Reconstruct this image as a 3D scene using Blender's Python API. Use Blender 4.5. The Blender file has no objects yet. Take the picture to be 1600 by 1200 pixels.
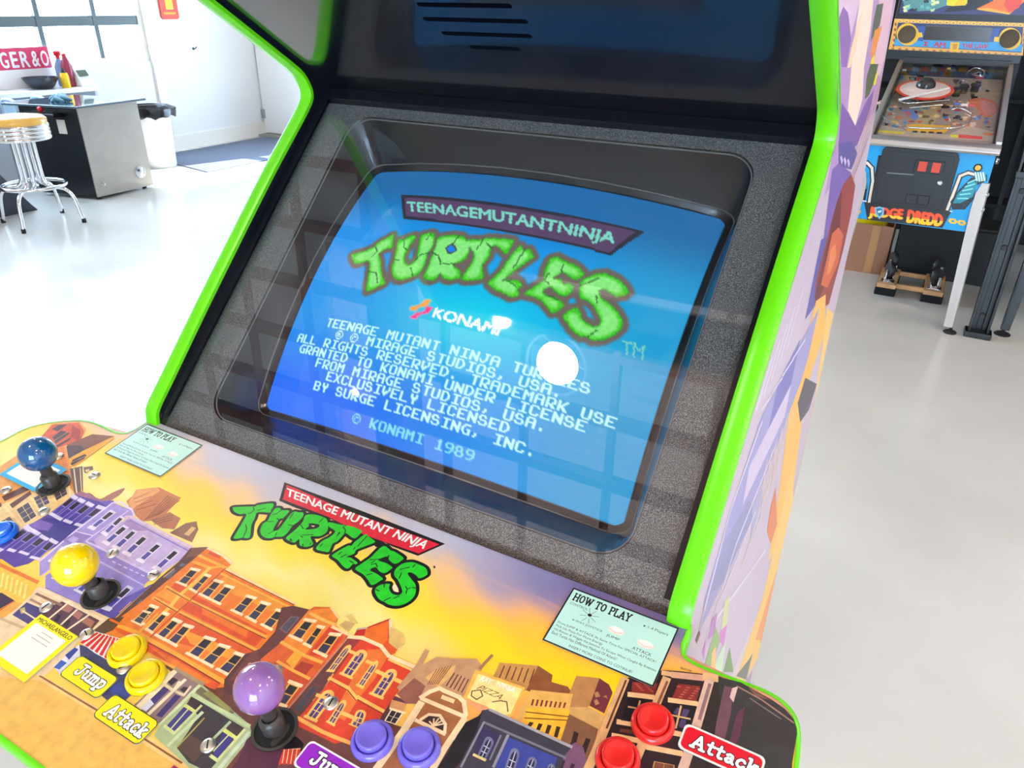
import bpy, bmesh, math, random
import numpy as np
from mathutils import Vector, Matrix
from mathutils.geometry import tessellate_polygon, delaunay_2d_cdt

SC = bpy.context.scene
COL = SC.collection
random.seed(7)

# ------------------------------------------------------------------ camera
CAM_P = np.array([0.4445, -0.4920, 1.4727])
YAW, PITCH, ROLL, FPX = -0.5058, -0.4714, 0.0129, 1167.89


def cam_basis():
    cy, sy, cp, sp = math.cos(YAW), math.sin(YAW), math.cos(PITCH), math.sin(PITCH)
    f = np.array([sy * cp, cy * cp, sp])
    r = np.array([cy, -sy, 0.0])
    u = np.cross(r, f)
    c, s = math.cos(ROLL), math.sin(ROLL)
    return c * r + s * u, -s * r + c * u, f


CR, CU, CF = cam_basis()
cam_data = bpy.data.cameras.new('camera')
cam = bpy.data.objects.new('camera', cam_data)
COL.objects.link(cam)
cam_data.sensor_width = 36.0
cam_data.lens = FPX / 1600.0 * 36.0
cam_data.clip_start = 0.02
cam_data.clip_end = 200
cam.matrix_world = Matrix(((CR[0], CU[0], -CF[0], CAM_P[0]), (CR[1], CU[1], -CF[1], CAM_P[1]),
                           (CR[2], CU[2], -CF[2], CAM_P[2]), (0, 0, 0, 1)))
SC.camera = cam

# ------------------------------------------------------------------ world, sun, exposure
SC.view_settings.view_transform = 'Standard'
SC.view_settings.look = 'None'
SC.view_settings.gamma = 1.0
SC.view_settings.use_curve_mapping = False
SC.view_settings.exposure = 0.0
world = bpy.data.worlds.new('daylight_sky')
SC.world = world
world.use_nodes = True
bg = world.node_tree.nodes['Background']
bg.inputs['Color'].default_value = (0.56, 0.77, 1.0, 1)
bg.inputs['Strength'].default_value = 20.0
sun_data = bpy.data.lights.new('sun', 'SUN')
sun_data.energy = 22.0
sun_data.angle = 0.009
sun_data.color = (1.0, 0.95, 0.86)
sun = bpy.data.objects.new('sun', sun_data)
COL.objects.link(sun)
SUN_DIR = Vector((-0.25, -0.75, -0.60))          # the way the sunlight travels
sun.rotation_euler = SUN_DIR.to_track_quat('-Z', 'Y').to_euler()


def portal(loc, nrm, w, h):
    ld = bpy.data.lights.new('window_daylight', 'AREA')
    ld.shape = 'RECTANGLE'
    ld.size, ld.size_y = w, h
    ld.cycles.is_portal = True
    o = bpy.data.objects.new('window_daylight', ld)
    COL.objects.link(o)
    o.location = loc
    o.rotation_euler = Vector(nrm).to_track_quat('-Z', 'Z').to_euler()
    return o


# ------------------------------------------------------------------ from the photograph's pixels to the place
def ray(x, y):
    return CF + CR * (x - 800) / FPX - CU * (y - 600) / FPX


def on_z(x, y, z):
    d = ray(x, y)
    return CAM_P + d * ((z - CAM_P[2]) / d[2])


def on_x(x, y, X):
    d = ray(x, y)
    return CAM_P + d * ((X - CAM_P[0]) / d[0])


def on_y(x, y, Y):
    d = ray(x, y)
    return CAM_P + d * ((Y - CAM_P[1]) / d[1])


def on_plane(x, y, P, n):
    d = ray(x, y)
    n = np.array(n)
    return CAM_P + d * ((np.array(P) - CAM_P).dot(n) / d.dot(n))


SEAM = 1.0                                          # height of the seam between control panel and bezel
PA, BA, BO = 0.1565, 0.7786, 0.0126                # control panel tilt, bezel tilt, bezel set-back
PN = np.array([0, -math.sin(PA), math.cos(PA)])
BEX, BEY, BEZ = np.array([1.0, 0, 0]), np.array([0, math.cos(BA), math.sin(BA)]), np.array([0, -math.sin(BA), math.cos(BA)])
BORG = np.array([0, BO, SEAM])


def panel_uv(x, y):
    q = on_plane(x, y, (0, 0, SEAM), PN)
    return (q[0], -q[1] / math.cos(PA))


CRT = (0.0607, 0.2485, 0.0592, 0.4260, 0.0560, 0.5723)


def crt_h(u, v):
    d, sw, t0, t1, B, k = CRT
    return -d + B * (1 - (k * u * u + (1 - k) * v * v))


def crt_uv(x, y):
    d, sw, t0, t1, B, k = CRT
    r = ray(x, y)
    c = CAM_P - BORG
    cl = np.array([c.dot(BEX), c.dot(BEY), c.dot(BEZ)])
    rl = np.array([r.dot(BEX), r.dot(BEY), r.dot(BEZ)])
    h = -0.03
    u = v = 0
    for _ in range(40):
        P = cl + rl * ((h - cl[2]) / rl[2])
        u = P[0] / sw
        v = (P[1] - (t0 + t1) / 2) / ((t1 - t0) / 2)
        h = 0.5 * h + 0.5 * crt_h(u, v)
    return u, v


# ------------------------------------------------------------------ materials
def lin(c):
    return tuple(((v / 255.0) / 12.92 if v / 255.0 <= 0.04045 else ((v / 255.0 + 0.055) / 1.055) ** 2.4) for v in c)


def mat(name, rgb, rough=0.5, metal=0.0, coat=0.0, noise=0.0, nscale=40.0, bump=0.0, bscale=200.0, emit=0.0, ior=1.5, rvar=0.0, spec=0.5, speckle=None):
    m = bpy.data.materials.new(name)
    m.use_nodes = True
    nt = m.node_tree
    b = nt.nodes['Principled BSDF']
    c = lin(rgb)
    b.inputs['Base Color'].default_value = (*c, 1)
    b.inputs['Roughness'].default_value = rough
    b.inputs['Metallic'].default_value = metal
    b.inputs['IOR'].default_value = ior
    b.inputs['Specular IOR Level'].default_value = spec
    b.inputs['Coat Weight'].default_value = coat
    b.inputs['Coat Roughness'].default_value = 0.06
    tc = None
    if noise or bump or rvar or speckle:
        tc = nt.nodes.new('ShaderNodeTexCoord')
    if noise:
        n = nt.nodes.new('ShaderNodeTexNoise')
        n.inputs['Scale'].default_value = nscale
        n.inputs['Detail'].default_value = 5
        nt.links.new(tc.outputs['Object'], n.inputs['Vector'])
        r = nt.nodes.new('ShaderNodeValToRGB')
        r.color_ramp.elements[0].position = 0.3
        r.color_ramp.elements[1].position = 0.7
        r.color_ramp.elements[0].color = (*[v * (1 - noise) for v in c], 1)
        r.color_ramp.elements[1].color = (*[min(1, v * (1 + noise)) for v in c], 1)
        nt.links.new(n.outputs['Fac'], r.inputs['Fac'])
        nt.links.new(r.outputs['Color'], b.inputs['Base Color'])
    if speckle:
        n = nt.nodes.new('ShaderNodeTexNoise')
        n.inputs['Scale'].default_value = speckle[0]
        n.inputs['Detail'].default_value = 2
        nt.links.new(tc.outputs['Object'], n.inputs['Vector'])
        r = nt.nodes.new('ShaderNodeValToRGB')
        r.color_ramp.elements[0].position = 0.45
        r.color_ramp.elements[1].position = 0.72
        r.color_ramp.elements[0].color = (*c, 1)
        r.color_ramp.elements[1].color = (*lin(speckle[1]), 1)
        nt.links.new(n.outputs['Fac'], r.inputs['Fac'])
        nt.links.new(r.outputs['Color'], b.inputs['Base Color'])
    if rvar:
        n = nt.nodes.new('ShaderNodeTexNoise')
        n.inputs['Scale'].default_value = 3.0
        n.inputs['Detail'].default_value = 6
        nt.links.new(tc.outputs['Object'], n.inputs['Vector'])
        mr = nt.nodes.new('ShaderNodeMapRange')
        mr.inputs['To Min'].default_value = rough - rvar
        mr.inputs['To Max'].default_value = rough + rvar
        nt.links.new(n.outputs['Fac'], mr.inputs['Value'])
        nt.links.new(mr.outputs['Result'], b.inputs['Roughness'])
    if bump:
        n = nt.nodes.new('ShaderNodeTexNoise')
        n.inputs['Scale'].default_value = bscale
        n.inputs['Detail'].default_value = 3
        nt.links.new(tc.outputs['Object'], n.inputs['Vector'])
        bp = nt.nodes.new('ShaderNodeBump')
        bp.inputs['Strength'].default_value = bump
        bp.inputs['Distance'].default_value = 0.002
        nt.links.new(n.outputs['Fac'], bp.inputs['Height'])
        nt.links.new(bp.outputs['Normal'], b.inputs['Normal'])
    if emit:
        b.inputs['Emission Color'].default_value = (*c, 1)
        b.inputs['Emission Strength'].default_value = emit
    return m


def art_mat(name, rough=0.3, coat=0.0, mottle=0.10, nscale=300.0):
    """printed artwork: the inks are the mesh's own colour attribute, with a slight painterly mottle"""
    m = bpy.data.materials.new(name)
    m.use_nodes = True
    nt = m.node_tree
    b = nt.nodes['Principled BSDF']
    a = nt.nodes.new('ShaderNodeAttribute')
    a.attribute_name = 'Col'
    tc = nt.nodes.new('ShaderNodeTexCoord')
    n = nt.nodes.new('ShaderNodeTexNoise')
    n.inputs['Scale'].default_value = nscale
    n.inputs['Detail'].default_value = 4
    nt.links.new(tc.outputs['Object'], n.inputs['Vector'])
    mr = nt.nodes.new('ShaderNodeMapRange')
    mr.inputs['From Min'].default_value = 0.3
    mr.inputs['From Max'].default_value = 0.7
    mr.inputs['To Min'].default_value = 1 - mottle
    mr.inputs['To Max'].default_value = 1 + mottle
    nt.links.new(n.outputs['Fac'], mr.inputs['Value'])
    mx = nt.nodes.new('ShaderNodeVectorMath')
    mx.operation = 'SCALE'
    nt.links.new(a.outputs['Color'], mx.inputs[0])
    nt.links.new(mr.outputs['Result'], mx.inputs['Scale'])
    nt.links.new(mx.outputs['Vector'], b.inputs['Base Color'])
    b.inputs['Roughness'].default_value = rough
    b.inputs['Coat Weight'].default_value = coat
    return m


def glass_mat(name, tint=(1, 1, 1), f0=0.04, rough=0.0):
    """clear sheet: see-through, with the mirror reflection of a glass surface"""
    m = bpy.data.materials.new(name)
    m.use_nodes = True
    nt = m.node_tree
    nt.nodes.remove(nt.nodes['Principled BSDF'])
    out = nt.nodes['Material Output']
    lw = nt.nodes.new('ShaderNodeLayerWeight')
    lw.inputs['Blend'].default_value = 0.5
    p = nt.nodes.new('ShaderNodeMath')
    p.operation = 'POWER'
    p.inputs[1].default_value = 20.0
    nt.links.new(lw.outputs['Facing'], p.inputs[0])
    mr = nt.nodes.new('ShaderNodeMapRange')
    mr.inputs['To Min'].default_value = f0
    mr.inputs['To Max'].default_value = 1.0
    nt.links.new(p.outputs[0], mr.inputs['Value'])
    t = nt.nodes.new('ShaderNodeBsdfTransparent')
    t.inputs['Color'].default_value = (*tint, 1)
    g = nt.nodes.new('ShaderNodeBsdfGlossy')
    g.inputs['Roughness'].default_value = rough
    mx = nt.nodes.new('ShaderNodeMixShader')
    nt.links.new(mr.outputs['Result'], mx.inputs['Fac'])
    nt.links.new(t.outputs[0], mx.inputs[1])
    nt.links.new(g.outputs[0], mx.inputs[2])
    nt.links.new(mx.outputs[0], out.inputs['Surface'])
    return m


# ------------------------------------------------------------------ mesh building
def tag(o, label=None, cat=None, group=None, kind=None):
    if label:
        o['label'] = label
    if cat:
        o['category'] = cat
    if group:
        o['group'] = group
    if kind:
        o['kind'] = kind
    return o


def empty(name, loc, rot=(0, 0, 0), parent=None):
    o = bpy.data.objects.new(name, None)
    COL.objects.link(o)
    o.empty_display_size = 0.05
    o.location = loc
    o.rotation_euler = rot
    if parent:
        o.parent = parent
    return o


def frame_of(o):
    """matrix from an object's own space to the world (all scales are 1)"""
    M = Matrix.Translation(o.location) @ o.rotation_euler.to_matrix().to_4x4()
    return frame_of(o.parent) @ M if o.parent else M


class MB:
    """collects shapes given in world space (or in a local frame set with .M) and links them as ONE mesh object"""

    def __init__(self, M=None):
        self.bm = bmesh.new()
        self.M = M

    def v(self, p):
        p = Vector([float(c) for c in p])
        if self.M is not None:
            p = self.M @ p
        return self.bm.verts.new(p)

    def face(self, vs):
        try:
            return self.bm.faces.new(vs)
        except ValueError:
            return None

    def poly(self, pts):
        return self.face([self.v(p) for p in pts])

    def box(self, c, s, R=None):
        R = R or Matrix.Identity(3)
        vs = []
        for dx in (-.5, .5):
            for dy in (-.5, .5):
                for dz in (-.5, .5):
                    vs.append(self.v(Vector(c) + R @ Vector((dx * s[0], dy * s[1], dz * s[2]))))
        for f in ((0, 1, 3, 2), (4, 6, 7, 5), (0, 4, 5, 1), (2, 3, 7, 6), (0, 2, 6, 4), (1, 5, 7, 3)):
            self.face([vs[i] for i in f])
        return self

    def bar(self, p0, p1, w, h, up=(0, 0, 1)):
        p0, p1 = Vector(p0), Vector(p1)
        d = (p1 - p0)
        L = d.length
        d.normalize()
        up = Vector(up)
        if abs(d.dot(up)) > 0.98:
            up = Vector((0, 1, 0))
        x = d.cross(up).normalized()
        z = x.cross(d)
        R = Matrix((x, d, z)).transposed()
        return self.box((p0 + p1) / 2, (w, L, h), R)

    def ring(self, c, ax, bx, r, n):
        c = Vector(c)
        return [self.v(c + (ax * math.cos(2 * math.pi * i / n) + bx * math.sin(2 * math.pi * i / n)) * r) for i in range(n)]

    def bridge(self, a, b, close=True):
        n = len(a)
        for i in range(n if close else n - 1):
            self.face([a[i], a[(i + 1) % n], b[(i + 1) % n], b[i]])

    def tube(self, pts, r, n=12, cap=True, closed=False):
        pts = [Vector([float(c) for c in p]) for p in pts]
        rs = r if isinstance(r, (list, tuple)) else [r] * len(pts)
        prev, first, ref = None, None, None
        N = len(pts)
        for i, p in enumerate(pts):
            if closed:
                d = pts[(i + 1) % N] - pts[i - 1]
            else:
                d = pts[min(i + 1, N - 1)] - pts[max(i - 1, 0)]
            d.normalize()
            if ref is None:
                ref = Vector((0, 0, 1)) if abs(d.z) < 0.9 else Vector((1, 0, 0))
            a = d.cross(ref).normalized()
            b = d.cross(a).normalized()
            ref = -b if False else a.cross(d)
            rg = self.ring(p, a, b, rs[i], n)
            if prev:
                self.bridge(prev, rg)
            else:
                first = rg
            prev = rg
        if closed:
            self.bridge(prev, first)
        elif cap:
            self.face(first)
            self.face(prev[::-1])
        return self

    def lathe(self, prof, org=(0, 0, 0), axis=(0, 0, 1), n=28):
        """prof: list of (radius, height) along the axis"""
        ax = Vector(axis).normalized()
        t = Vector((1, 0, 0)) if abs(ax.x) < 0.9 else Vector((0, 1, 0))
        a = (t - ax * t.dot(ax)).normalized()
        b = ax.cross(a)
        prev = None
        for r, h in prof:
            c = Vector(org) + ax * h
            if r < 1e-6:
                cur = [self.v(c)]
            else:
                cur = self.ring(c, a, b, r, n)
            if prev is not None:
                if len(prev) == 1 and len(cur) > 1:
                    for i in range(n):
                        self.face([prev[0], cur[i], cur[(i + 1) % n]])
                elif len(cur) == 1 and len(prev) > 1:
                    for i in range(n):
                        self.face([prev[i], prev[(i + 1) % n], cur[0]])
                elif len(cur) > 1:
                    self.bridge(prev, cur)
            prev = cur
        return self

    def prism(self, pts, fmap, d0, d1):
        """a flat outline swept from depth d0 to depth d1; fmap(a, b, depth) -> world"""
        A = [self.v(fmap(a, b, d0)) for a, b in pts]
        B = [self.v(fmap(a, b, d1)) for a, b in pts]
        if len(pts) > 8:
            for t in tessellate_polygon([[Vector((a, b, 0)) for a, b in pts]]):
                self.face([A[i] for i in t])
                self.face([B[i] for i in t[::-1]])
        else:
            self.face(A)
            self.face(B[::-1])
        self.bridge(A, B)
        return self

    def sphere(self, c, r, n=20, m=12, sc=(1, 1, 1)):
        c = Vector(c)
        prev = None
        for j in range(m + 1):
            th = math.pi * j / m
            if j in (0, m):
                cur = [self.v(c + Vector((0, 0, r * sc[2] * math.cos(th))))]
            else:
                cur = [self.v(c + Vector((r * sc[0] * math.sin(th) * math.cos(2 * math.pi * i / n), r * sc[1] * math.sin(th) * math.sin(2 * math.pi * i / n), r * sc[2] * math.cos(th)))) for i in range(n)]
            if prev:
                if len(prev) == 1:
                    for i in range(n):
                        self.face([prev[0], cur[i], cur[(i + 1) % n]])
                elif len(cur) == 1:
                    for i in range(n):
                        self.face([prev[i], cur[0], prev[(i + 1) % n]])
                else:
                    self.bridge(prev, cur)
            prev = cur
        return self

    def build(self, name, m, parent=None, smooth=None, bevel=0.0, origin=None):
        bmesh.ops.remove_doubles(self.bm, verts=self.bm.verts, dist=1e-6)
        bmesh.ops.recalc_face_normals(self.bm, faces=self.bm.faces)
        me = bpy.data.meshes.new(name)
        if parent is not None:
            Mi = frame_of(parent).inverted()
            self.bm.transform(Mi)
            loc = Vector((0, 0, 0))
        else:
            vs = [v.co for v in self.bm.verts]
            lo = Vector((min(v.x for v in vs), min(v.y for v in vs), min(v.z for v in vs)))
            hi = Vector((max(v.x for v in vs), max(v.y for v in vs), max(v.z for v in vs)))
            loc = Vector(origin) if origin else Vector(((lo.x + hi.x) / 2, (lo.y + hi.y) / 2, lo.z))
            self.bm.transform(Matrix.Translation(-loc))
        if smooth is not None:
            for f in self.bm.faces:
                f.smooth = True
            ca = math.radians(smooth)
            for e in self.bm.edges:
                e.smooth = len(e.link_faces) == 2 and e.calc_face_angle(3.14) < ca
        self.bm.to_mesh(me)
        self.bm.free()
        if m:
            me.materials.append(m)
        o = bpy.data.objects.new(name, me)
        COL.objects.link(o)
        o.location = loc
        if parent is not None:
            o.parent = parent
        if bevel:
            md = o.modifiers.new('bevel', 'BEVEL')
            md.width = bevel
            md.segments = 2
            md.limit_method = 'ANGLE'
            md.angle_limit = 0.6
            for f in me.polygons:
                f.use_smooth = True
            md.harden_normals = True
        return o


def copy_tree(o, parent=None):
    c = o.copy()
    COL.objects.link(c)
    c.parent = parent
    for ch in list(o.children):
        copy_tree(ch, c)
    return c


def catmull(pts, n=6, closed=False):
    P = [np.array(p, float) for p in pts]
    out = []
    N = len(P)
    for i in range(N if closed else N - 1):
        p0, p1, p2, p3 = (P[i - 1] if closed or i else P[0]), P[i], P[(i + 1) % N], (P[(i + 2) % N] if closed or i + 2 < N else P[-1])
        for k in range(n):
            t = k / n
            out.append(tuple(0.5 * ((2 * p1) + (-p0 + p2) * t + (2 * p0 - 5 * p1 + 4 * p2 - p3) * t * t + (-p0 + 3 * p1 - 3 * p2 + p3) * t ** 3)))
    if not closed:
        out.append(tuple(P[-1]))
    return out


def round_rect(x0, y0, x1, y1, r, n=6):
    out = []
    for cx, cy, a0 in ((x1 - r, y1 - r, 0), (x0 + r, y1 - r, 90), (x0 + r, y0 + r, 180), (x1 - r, y0 + r, 270)):
        for i in range(n + 1):
            a = math.radians(a0 + 90 * i / n)
            out.append((cx + r * math.cos(a), cy + r * math.sin(a)))
    return out


# ------------------------------------------------------------------ lettering
_tc = {}


def text_tris(s, bold=0.0):
    """triangles of a line of plain sans lettering, scaled to the box 0..1 x 0..1; and its width / height"""
    k = (s, bold)
    if k in _tc:
        return _tc[k]
    cu = bpy.data.curves.new('lettering', 'FONT')
    cu.body = s
    cu.size = 1.0
    cu.resolution_u = 3
    ob = bpy.data.objects.new('lettering', cu)
    COL.objects.link(ob)
    bpy.context.view_layer.update()
    dg = bpy.context.evaluated_depsgraph_get()
    me = bpy.data.meshes.new_from_object(ob.evaluated_get(dg))
    me.calc_loop_triangles()
    co = np.array([v.co[:2] for v in me.vertices])
    tr = [tuple(t.vertices) for t in me.loop_triangles]
    bpy.data.objects.remove(ob)
    bpy.data.curves.remove(cu)
    bpy.data.meshes.remove(me)
    if bold:                                         # heavier strokes: the same letters struck again a hair to each side
        n = len(co)
        D = [(0, 0), (bold, 0), (-bold, 0), (0, bold * .6), (0, -bold * .6), (bold * .5, bold * .3), (-bold * .5, -bold * .3)]
        co = np.concatenate([co + np.array(d) for d in D])
        tr = [tuple(i + n * k for i in t) for k in range(len(D)) for t in tr]
    lo, hi = co.min(0), co.max(0)
    asp = (hi[0] - lo[0]) / (hi[1] - lo[1])
    co = (co - lo) / (hi - lo)
    _tc[k] = ([[tuple(co[i]) for i in t] for t in tr], asp)
    return _tc[k]


def quad_map(q):
    """q: BL, BR, TR, TL"""
    BL, BR, TR, TL = [np.array(p, float) for p in q]
    return lambda a, b: tuple(BL * (1 - a) * (1 - b) + BR * a * (1 - b) + TR * a * b + TL * (1 - a) * b)


def merged(tris, fallback=None):
    """overlapping triangles of one ink -> one flat, non-overlapping set"""
    Q = np.array([q for t in tris for q in t])
    c = Q.mean(0)
    size = max(np.ptp(Q[:, 0]), np.ptp(Q[:, 1]), 1e-9)
    for K, eps in ((100 / size, 1e-5), (100 / size, 2e-4), (37 / size, 1e-6), (311 / size, 1e-3)):
        P = (Q - c) * K
        co, faces, total = [], [], 0.0
        for k in range(0, len(P), 3):
            a, b, d = P[k:k + 3]
            ar = (b[0] - a[0]) * (d[1] - a[1]) - (b[1] - a[1]) * (d[0] - a[0])
            if abs(ar) < 1e-6:
                continue
            total += abs(ar)
            if ar < 0:
                b, d = d, b
            n = len(co)
            co += [Vector(a), Vector(b), Vector(d)]
            faces.append((n, n + 1, n + 2))
        if not faces:
            return []
        r = delaunay_2d_cdt(co, [], faces, 0, eps)
        V = np.array([tuple(v) for v in r[0]])
        out, area = [], 0.0
        for f, src in zip(r[2], r[5]):
            if src:
                a, b, d = V[f[0]], V[f[1]], V[f[2]]
                area += abs((b[0] - a[0]) * (d[1] - a[1]) - (b[1] - a[1]) * (d[0] - a[0]))
                out.append([tuple(V[q] / K + c) for q in f])
        if area <= total * 1.003:
            return out
    return fallback if fallback is not None else tris


class Art:
    """flat printed artwork: inks laid over one another on one surface (each overlap a few hundredths of a millimetre up)"""
    STEP = 0.000008

    def __init__(self, to_uv):
        self.to_uv = to_uv
        self.items = []
        self.boxes = []
        self.o = (0.0, 0.0, 1.0)

    def crop(self, ox, oy, s):
        self.o = (ox, oy, s)
        return self

    def px(self, p):
        return (self.o[0] + p[0] / self.o[2], self.o[1] + p[1] / self.o[2])

    def uv(self, p):
        return self.to_uv(*self.px(p))

    def _add(self, tris, color, merge=False, plain=None):
        if merge and len(tris) > 2:
            tris = merged(tris, plain)
        P = np.array([q for t in tris for q in t])
        lo, hi = P.min(0), P.max(0)
        lv = 0
        for (l, h, k) in self.boxes:
            if k >= lv and l[0] < hi[0] and h[0] > lo[0] and l[1] < hi[1] and h[1] > lo[1]:
                lv = k + 1
        self.boxes.append((lo, hi, lv))
        self.items.append((tris, color, lv))

    def poly_uv(self, color, pts):
        pts = [tuple(p) for p in pts]
        t = tessellate_polygon([[Vector((a, b, 0)) for a, b in pts]])
        if t:
            self._add([[pts[i] for i in f] for f in t], color)

    def poly(self, color, pts):
        self.poly_uv(color, [self.uv(p) for p in pts])
        return self

    def blob(self, color, pts, n=5):
        return self.poly(color, catmull(pts, n, True))

    def line(self, color, w, pts):
        U = [np.array(self.uv(p)) for p in pts]
        tris = []
        for a, b in zip(U[:-1], U[1:]):
            d = b - a
            L = np.hypot(*d)
            if L < 1e-9:
                continue
            n = np.array([-d[1], d[0]]) / L * w / 2
            e = d / L * w * 0.3
            q = [tuple(a - e + n), tuple(a - e - n), tuple(b + e - n), tuple(b + e + n)]
            tris += [[q[0], q[1], q[2]], [q[0], q[2], q[3]]]
        if tris:
            self._add(tris, color, True)
        return self

    def fat(self, color, w, pts, smooth=True):
        """a shape with a border of width w all round (the dark outline of a letter)"""
        if smooth:
            pts = catmull(pts, 3, True)
        U = [self.uv(p) for p in pts]
        t = tessellate_polygon([[Vector((a, b, 0)) for a, b in U]])
        tris = [[U[i] for i in f] for f in t]
        for i in range(len(U)):
            a, b = np.array(U[i]), np.array(U[(i + 1) % len(U)])
            d = b - a
            L = np.hypot(*d)
            if L > 1e-9:
                n = np.array([-d[1], d[0]]) / L * w
                q = [tuple(a + n), tuple(a - n), tuple(b - n), tuple(b + n)]
                tris += [[q[0], q[1], q[2]], [q[0], q[2], q[3]]]
            c = [tuple(a + w * np.array([math.cos(k * math.pi / 4), math.sin(k * math.pi / 4)])) for k in range(8)]
            tris += [[c[0], c[k], c[k + 1]] for k in range(1, 7)]
        self._add(tris, color, True)
        return self

    def strokes(self, color, w, lines):
        """round-ended pen strokes, all one ink"""
        tris = []
        for pts in lines:
            U = [np.array(self.uv(p)) for p in pts]
            for i, a in enumerate(U):
                c = [tuple(a + w / 2 * np.array([math.cos(k * math.pi / 4), math.sin(k * math.pi / 4)])) for k in range(8)]
                tris += [[c[0], c[k], c[k + 1]] for k in range(1, 7)]
                if i + 1 < len(U):
                    d = U[i + 1] - a
                    L = np.hypot(*d)
                    if L < 1e-9:
                        continue
                    n = np.array([-d[1], d[0]]) / L * w / 2
                    q = [tuple(a + n), tuple(a - n), tuple(U[i + 1] - n), tuple(U[i + 1] + n)]
                    tris += [[q[0], q[1], q[2]], [q[0], q[2], q[3]]]
        self._add(tris, color, True)
        return self

    def text(self, s, quad, color, bold=0.0):
        tr, asp = text_tris(s, bold)
        f = quad_map([self.px(p) for p in quad])
        cache = {}

        def g(p):
            if p not in cache:
                cache[p] = self.to_uv(*f(*p))
            return cache[p]
        T = [[g(p) for p in t] for t in tr]
        self._add(T, color, bold > 0, T[:len(T) // 7])
        return self

    def window(self, quad, frame, pane, nx=1, ny=2, b=0.16, sill=None, head=None):
        """a painted window: quad BL, BR, TR, TL"""
        f = quad_map(quad)
        bx, by = b, b * 0.55
        self.poly(frame, [f(0, 0), f(1, 0), f(1, 1), f(0, 1)])
        wx, wy = (1 - bx * 2 - bx * .5 * (nx - 1)) / nx, (1 - by * 2 - by * .6 * (ny - 1)) / ny
        for i in range(nx):
            for j in range(ny):
                x0, y0 = bx + i * (wx + bx * .5), by + j * (wy + by * .6)
                c = pane if not isinstance(pane, list) else pane[min(j, len(pane) - 1)]
                self.poly(c, [f(x0, y0), f(x0 + wx, y0), f(x0 + wx, y0 + wy), f(x0, y0 + wy)])
        if sill:
            self.poly(sill, [f(-.15, -.08), f(1.15, -.08), f(1.15, .06), f(-.15, .06)])
        if head:
            self.poly(head, [f(-.12, .96), f(1.12, .96), f(1.12, 1.12), f(-.12, 1.12)])
        return self

    def arch(self, quad, frame, pane, mull):
        f = quad_map(quad)

        def shape(x0, x1, y0, y1):
            c = (x0 + x1) / 2
            r = (x1 - x0) / 2
            return [f(x0, y0), f(x1, y0)] + [f(c + r * math.cos(t), y1 - .22 + .22 * math.sin(t)) for t in [math.pi * k / 8 for k in range(9)]]
        self.poly(frame, shape(0, 1, 0, 1.05))
        self.poly(pane, shape(.2, .8, .05, .93))
        self.line(mull, 0.0007, [f(.5, .05), f(.5, .93)])
        for y in (.28, .55):
            self.line(mull, 0.0007, [f(.2, y), f(.8, y)])
        self.poly(frame, [f(-.12, -.05), f(1.12, -.05), f(1.12, .04), f(-.12, .04)])
        return self

    def build(self, name, m, parent, to3):
        """to3(u, v, lift) in the parent's own space"""
        co, faces, cols = [], [], []
        for tris, color, lv in self.items:
            lift = .00002 + (lv + 1) * self.STEP
            c = (*lin(color), 1.0)
            for t in tris:
                k = len(co)
                co += [to3(p[0], p[1], lift) for p in t]
                faces.append((k, k + 1, k + 2))
                cols += [c] * 3
        me = bpy.data.meshes.new(name)
        me.from_pydata([tuple(map(float, p)) for p in co], [], faces)
        at = me.color_attributes.new('Col', 'FLOAT_COLOR', 'CORNER')
        at.data.foreach_set('color', np.array(cols, np.float32).ravel())
        me.materials.append(m)
        o = bpy.data.objects.new(name, me)
        COL.objects.link(o)
        if parent is not None:
            o.parent = parent
        return o

# ------------------------------------------------------------------ the setting
XL, XR, YB, YF, ZC = -6.85, 4.2, -5.0, 6.4, 4.0
M_floor = mat('polished_concrete', (208, 205, 198), rough=0.17, noise=0.10, nscale=1.4, rvar=0.06, bump=0.03, bscale=30)
M_wall = mat('white_wall_paint', (236, 236, 234), rough=0.6)
M_ceil = mat('ceiling_boards', (244, 244, 242), rough=0.8)
M_joist = mat('brown_joist_wood', (140, 86, 58), rough=0.7, noise=0.25, nscale=9)
M_frame = mat('dark_window_frame', (92, 104, 106), rough=0.45)
M_trim = mat('white_trim_paint', (240, 234, 224), rough=0.5)
M_pane = glass_mat('window_glass')

b = MB()
b.box(((XL + XR) / 2, (YB + YF) / 2, -0.05), (XR - XL + .4, YF - YB + .4, 0.1))
tag(b.build('floor', M_floor), kind='structure')

wy1 = float(on_x(226, 40, XL)[1])                   # right edge of the glazing in the left wall
wz = float(on_x(110, 33, XL)[2])                    # its dark rail
mull = [float(on_x(62, 30, XL)[1]), float(on_x(151, 30, XL)[1])]
WY0, WZ0, WZ1 = 0.9, 0.9, 3.3
b = MB()
T = 0.2
xm = XL - T / 2
b.box((xm, (YB + YF) / 2, WZ0 / 2), (T, YF - YB, WZ0))
b.box((xm, (YB + YF) / 2, (WZ1 + ZC) / 2), (T, YF - YB, ZC - WZ1))
b.box((xm, (wy1 + YF) / 2, (WZ0 + WZ1) / 2), (T, YF - wy1, WZ1 - WZ0))
b.box((xm, (WY0 + YB) / 2, (WZ0 + WZ1) / 2), (T, WY0 - YB, WZ1 - WZ0))
tag(b.build('wall_left', M_wall), kind='structure')


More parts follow.
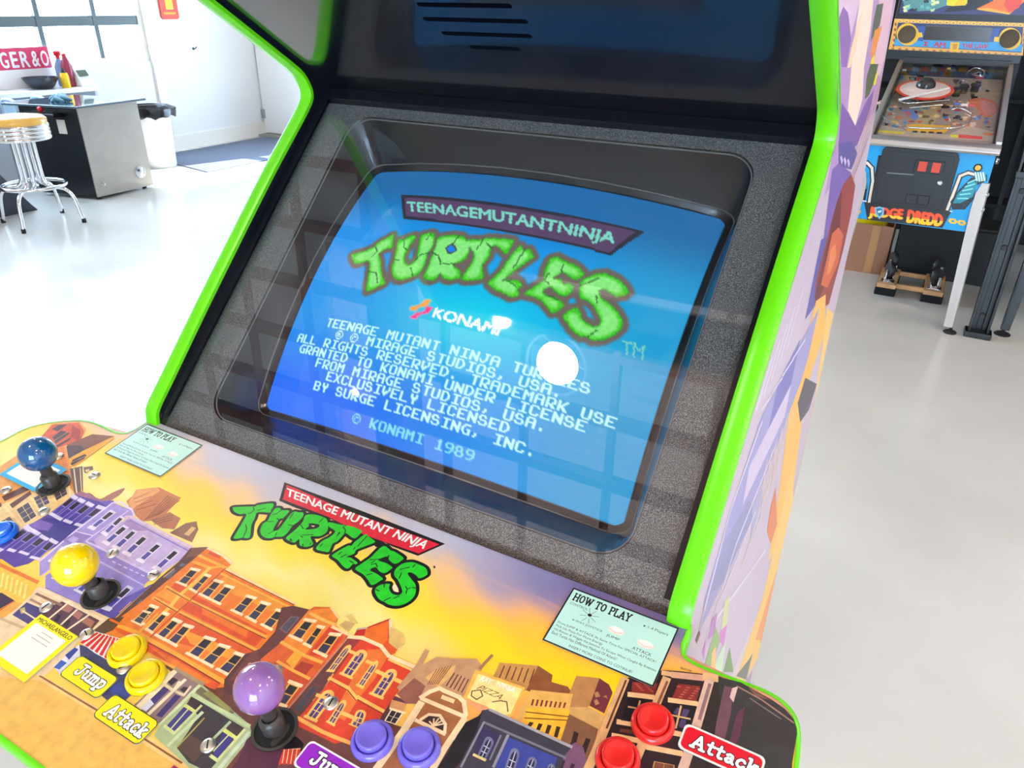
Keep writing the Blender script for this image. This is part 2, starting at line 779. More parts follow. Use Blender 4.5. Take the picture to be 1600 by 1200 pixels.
def glazing(name, xs, along, a0, a1, z0, z1, cols, rails, post=0.05):
    """a glazed front in a wall: frame as one mesh, pane as its child"""
    P = (lambda a, z: (xs, a, z)) if along == 'y' else (lambda a, z: (a, xs, z))
    S = (lambda a, z, d: (d, a, z)) if along == 'y' else (lambda a, z, d: (a, d, z))
    f = MB()
    for a in cols:
        f.box(P(a, (z0 + z1) / 2), S(.044, z1 - z0, .07))
    for z, h in rails:
        f.box(P((a0 + a1) / 2, z), S(a1 - a0, h, .06))
    o = tag(f.build(name, M_frame), kind='structure')
    f = MB()
    for a in (a0 + post / 2, a1 - post / 2):
        f.box(P(a, (z0 + z1) / 2), S(post, z1 - z0, .08))
    for z in (z0 + post / 2, z1 - post / 2):
        f.box(P((a0 + a1) / 2, z), S(a1 - a0, post, .076))
    f.build('casing', M_trim, o)
    g = MB()
    g.box(P((a0 + a1) / 2, (z0 + z1) / 2), S(a1 - a0 - .02, z1 - z0 - .02, .006))
    g.build('pane', M_pane, o)
    return o


step = abs(mull[1] - mull[0])
cols = []
y = mull[1]
while y > WY0:
    cols.append(y)
    y -= step
glazing('window_1', XL - .06, 'y', WY0, wy1, WZ0, WZ1, cols, [(wz, .085), (2.3, .06)])
portal((XL - .12, (WY0 + wy1) / 2, (WZ0 + WZ1) / 2), (1, 0, 0), wy1 - WY0, WZ1 - WZ0)
b = MB()                                            # white casing round the glazing
b.box((XL + .012, wy1 + .05, 1.7), (.03, .1, 3.4))
tag(b.build('trim_1', M_trim), kind='structure')

# far wall with a glazed door (mostly behind the machine) that lets the sun in
DX0, DX1, DZ1 = -5.45, -4.3, 2.25
b = MB()
ym = YF + T / 2
b.box(((XL + DX0) / 2, ym, ZC / 2), (DX0 - XL, T, ZC))
b.box(((XR + DX1) / 2, ym, ZC / 2), (XR - DX1, T, ZC))
b.box(((DX0 + DX1) / 2, ym, (DZ1 + ZC) / 2), (DX1 - DX0, T, ZC - DZ1))
tag(b.build('wall_far', M_wall), kind='structure')
glazing('door_1', YF + .06, 'x', DX0, DX1, 0.02, DZ1, [(DX0 + DX1) / 2], [(.12, .2), (1.05, .07)])
portal(((DX0 + DX1) / 2, YF + .12, DZ1 / 2), (0, -1, 0), DX1 - DX0, DZ1)

# back wall behind the photographer: unseen glazing added to light the machine's front
b = MB()
BX0, BX1, BZ1 = 0.6, 3.6, 2.8
ym = YB - T / 2
b.box(((XL + BX0) / 2, ym, ZC / 2), (BX0 - XL, T, ZC))
b.box(((XR + BX1) / 2, ym, ZC / 2), (XR - BX1, T, ZC))
b.box(((BX0 + BX1) / 2, ym, (BZ1 + ZC) / 2), (BX1 - BX0, T, ZC - BZ1))
b.box(((BX0 + BX1) / 2, ym, .2), (BX1 - BX0, T, .4))
tag(b.build('wall_back', M_wall), kind='structure')
glazing('added_window', YB - .06, 'x', BX0, BX1, 0.4, BZ1, [BX0 + 1.0 * k for k in range(1, 3)], [(1.3, .07), (2.2, .07)])
portal(((BX0 + BX1) / 2, YB - .12, (BZ1 + .4) / 2), (0, 1, 0), BX1 - BX0, BZ1 - .4)

b = MB()
b.box((XR + T / 2, (YB + YF) / 2, ZC / 2), (T, YF - YB, ZC))
tag(b.build('wall_right', M_wall), kind='structure')

SX0, SX1, SY0, SY1 = -2.9, 1.4, -4.3, -.85         # a milky roof light in front of the machine
b = MB()
E0, E1, F0, F1 = XL - .2, XR + .2, YB - .2, YF + .2
for x0, x1, y0, y1 in ((E0, SX0, F0, F1), (SX1, E1, F0, F1), (SX0, SX1, F0, SY0), (SX0, SX1, SY1, F1)):
    b.box(((x0 + x1) / 2, (y0 + y1) / 2, ZC + .06), (x1 - x0, y1 - y0, .12))
ceil = tag(b.build('ceiling', M_ceil), kind='structure')
M_milky = bpy.data.materials.new('milky_roof_sheet')
M_milky.use_nodes = True
nt = M_milky.node_tree
nt.nodes.remove(nt.nodes['Principled BSDF'])
trn = nt.nodes.new('ShaderNodeBsdfTranslucent')
trn.inputs['Color'].default_value = (.27, .205, .17, 1)
nt.links.new(trn.outputs[0], nt.nodes['Material Output'].inputs['Surface'])
b = MB()
b.box(((SX0 + SX1) / 2, (SY0 + SY1) / 2, ZC + .05), (SX1 - SX0, SY1 - SY0, .006))
tag(b.build('window_3', M_milky), kind='structure')
for k in range(26):                                 # joists across, with girders along
    y = -4.75 + .4 * k
    b = MB()
    b.box(((XL + XR) / 2, y, ZC - .05), (XR - XL, .05, .10))
    b.build('joist', M_joist, ceil)
for k in range(20):
    x = -6.3 + .55 * k
    b = MB()
    b.box((x, (YB + YF) / 2, ZC - .075), (.04, YF - YB, .05))
    b.build('joist', M_joist, ceil)
b = MB()
b.box((-2.15, (YB + YF) / 2, ZC - .2), (.16, YF - YB, .2))
b.build('girder', M_joist, ceil)

# baseboards, corner casing and the threshold at the far end
b = MB()
b.box((XL + .012, (wy1 + YF) / 2, .075), (.024, YF - wy1, .15))
tag(b.build('baseboard_left', M_trim), kind='structure')
cx0, cx1 = float(on_y(394, 212, YF)[0]), float(on_y(418, 209, YF)[0])
b = MB()
b.box(((cx0 + cx1) / 2, YF - .05, 1.2), (cx1 - cx0, .1, 2.4))
tag(b.build('trim_2', M_trim), kind='structure')
M_door = mat('white_door', (244, 243, 240), rough=0.45)
b = MB()
b.box(((cx1 + DX0) / 2 - .01, YF - .02, 1.09), (DX0 - cx1 - .06, .05, 2.12))
door = tag(b.build('door_2', M_door, bevel=.004), kind='structure')
M_steel = mat('brushed_steel', (175, 176, 178), rough=0.3, metal=1.0)
b = MB()
b.tube([(cx1 + .12, YF - .05, 1.0), (cx1 + .12, YF - .1, 1.0), (cx1 + .24, YF - .1, 1.0)], .011, 10)
b.build('handle', M_steel, door)
for z in (.25, 1.1, 1.95):
    b = MB()
    b.box((cx1 + .03, YF - .055, z), (.05, .02, .1))
    b.build('hinge', M_steel, door)
M_thres = mat('grey_threshold', (150, 146, 138), rough=.5)
b = MB()
b.box(((cx1 + DX0) / 2, YF - .09, .012), (DX0 - cx1, .16, .024))
tag(b.build('trim_3', M_thres), kind='structure')

# ------------------------------------------------------------------ pendant lamps under the joists
M_shade = mat('opal_lamp_shade', (236, 234, 228), rough=.35)
nt = M_shade.node_tree
trn = nt.nodes.new('ShaderNodeBsdfTranslucent')
trn.inputs['Color'].default_value = (.9, .88, .84, 1)
mxs = nt.nodes.new('ShaderNodeMixShader')
mxs.inputs['Fac'].default_value = .6
nt.links.new(nt.nodes['Principled BSDF'].outputs[0], mxs.inputs[1])
nt.links.new(trn.outputs[0], mxs.inputs[2])
nt.links.new(mxs.outputs[0], nt.nodes['Material Output'].inputs['Surface'])
M_cord = mat('black_cord', (20, 20, 20), rough=.6)
M_bulb = mat('lit_bulb', (255, 242, 224), emit=120.0)


def pendant(x, y, z):
    r = empty('pendant_lamp', (x, y, z))
    b = MB()
    b.tube([(x + .160 * math.cos(t), y + .160 * math.sin(t), z) for t in [2 * math.pi * k / 40 for k in range(40)]], .007, 8, closed=True)
    for k in range(3):
        t = 2 * math.pi * k / 3
        b.tube([(x + .160 * math.cos(t), y + .160 * math.sin(t), z), (x + .03 * math.cos(t), y + .03 * math.sin(t), z + .11)], .003, 6)
    b.lathe([(0, .06), (.045, .06), (.045, .13), (.03, .15), (0, .15)], (x, y, z), n=20)
    b.build('shade_ring', M_shade, r, smooth=40)
    b = MB()
    b.lathe([(0, -.035), (.06, -.03), (.1, -.01), (.11, .02), (.09, .05), (0, .06)], (x, y, z))
    b.build('bulb', M_bulb, r, smooth=60)
    b = MB()
    b.tube([(x, y, z + .15), (x, y, ZC)], .006, 8)
    b.build('cord', M_cord, r)
    return r


lamp0 = pendant(-.962, -1.06, 3.5)
spots = [(-.962, -1.06, 'nearest to the control panel'), (-5.0, -3.5, 'in the front left corner of the room'), (1.6, -1.06, 'over the right side of the room, in front'), (-.962, 1.7, 'straight over the game screen'),
         (-3.5, 1.7, 'by the left wall'), (1.6, 1.9, 'over the aisle'), (3.3, .3, 'added by the right wall, in front'), (3.2, 2.7, 'added by the right wall, further back'), (3.2, -2.3, 'added by the right wall, nearest the back')]  # the lamps by the right wall are added for more light there
for i, (x, y, s) in enumerate(spots):
    o = lamp0 if i == 0 else copy_tree(lamp0)
    o.location = (x, y, 3.5)
    tag(o, 'round white pendant lamp under the joists, ' + s, 'lamp', 'pendant lamps')

# ------------------------------------------------------------------ the big arcade cabinet
M_lam = mat('black_laminate', (17, 19, 27), rough=.22, bump=.05, bscale=900)
M_mould = mat('green_edge_moulding', (104, 214, 8), rough=.28)
M_bezel = mat('textured_bezel_board', (58, 58, 60), rough=.5, bump=.9, bscale=900, speckle=(1300, (176, 174, 170)))
M_recess = mat('black_moulded_plastic', (24, 24, 28), rough=.2, coat=.4, bump=.1, bscale=700)
M_glass = glass_mat('monitor_glass', f0=.055)
M_cloth = mat('speaker_cloth', (34, 28, 28), rough=.95, bump=.8, bscale=800)
M_black = mat('black_paint', (16, 16, 17), rough=.45)
M_art = art_mat('printed_overlay', rough=.30, coat=.25, mottle=.02, nscale=200)
M_sideart = art_mat('printed_side_art', rough=.42, coat=0, mottle=.06, nscale=120)
M_city = art_mat('printed_city_inks', rough=.30, coat=.25, mottle=.13, nscale=110)
M_card = art_mat('printed_card', rough=.35, mottle=.0)
M_chrome = mat('chrome', (215, 216, 218), rough=.08, metal=1.0)
M_bolt = mat('zinc_bolt', (214, 206, 194), rough=.38, metal=1.0)

W2, TH = 0.33, 0.019
cab = tag(empty('arcade_cabinet', (0, .2, 0)), 'large arcade cabinet with green edges, a glowing blue title screen and a city-street control panel', 'arcade machine')

prof = [(-.03, -1.0), (-.03, -.04), (-.006, -.012), (-.003, .005), (.002, .0205), (.03, .0505), (.1, .1245), (.17, .1965), (.24, .267), (.295, .319),
        (.313, .3365), (.3235, .348), (.3275, .3565), (.3255, .367), (.316, .382), (.3005, .394), (.27, .4135), (.2, .458), (.05, .553), (-.06, .623), (-.07, .64), (-.06, .86), (-.04, .9)]
back = [(.48, .9), (.655, .4815), (.782, .19), (.775, .0), (.765, -1.0)]
yz = lambda x: (lambda a, b_, d: (x + d, a, SEAM + b_))
for s in (-1, 1):
    b = MB()
    b.prism(prof + back, yz(s * W2), 0, s * TH)
    sp = b.build('side_panel', M_lam, cab)
    # domed plastic moulding pressed over the front edge
    b = MB()
    fr = catmull(prof[1:], 4)
    prev = None
    for i, (y, z) in enumerate(fr):
        d = np.array(fr[min(i + 1, len(fr) - 1)]) - np.array(fr[max(i - 1, 0)])
        d /= np.hypot(*d)
        n = np.array([-d[1], d[0]])
        if n[0] > 0 and abs(n[0]) > abs(n[1]) or n[1] > .3:
            pass
        n = np.array([-d[1], d[0]])                  # points out of the cabinet (to the player)
        row = []
        for k, (fx, lift) in enumerate(((-.03, -.004), (-.03, .0006), (.12, .0018), (.5, .0024), (.88, .0018), (1.03, .0006), (1.03, -.004))):
            p = np.array([y, z]) + n * lift
            row.append(b.v((s * (W2 + TH * fx), p[0], SEAM + p[1])))
        if prev:
            b.bridge(prev, row, close=False)
        prev = row
    b.build('edge_moulding', M_mould, cab, smooth=50)

# carcass below and behind: lower front door, back, top, marquee
b = MB()
b.box((0, -.01, .42), (2 * W2, .02, .80))
front = b.build('lower_front_panel', M_lam, cab)
b = MB()
b.box((0, .75, .5), (2 * W2, .018, 1.0))
b.prism([(.782 - .02, .19), (.775 - .02, .0), (.757, .0), (.767 - .02, .19), (.46, .885), (.478, .885)], yz(-W2), 0, 2 * W2)
b.build('back_panel', M_lam, cab)
b = MB()
b.box((0, .22, SEAM + .885), (2 * W2, .5, .018))
b.build('top_panel', M_lam, cab)
M_marq = mat('dark_marquee', (30, 34, 60), rough=.15)
b = MB()
b.box((0, -.052, SEAM + .745), (2 * W2, .012, .21))
b.build('marquee', M_marq, cab)

# speaker panel: slants up and forward, with its slots cut right through
SY, SZ = .371, SEAM + .36
SD = np.array([0, -.8445, .5355])
SN = np.array([0, -.5355, -.8445])                   # faces down to the player
spk_pt = lambda u, t, dep=0: tuple(np.array([u, SY, SZ]) + SD * t - SN * dep)


def spk_ut(x, y):
    q = on_plane(x, y, (0, SY, SZ), SN)
    return q[0], float((q - np.array([0, SY, SZ])).dot(SD))


rows = [((650, 5.6), (801, 11)), ((660, 28.5), (826, 35)), ((689, 50.5), (832, 58)), ((733, 72.5), (814, 78))]
slots = []
for a, c in rows:
    u0, t0 = spk_ut(*a)
    u1, t1 = spk_ut(*c)
    slots.append([u0, u1, (t0 + t1) / 2])
pitch = slots[1][2] - slots[2][2]
cxs = (slots[0][0] + slots[0][1]) / 2
for k in range(1, 4):                                # the rest of the grille, higher up
    hw = (.075, .062, .036)[k - 1]
    slots.append([cxs - hw, cxs + hw, slots[0][2] + pitch * k])
LP = .335
outer = [(-W2, .001), (W2, .001), (W2, LP), (-W2, LP)]
loops = [outer]
for u0, u1, t in slots:
    h = .0038
    loops.append([(u1 - h + h * math.cos(a), t + h * math.sin(a)) for a in [math.pi / 2 - math.pi * k / 6 for k in range(7)]] +
                 [(u0 + h + h * math.cos(a), t + h * math.sin(a)) for a in [-math.pi / 2 - math.pi * k / 6 for k in range(7)]])
b = MB()
flat = [p for l in loops for p in l]
vs = [b.v(spk_pt(*p)) for p in flat]
for f in tessellate_polygon([[Vector((x, y, 0)) for x, y in l] for l in loops]):
    b.face([vs[i] for i in f])
for l in loops:
    A = [b.v(spk_pt(*p)) for p in l]
    B = [b.v(spk_pt(p[0], p[1], .012)) for p in l]
    b.bridge(A, B)
b.build('speaker_panel', mat('glossy_black_laminate', (15, 17, 25), rough=.16, coat=.7, bump=.03, bscale=900), cab)
b = MB()
b.prism([(-.2, .06), (.2, .06), (.2, LP - .02), (-.2, LP - .02)], lambda a, c, d: spk_pt(a, c, d), .0125, .016)
b.build('speaker_cloth', M_cloth, cab)

# bezel frame: its own space has x across, y up the slope, z towards the player
BM = Matrix(((BEX[0], BEY[0], BEZ[0], BORG[0]), (BEX[1], BEY[1], BEZ[1], BORG[1]), (BEX[2], BEY[2], BEZ[2], BORG[2]), (0, 0, 0, 1)))
RIM = (-.277, .0215, .277, .4732)
rim = round_rect(*RIM, .034, 8)
BT0, BT1 = -.018, .5065
b = MB(BM)
loops = [[(-W2, BT0), (W2, BT0), (W2, BT1), (-W2, BT1)], rim[::-1]]
flat = [p for l in loops for p in l]
vs = [b.v((x, y, 0)) for x, y in flat]
for f in tessellate_polygon([[Vector((x, y, 0)) for x, y in l] for l in loops]):
    b.face([vs[i] for i in f])
bezel = b.build('bezel', M_bezel, cab)
# the moulded recess running down to the tube
d_, sw, t0_, t1_, B_, k_ = CRT
tm, th_ = (t0_ + t1_) / 2, (t1_ - t0_) / 2


def crt_ring(su, sv, r, dh):
    out = []
    for u, v in round_rect(-su, -sv, su, sv, r, 8):
        out.append((u, v))
    # finer along the sides so the ring follows the curve of the tube
    return [(u * sw, tm + v * th_, crt_h(u, v) + dh) for u, v in out]


def dense(loop, m=7):
    out = []
    for i in range(len(loop)):
        a, c = np.array(loop[i]), np.array(loop[(i + 1) % len(loop)])
        for k in range(m):
            out.append(tuple(a + (c - a) * k / m))
    return out


def on_tube(l2, dh):
    return [(u * sw, tm + v * th_, crt_h(u, v) + dh) for u, v in l2]


R0 = [(x, y, 0) for x, y in dense(rim)]
cx_, cy_ = 0, (RIM[1] + RIM[3]) / 2
R1 = [(x * .994, cy_ + (y - cy_) * .993, -.003) for x, y, z in R0]
rr = dense(round_rect(-1.042, -1.05, 1.042, 1.05, .09, 8))
R2 = on_tube(rr, .007)
R3 = on_tube([(u * .99, v * .99) for u, v in rr], .0045)
R4 = on_tube(dense(round_rect(-1.0, -1.0, 1.0, 1.0, .07, 8)), -.001)
b = MB(BM)
prev = None
for R in (R0, R1, R2, R3, R4):
    row = [b.v(p) for p in R]
    if prev:
        b.bridge(prev, row)
    prev = row
b.build('bezel_recess', M_recess, cab, smooth=35)
M_bead = mat('painted_rim_glint', (112, 108, 106), rough=.45)  # thin pale tubes that paint a glint along the rim and lip
for nm, R, r in (('rim_glint_bead', R1, .0009), ('lip_glint_bead', R2, .0007)):
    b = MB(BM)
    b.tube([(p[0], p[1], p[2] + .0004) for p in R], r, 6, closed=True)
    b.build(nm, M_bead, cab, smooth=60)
# clear sheet over the whole bezel, held by a dark strip along the top
b = MB(BM)
b.box((0, (BT0 + .495) / 2 + .002, .0085), (2 * W2 - .003, .495 - BT0 - .004, .003))
b.build('monitor_glass', M_glass, cab)
b = MB(BM)
b.box((0, .4975, .006), (2 * W2 - .001, .0165, .012))
b.build('glass_retainer', M_lam, cab)
for s in (-1, 1):
    b = MB(BM)
    b.box((s * (W2 - .004), .25, .0125), (.008, .49, .004))
    b.build('glass_retainer', M_lam, cab)

# ------------------------------------------------------------------ control panel: its own space has x across, y away from the player, z up off the face
outl_r = [(.3497, -.001), (.3503, .012), (.3508, .022), (.3566, .0315), (.3773, .0338), (.4025, .0328), (.4249, .0332), (.4406, .0395), (.4500, .0536), (.4549, .0835), (.459, .13), (.4600, .2), (.459, .28), (.452, .325), (.43, .342)]
outl_l = [(-.43, .342), (-.466, .325), (-.482, .28), (-.4895, .2), (-.4905, .13), (-.4885, .105), (-.484, .079), (-.4651, .0575), (-.4331, .0385), (-.4072, .0342), (-.3735, .0355), (-.3560, .0325), (-.3500, .022), (-.3490, .008), (-.3480, -.001)]
out_p = catmull(outl_r, 4) + catmull(outl_l, 4)
panel = empty('control_panel', (0, -.2, SEAM), (PA, 0, 0), cab)
PM = frame_of(panel)
PT = .024
b = MB(PM)
b.prism([(u, -s) for u, s in out_p], lambda a, c, d: (a, c, d), -PT, 0)
b.build('board', M_black, panel)
# green moulding round the board's edge
b = MB(PM)
prev = first = None
nP = len(out_p)
for i in range(nP):
    a, c = np.array(out_p[i - 1]), np.array(out_p[(i + 1) % nP])
    d = (c - a) / max(1e-9, np.hypot(*(c - a)))
    n = np.array([-d[1], d[0]])
    if i in (0, nP - 1):
        n = np.array([0, -1.0])
    cen = np.array([-.015, .19])
    if n.dot(np.array(out_p[i]) - cen) < 0 and abs(n.dot(np.array(out_p[i]) - cen)) > .02:
        n = -n
    row = []
    for off, z in ((-.002, -PT - .0005), (.0012, -PT - .0003), (.0022, -PT / 2), (.0014, -.0004), (.0002, .0007), (-.0022, .0005)):
        q = np.array(out_p[i]) + n * off
        row.append(b.v((q[0], -q[1], z)))
    if prev:
        b.bridge(prev, row, close=False)
    else:
        first = row
    prev = row
b.build('edge_moulding', M_mould, panel, smooth=50)
# the box under the board
b = MB(PM)
b.prism([(-.34, -.012), (.34, -.012), (.41, -.06), (.42, -.31), (-.45, -.31), (-.44, -.06)], lambda a, c, d: (a, c, d), -.13, -PT)
b.build('control_box', M_black, panel)

# ---- printed city street over the board
A = Art(panel_uv)


def sky_col(u, s):
    k = [(0.0, (196, 196, 214)), (.022, (205, 196, 205)), (.04, (246, 204, 160)), (.062, (254, 216, 84)), (.085, (255, 226, 70)), (.115, (252, 236, 150)), (.16, (255, 226, 90)), (.34, (250, 205, 90))]
    kr = [(0.0, (112, 104, 158)), (.02, (140, 118, 160)), (.035, (206, 150, 140)), (.05, (250, 176, 96)), (.07, (255, 200, 50)), (.09, (255, 218, 20)), (.13, (250, 170, 90)), (.34, (200, 110, 80))]

    def ev(t, q):
        for (a, ca), (c, cc) in zip(t[:-1], t[1:]):
            if q <= c:
                f = max(0, (q - a) / (c - a))
                return np.array(ca) * (1 - f) + np.array(cc) * f
        return np.array(t[-1][1], float)
    w = .010 * math.sin(u * 19 + 1) + .006 * math.sin(u * 47 + s * 60) + .005 * math.sin(u * 90 - s * 120)
    f = min(1, max(0, (u - .1) / .16))
    return tuple(ev(k, max(0, s + w)) * (1 - f) + ev(kr, max(0, s + w * .8)) * f)


# the sky itself: a fine patchwork of its graded inks, cut to the board
NU, NS = 96, 36
sky_v, sky_f, sky_c = [], [], []


def half_extent(s):
    r = [p[0] for p in out_p if p[0] > 0]
    return np.interp(s, [p[1] for p in out_p if p[0] > 0], r), np.interp(-s, [-p[1] for p in out_p if p[0] < 0], [p[0] for p in out_p if p[0] < 0])


for j in range(NS + 1):
    s = -.0005 + (.3425) * (j / NS) ** 1.25
    hr, hl = half_extent(s)
    for i in range(NU + 1):
        u = hl + .0012 + (hr - hl - .0024) * i / NU
        sky_v.append((u, -s, .00001))
        sky_c.append((*lin(sky_col(u, s)), 1.0))
for j in range(NS):
    for i in range(NU):
        k = j * (NU + 1) + i
        sky_f.append((k, k + NU + 1, k + NU + 2, k + 1))
me = bpy.data.meshes.new('printed_sky')
me.from_pydata(sky_v, [], sky_f)
at = me.color_attributes.new('Col', 'FLOAT_COLOR', 'POINT')
at.data.foreach_set('color', np.array(sky_c, np.float32).ravel())
me.materials.append(M_art)
o = bpy.data.objects.new('printed_sky', me)
COL.objects.link(o)
o.parent = panel

# --- ground and pavements along the front
A.crop(0, 0, 1)
A.poly((244, 190, 92), [(-140, 1010), (0, 1052), (62, 1058), (200, 1139), (282, 1190), (330, 1230), (60, 1196), (0, 1148), (-140, 1060)])
A.poly((248, 206, 130), [(-140, 1000), (0, 1046), (62, 1053), (130, 1092), (205, 1133), (300, 1192), (310, 1212), (282, 1200), (200, 1146), (62, 1063), (0, 1058), (-140, 1015)])
A.line((150, 90, 50), .0014, [(62, 1056), (130, 1097), (200, 1138), (284, 1192)])

# --- tan corner building, far left
A.crop(0, 680, 6.6667)
A.poly((236, 164, 76), [(0, 150), (0, 330), (390, 60), (560, -120), (830, -140), (900, -60), (880, 0), (690, 120), (740, 310), (780, 620), (520, 810), (180, 1010), (-10, 1110), (-260, 900), (-260, 400)])
A.poly((214, 86, 40), [(390, 60), (540, -110), (820, -130), (880, -40), (840, 60), (560, 150), (440, 120)])
for q in ([(545, 20), (640, -50), (730, -20), (580, 90)], [(560, 120), (740, 20), (730, 50), (575, 140)], [(540, -60), (620, -110), (700, -110), (600, -40)]):
    A.poly((72, 52, 54), q)
A.line((230, 130, 60), .0012, [(560, 60), (700, -30)])
for k in range(7):
    A.line((160, 40, 20), .0012, [(760 + 12 * k, -100 + 8 * k), (740 + 14 * k, 20 + 6 * k)])
A.poly((242, 150, 60), [(560, 150), (690, 100), (740, 310), (775, 610), (700, 650), (640, 380), (590, 220)])
for k in range(13):
    A.line((196, 74, 28), .0011, [(612 + 5 * k, 150 + 20 * k), (662 + 4 * k, 135 + 20 * k)])
A.line((255, 214, 130), .0012, [(690, 110), (745, 330), (778, 610)])
A.poly((84, 56, 52), [(690, 115), (900, 20), (890, 150), (715, 245)])
A.poly((134, 80, 56), [(690, 105), (960, -10), (1190, 10), (890, 152), (850, 110)])
A.poly((248, 172, 44), [(730, 320), (715, 245), (900, 150), (1192, 12), (1180, 50), (940, 210), (900, 255), (780, 335)])
A.line((120, 66, 20), .0010, [(735, 335), (905, 240), (1185, 40)])
A.poly((50, 34, 40), [(735, 300), (760, 255), (880, 198), (906, 212), (870, 250), (750, 315)])
A.line((230, 150, 60), .0009, [(745, 285), (890, 220)])
A.poly((120, 78, 58), [(730, 350), (860, 322), (866, 580), (800, 625), (772, 600)])
A.line((244, 220, 176), .0013, [(770, 350), (800, 600)])
A.line((236, 200, 150), .0010, [(835, 345), (850, 585)])
for k in range(11):
    A.line((70, 40, 34), .0008, [(785 + k * 3, 370 + 20 * k), (825 + k * 2, 360 + 20 * k)])
A.poly((128, 84, 60), [(868, 335), (965, 322), (972, 362), (935, 372), (905, 398), (880, 392)])
A.poly((240, 206, 150), [(885, 365), (930, 352), (932, 370), (900, 390)])
A.poly((244, 206, 136), [(-60, 760), (380, 560), (700, 520), (740, 560), (782, 622), (520, 812), (180, 1012), (-10, 1112), (-120, 1000)])
for q in ([(160, 775), (300, 690), (392, 842), (258, 930)], [(338, 652), (478, 590), (530, 705), (402, 772)], [(545, 602), (688, 522), (712, 612), (582, 690)], [(-10, 905), (105, 838), (205, 962), (80, 1040)]):
    TL, TR, BR, BL = q
    A.window([BL, BR, TR, TL], (250, 216, 150), (78, 66, 88), 2, 3, .07)
for q in ([(20, 640), (290, 512), (312, 568), (50, 690)], [(100, 722), (312, 582), (334, 612), (132, 762)], [(520, 372), (570, 345), (580, 380), (530, 412)], [(-100, 760), (10, 700), (20, 740), (-80, 800)]):
    A.poly((96, 50, 44), q)
A.line((250, 170, 60), .0016, [(0, 640), (300, 480), (330, 600), (390, 560)])
A.line((255, 222, 150), .0020, [(50, 745), (230, 945)])
A.line((255, 222, 150), .0018, [(320, 650), (410, 790)])
A.line((255, 222, 150), .0018, [(510, 600), (590, 700)])
A.line((255, 230, 170), .0016, [(720, 530), (730, 630)])

# --- far brown blocks against the sky (left)
A.crop(0, 640, 4)
A.blob((168, 108, 92), [(500, 545), (560, 520), (620, 560), (700, 520), (780, 490), (740, 540), (640, 590), (560, 590)], 3)
A.poly((206, 128, 78), [(790, 570), (830, 540), (850, 500), (990, 484), (1132, 552), (1000, 690), (890, 700), (820, 640)])
A.poly((232, 164, 100), [(850, 500), (990, 484), (1000, 510), (830, 620), (800, 590)])
for k in range(4):
    A.line((140, 70, 46), .0010, [(835 + 8 * k, 560 + 22 * k), (930 + 14 * k, 520 + 24 * k)])
for k in range(6):
    A.line((128, 62, 40), .0011, [(905 + 16 * k, 690 - 6 * k), (1050 + 14 * k, 540 + 6 * k)])
A.poly((182, 112, 78), [(940, 690), (1060, 640), (1130, 680), (1090, 750), (1010, 740)])
for k in range(3):
    A.line((120, 66, 50), .0009, [(960, 690 + 14 * k), (1080, 660 + 14 * k)])
A.poly((148, 100, 76), [(1060, 770), (1160, 710), (1228, 698), (1240, 750), (1200, 830), (1130, 800)])
A.poly((226, 180, 120), [(1150, 780), (1200, 730), (1226, 740), (1180, 790)])

# --- purple row
A.crop(0, 680, 6.6667)
A.poly((158, 104, 128), [(760, 620), (855, 585), (1070, 680), (1040, 705), (790, 660)])
A.poly((90, 66, 156), [(782, 622), (1040, 692), (1180, 715), (1200, 760), (640, 1130), (500, 1210), (300, 1340), (0, 1420), (-60, 1130), (180, 1012), (520, 812)])
A.poly((62, 48, 132), [(500, 860), (760, 900), (900, 900), (640, 1110), (480, 1080), (330, 920)])
A.poly((128, 92, 178), [(300, 935), (420, 880), (560, 930), (500, 1000), (380, 980)])
A.poly((110, 90, 180), [(1030, 690), (1180, 680), (1200, 715), (1100, 730)])
WHT, PW1, PW2 = (226, 214, 236), (44, 26, 46), (70, 60, 150)
for q in ([(528, 815), (578, 842), (792, 668), (745, 640)], [(590, 850), (640, 877), (867, 703), (815, 675)], [(678, 887), (742, 912), (957, 743), (900, 713)], [(792, 925), (850, 942), (1077, 773), (1010, 750)],
          [(95, 1190), (155, 1208), (395, 1038), (330, 1000)], [(-40, 1180), (20, 1200), (312, 1000), (255, 960)], [(215, 1215), (290, 1240), (487, 1093), (420, 1055)], [(330, 1270), (410, 1290), (585, 1130), (520, 1095)]):
    A.window(q, (150, 130, 200), [PW2, PW1], 1, 2, .14, WHT, WHT)
A.crop(80, 780, 6.6667)
A.poly((166, 146, 210), [(650, 38), (870, 130), (852, 178), (800, 182), (440, 432), (300, 520), (60, 700), (-120, 800), (-120, 640), (250, 330), (400, 230)])
A.line((230, 216, 240), .0022, [(-120, 650), (250, 335), (640, 40), (720, 30), (840, 110), (866, 170)])
A.line((226, 206, 236), .0014, [(800, 125), (440, 380), (100, 650), (-100, 800)])
A.poly((146, 122, 190), [(120, 430), (280, 330), (440, 370), (240, 500)])
A.poly((190, 170, 222), [(170, 425), (230, 385), (290, 410), (240, 470)])
A.line((226, 214, 240), .0013, [(250, 335), (430, 380)])
A.poly((200, 176, 218), [(812, 188), (1452, 520), (1382, 612), (1040, 850), (470, 480), (440, 432)])
A.poly((172, 140, 196), [(700, 290), (800, 215), (1010, 330), (860, 330)])
A.poly((86, 76, 156), [(1452, 528), (1385, 640), (1120, 860), (1010, 905), (560, 1260), (620, 1280), (1030, 910), (1180, 800), (1340, 680)])
A.line((226, 200, 220), .0030, [(780, 182), (830, 182), (1465, 505)])
A.line((130, 110, 190), .0012, [(815, 215), (1440, 545)])
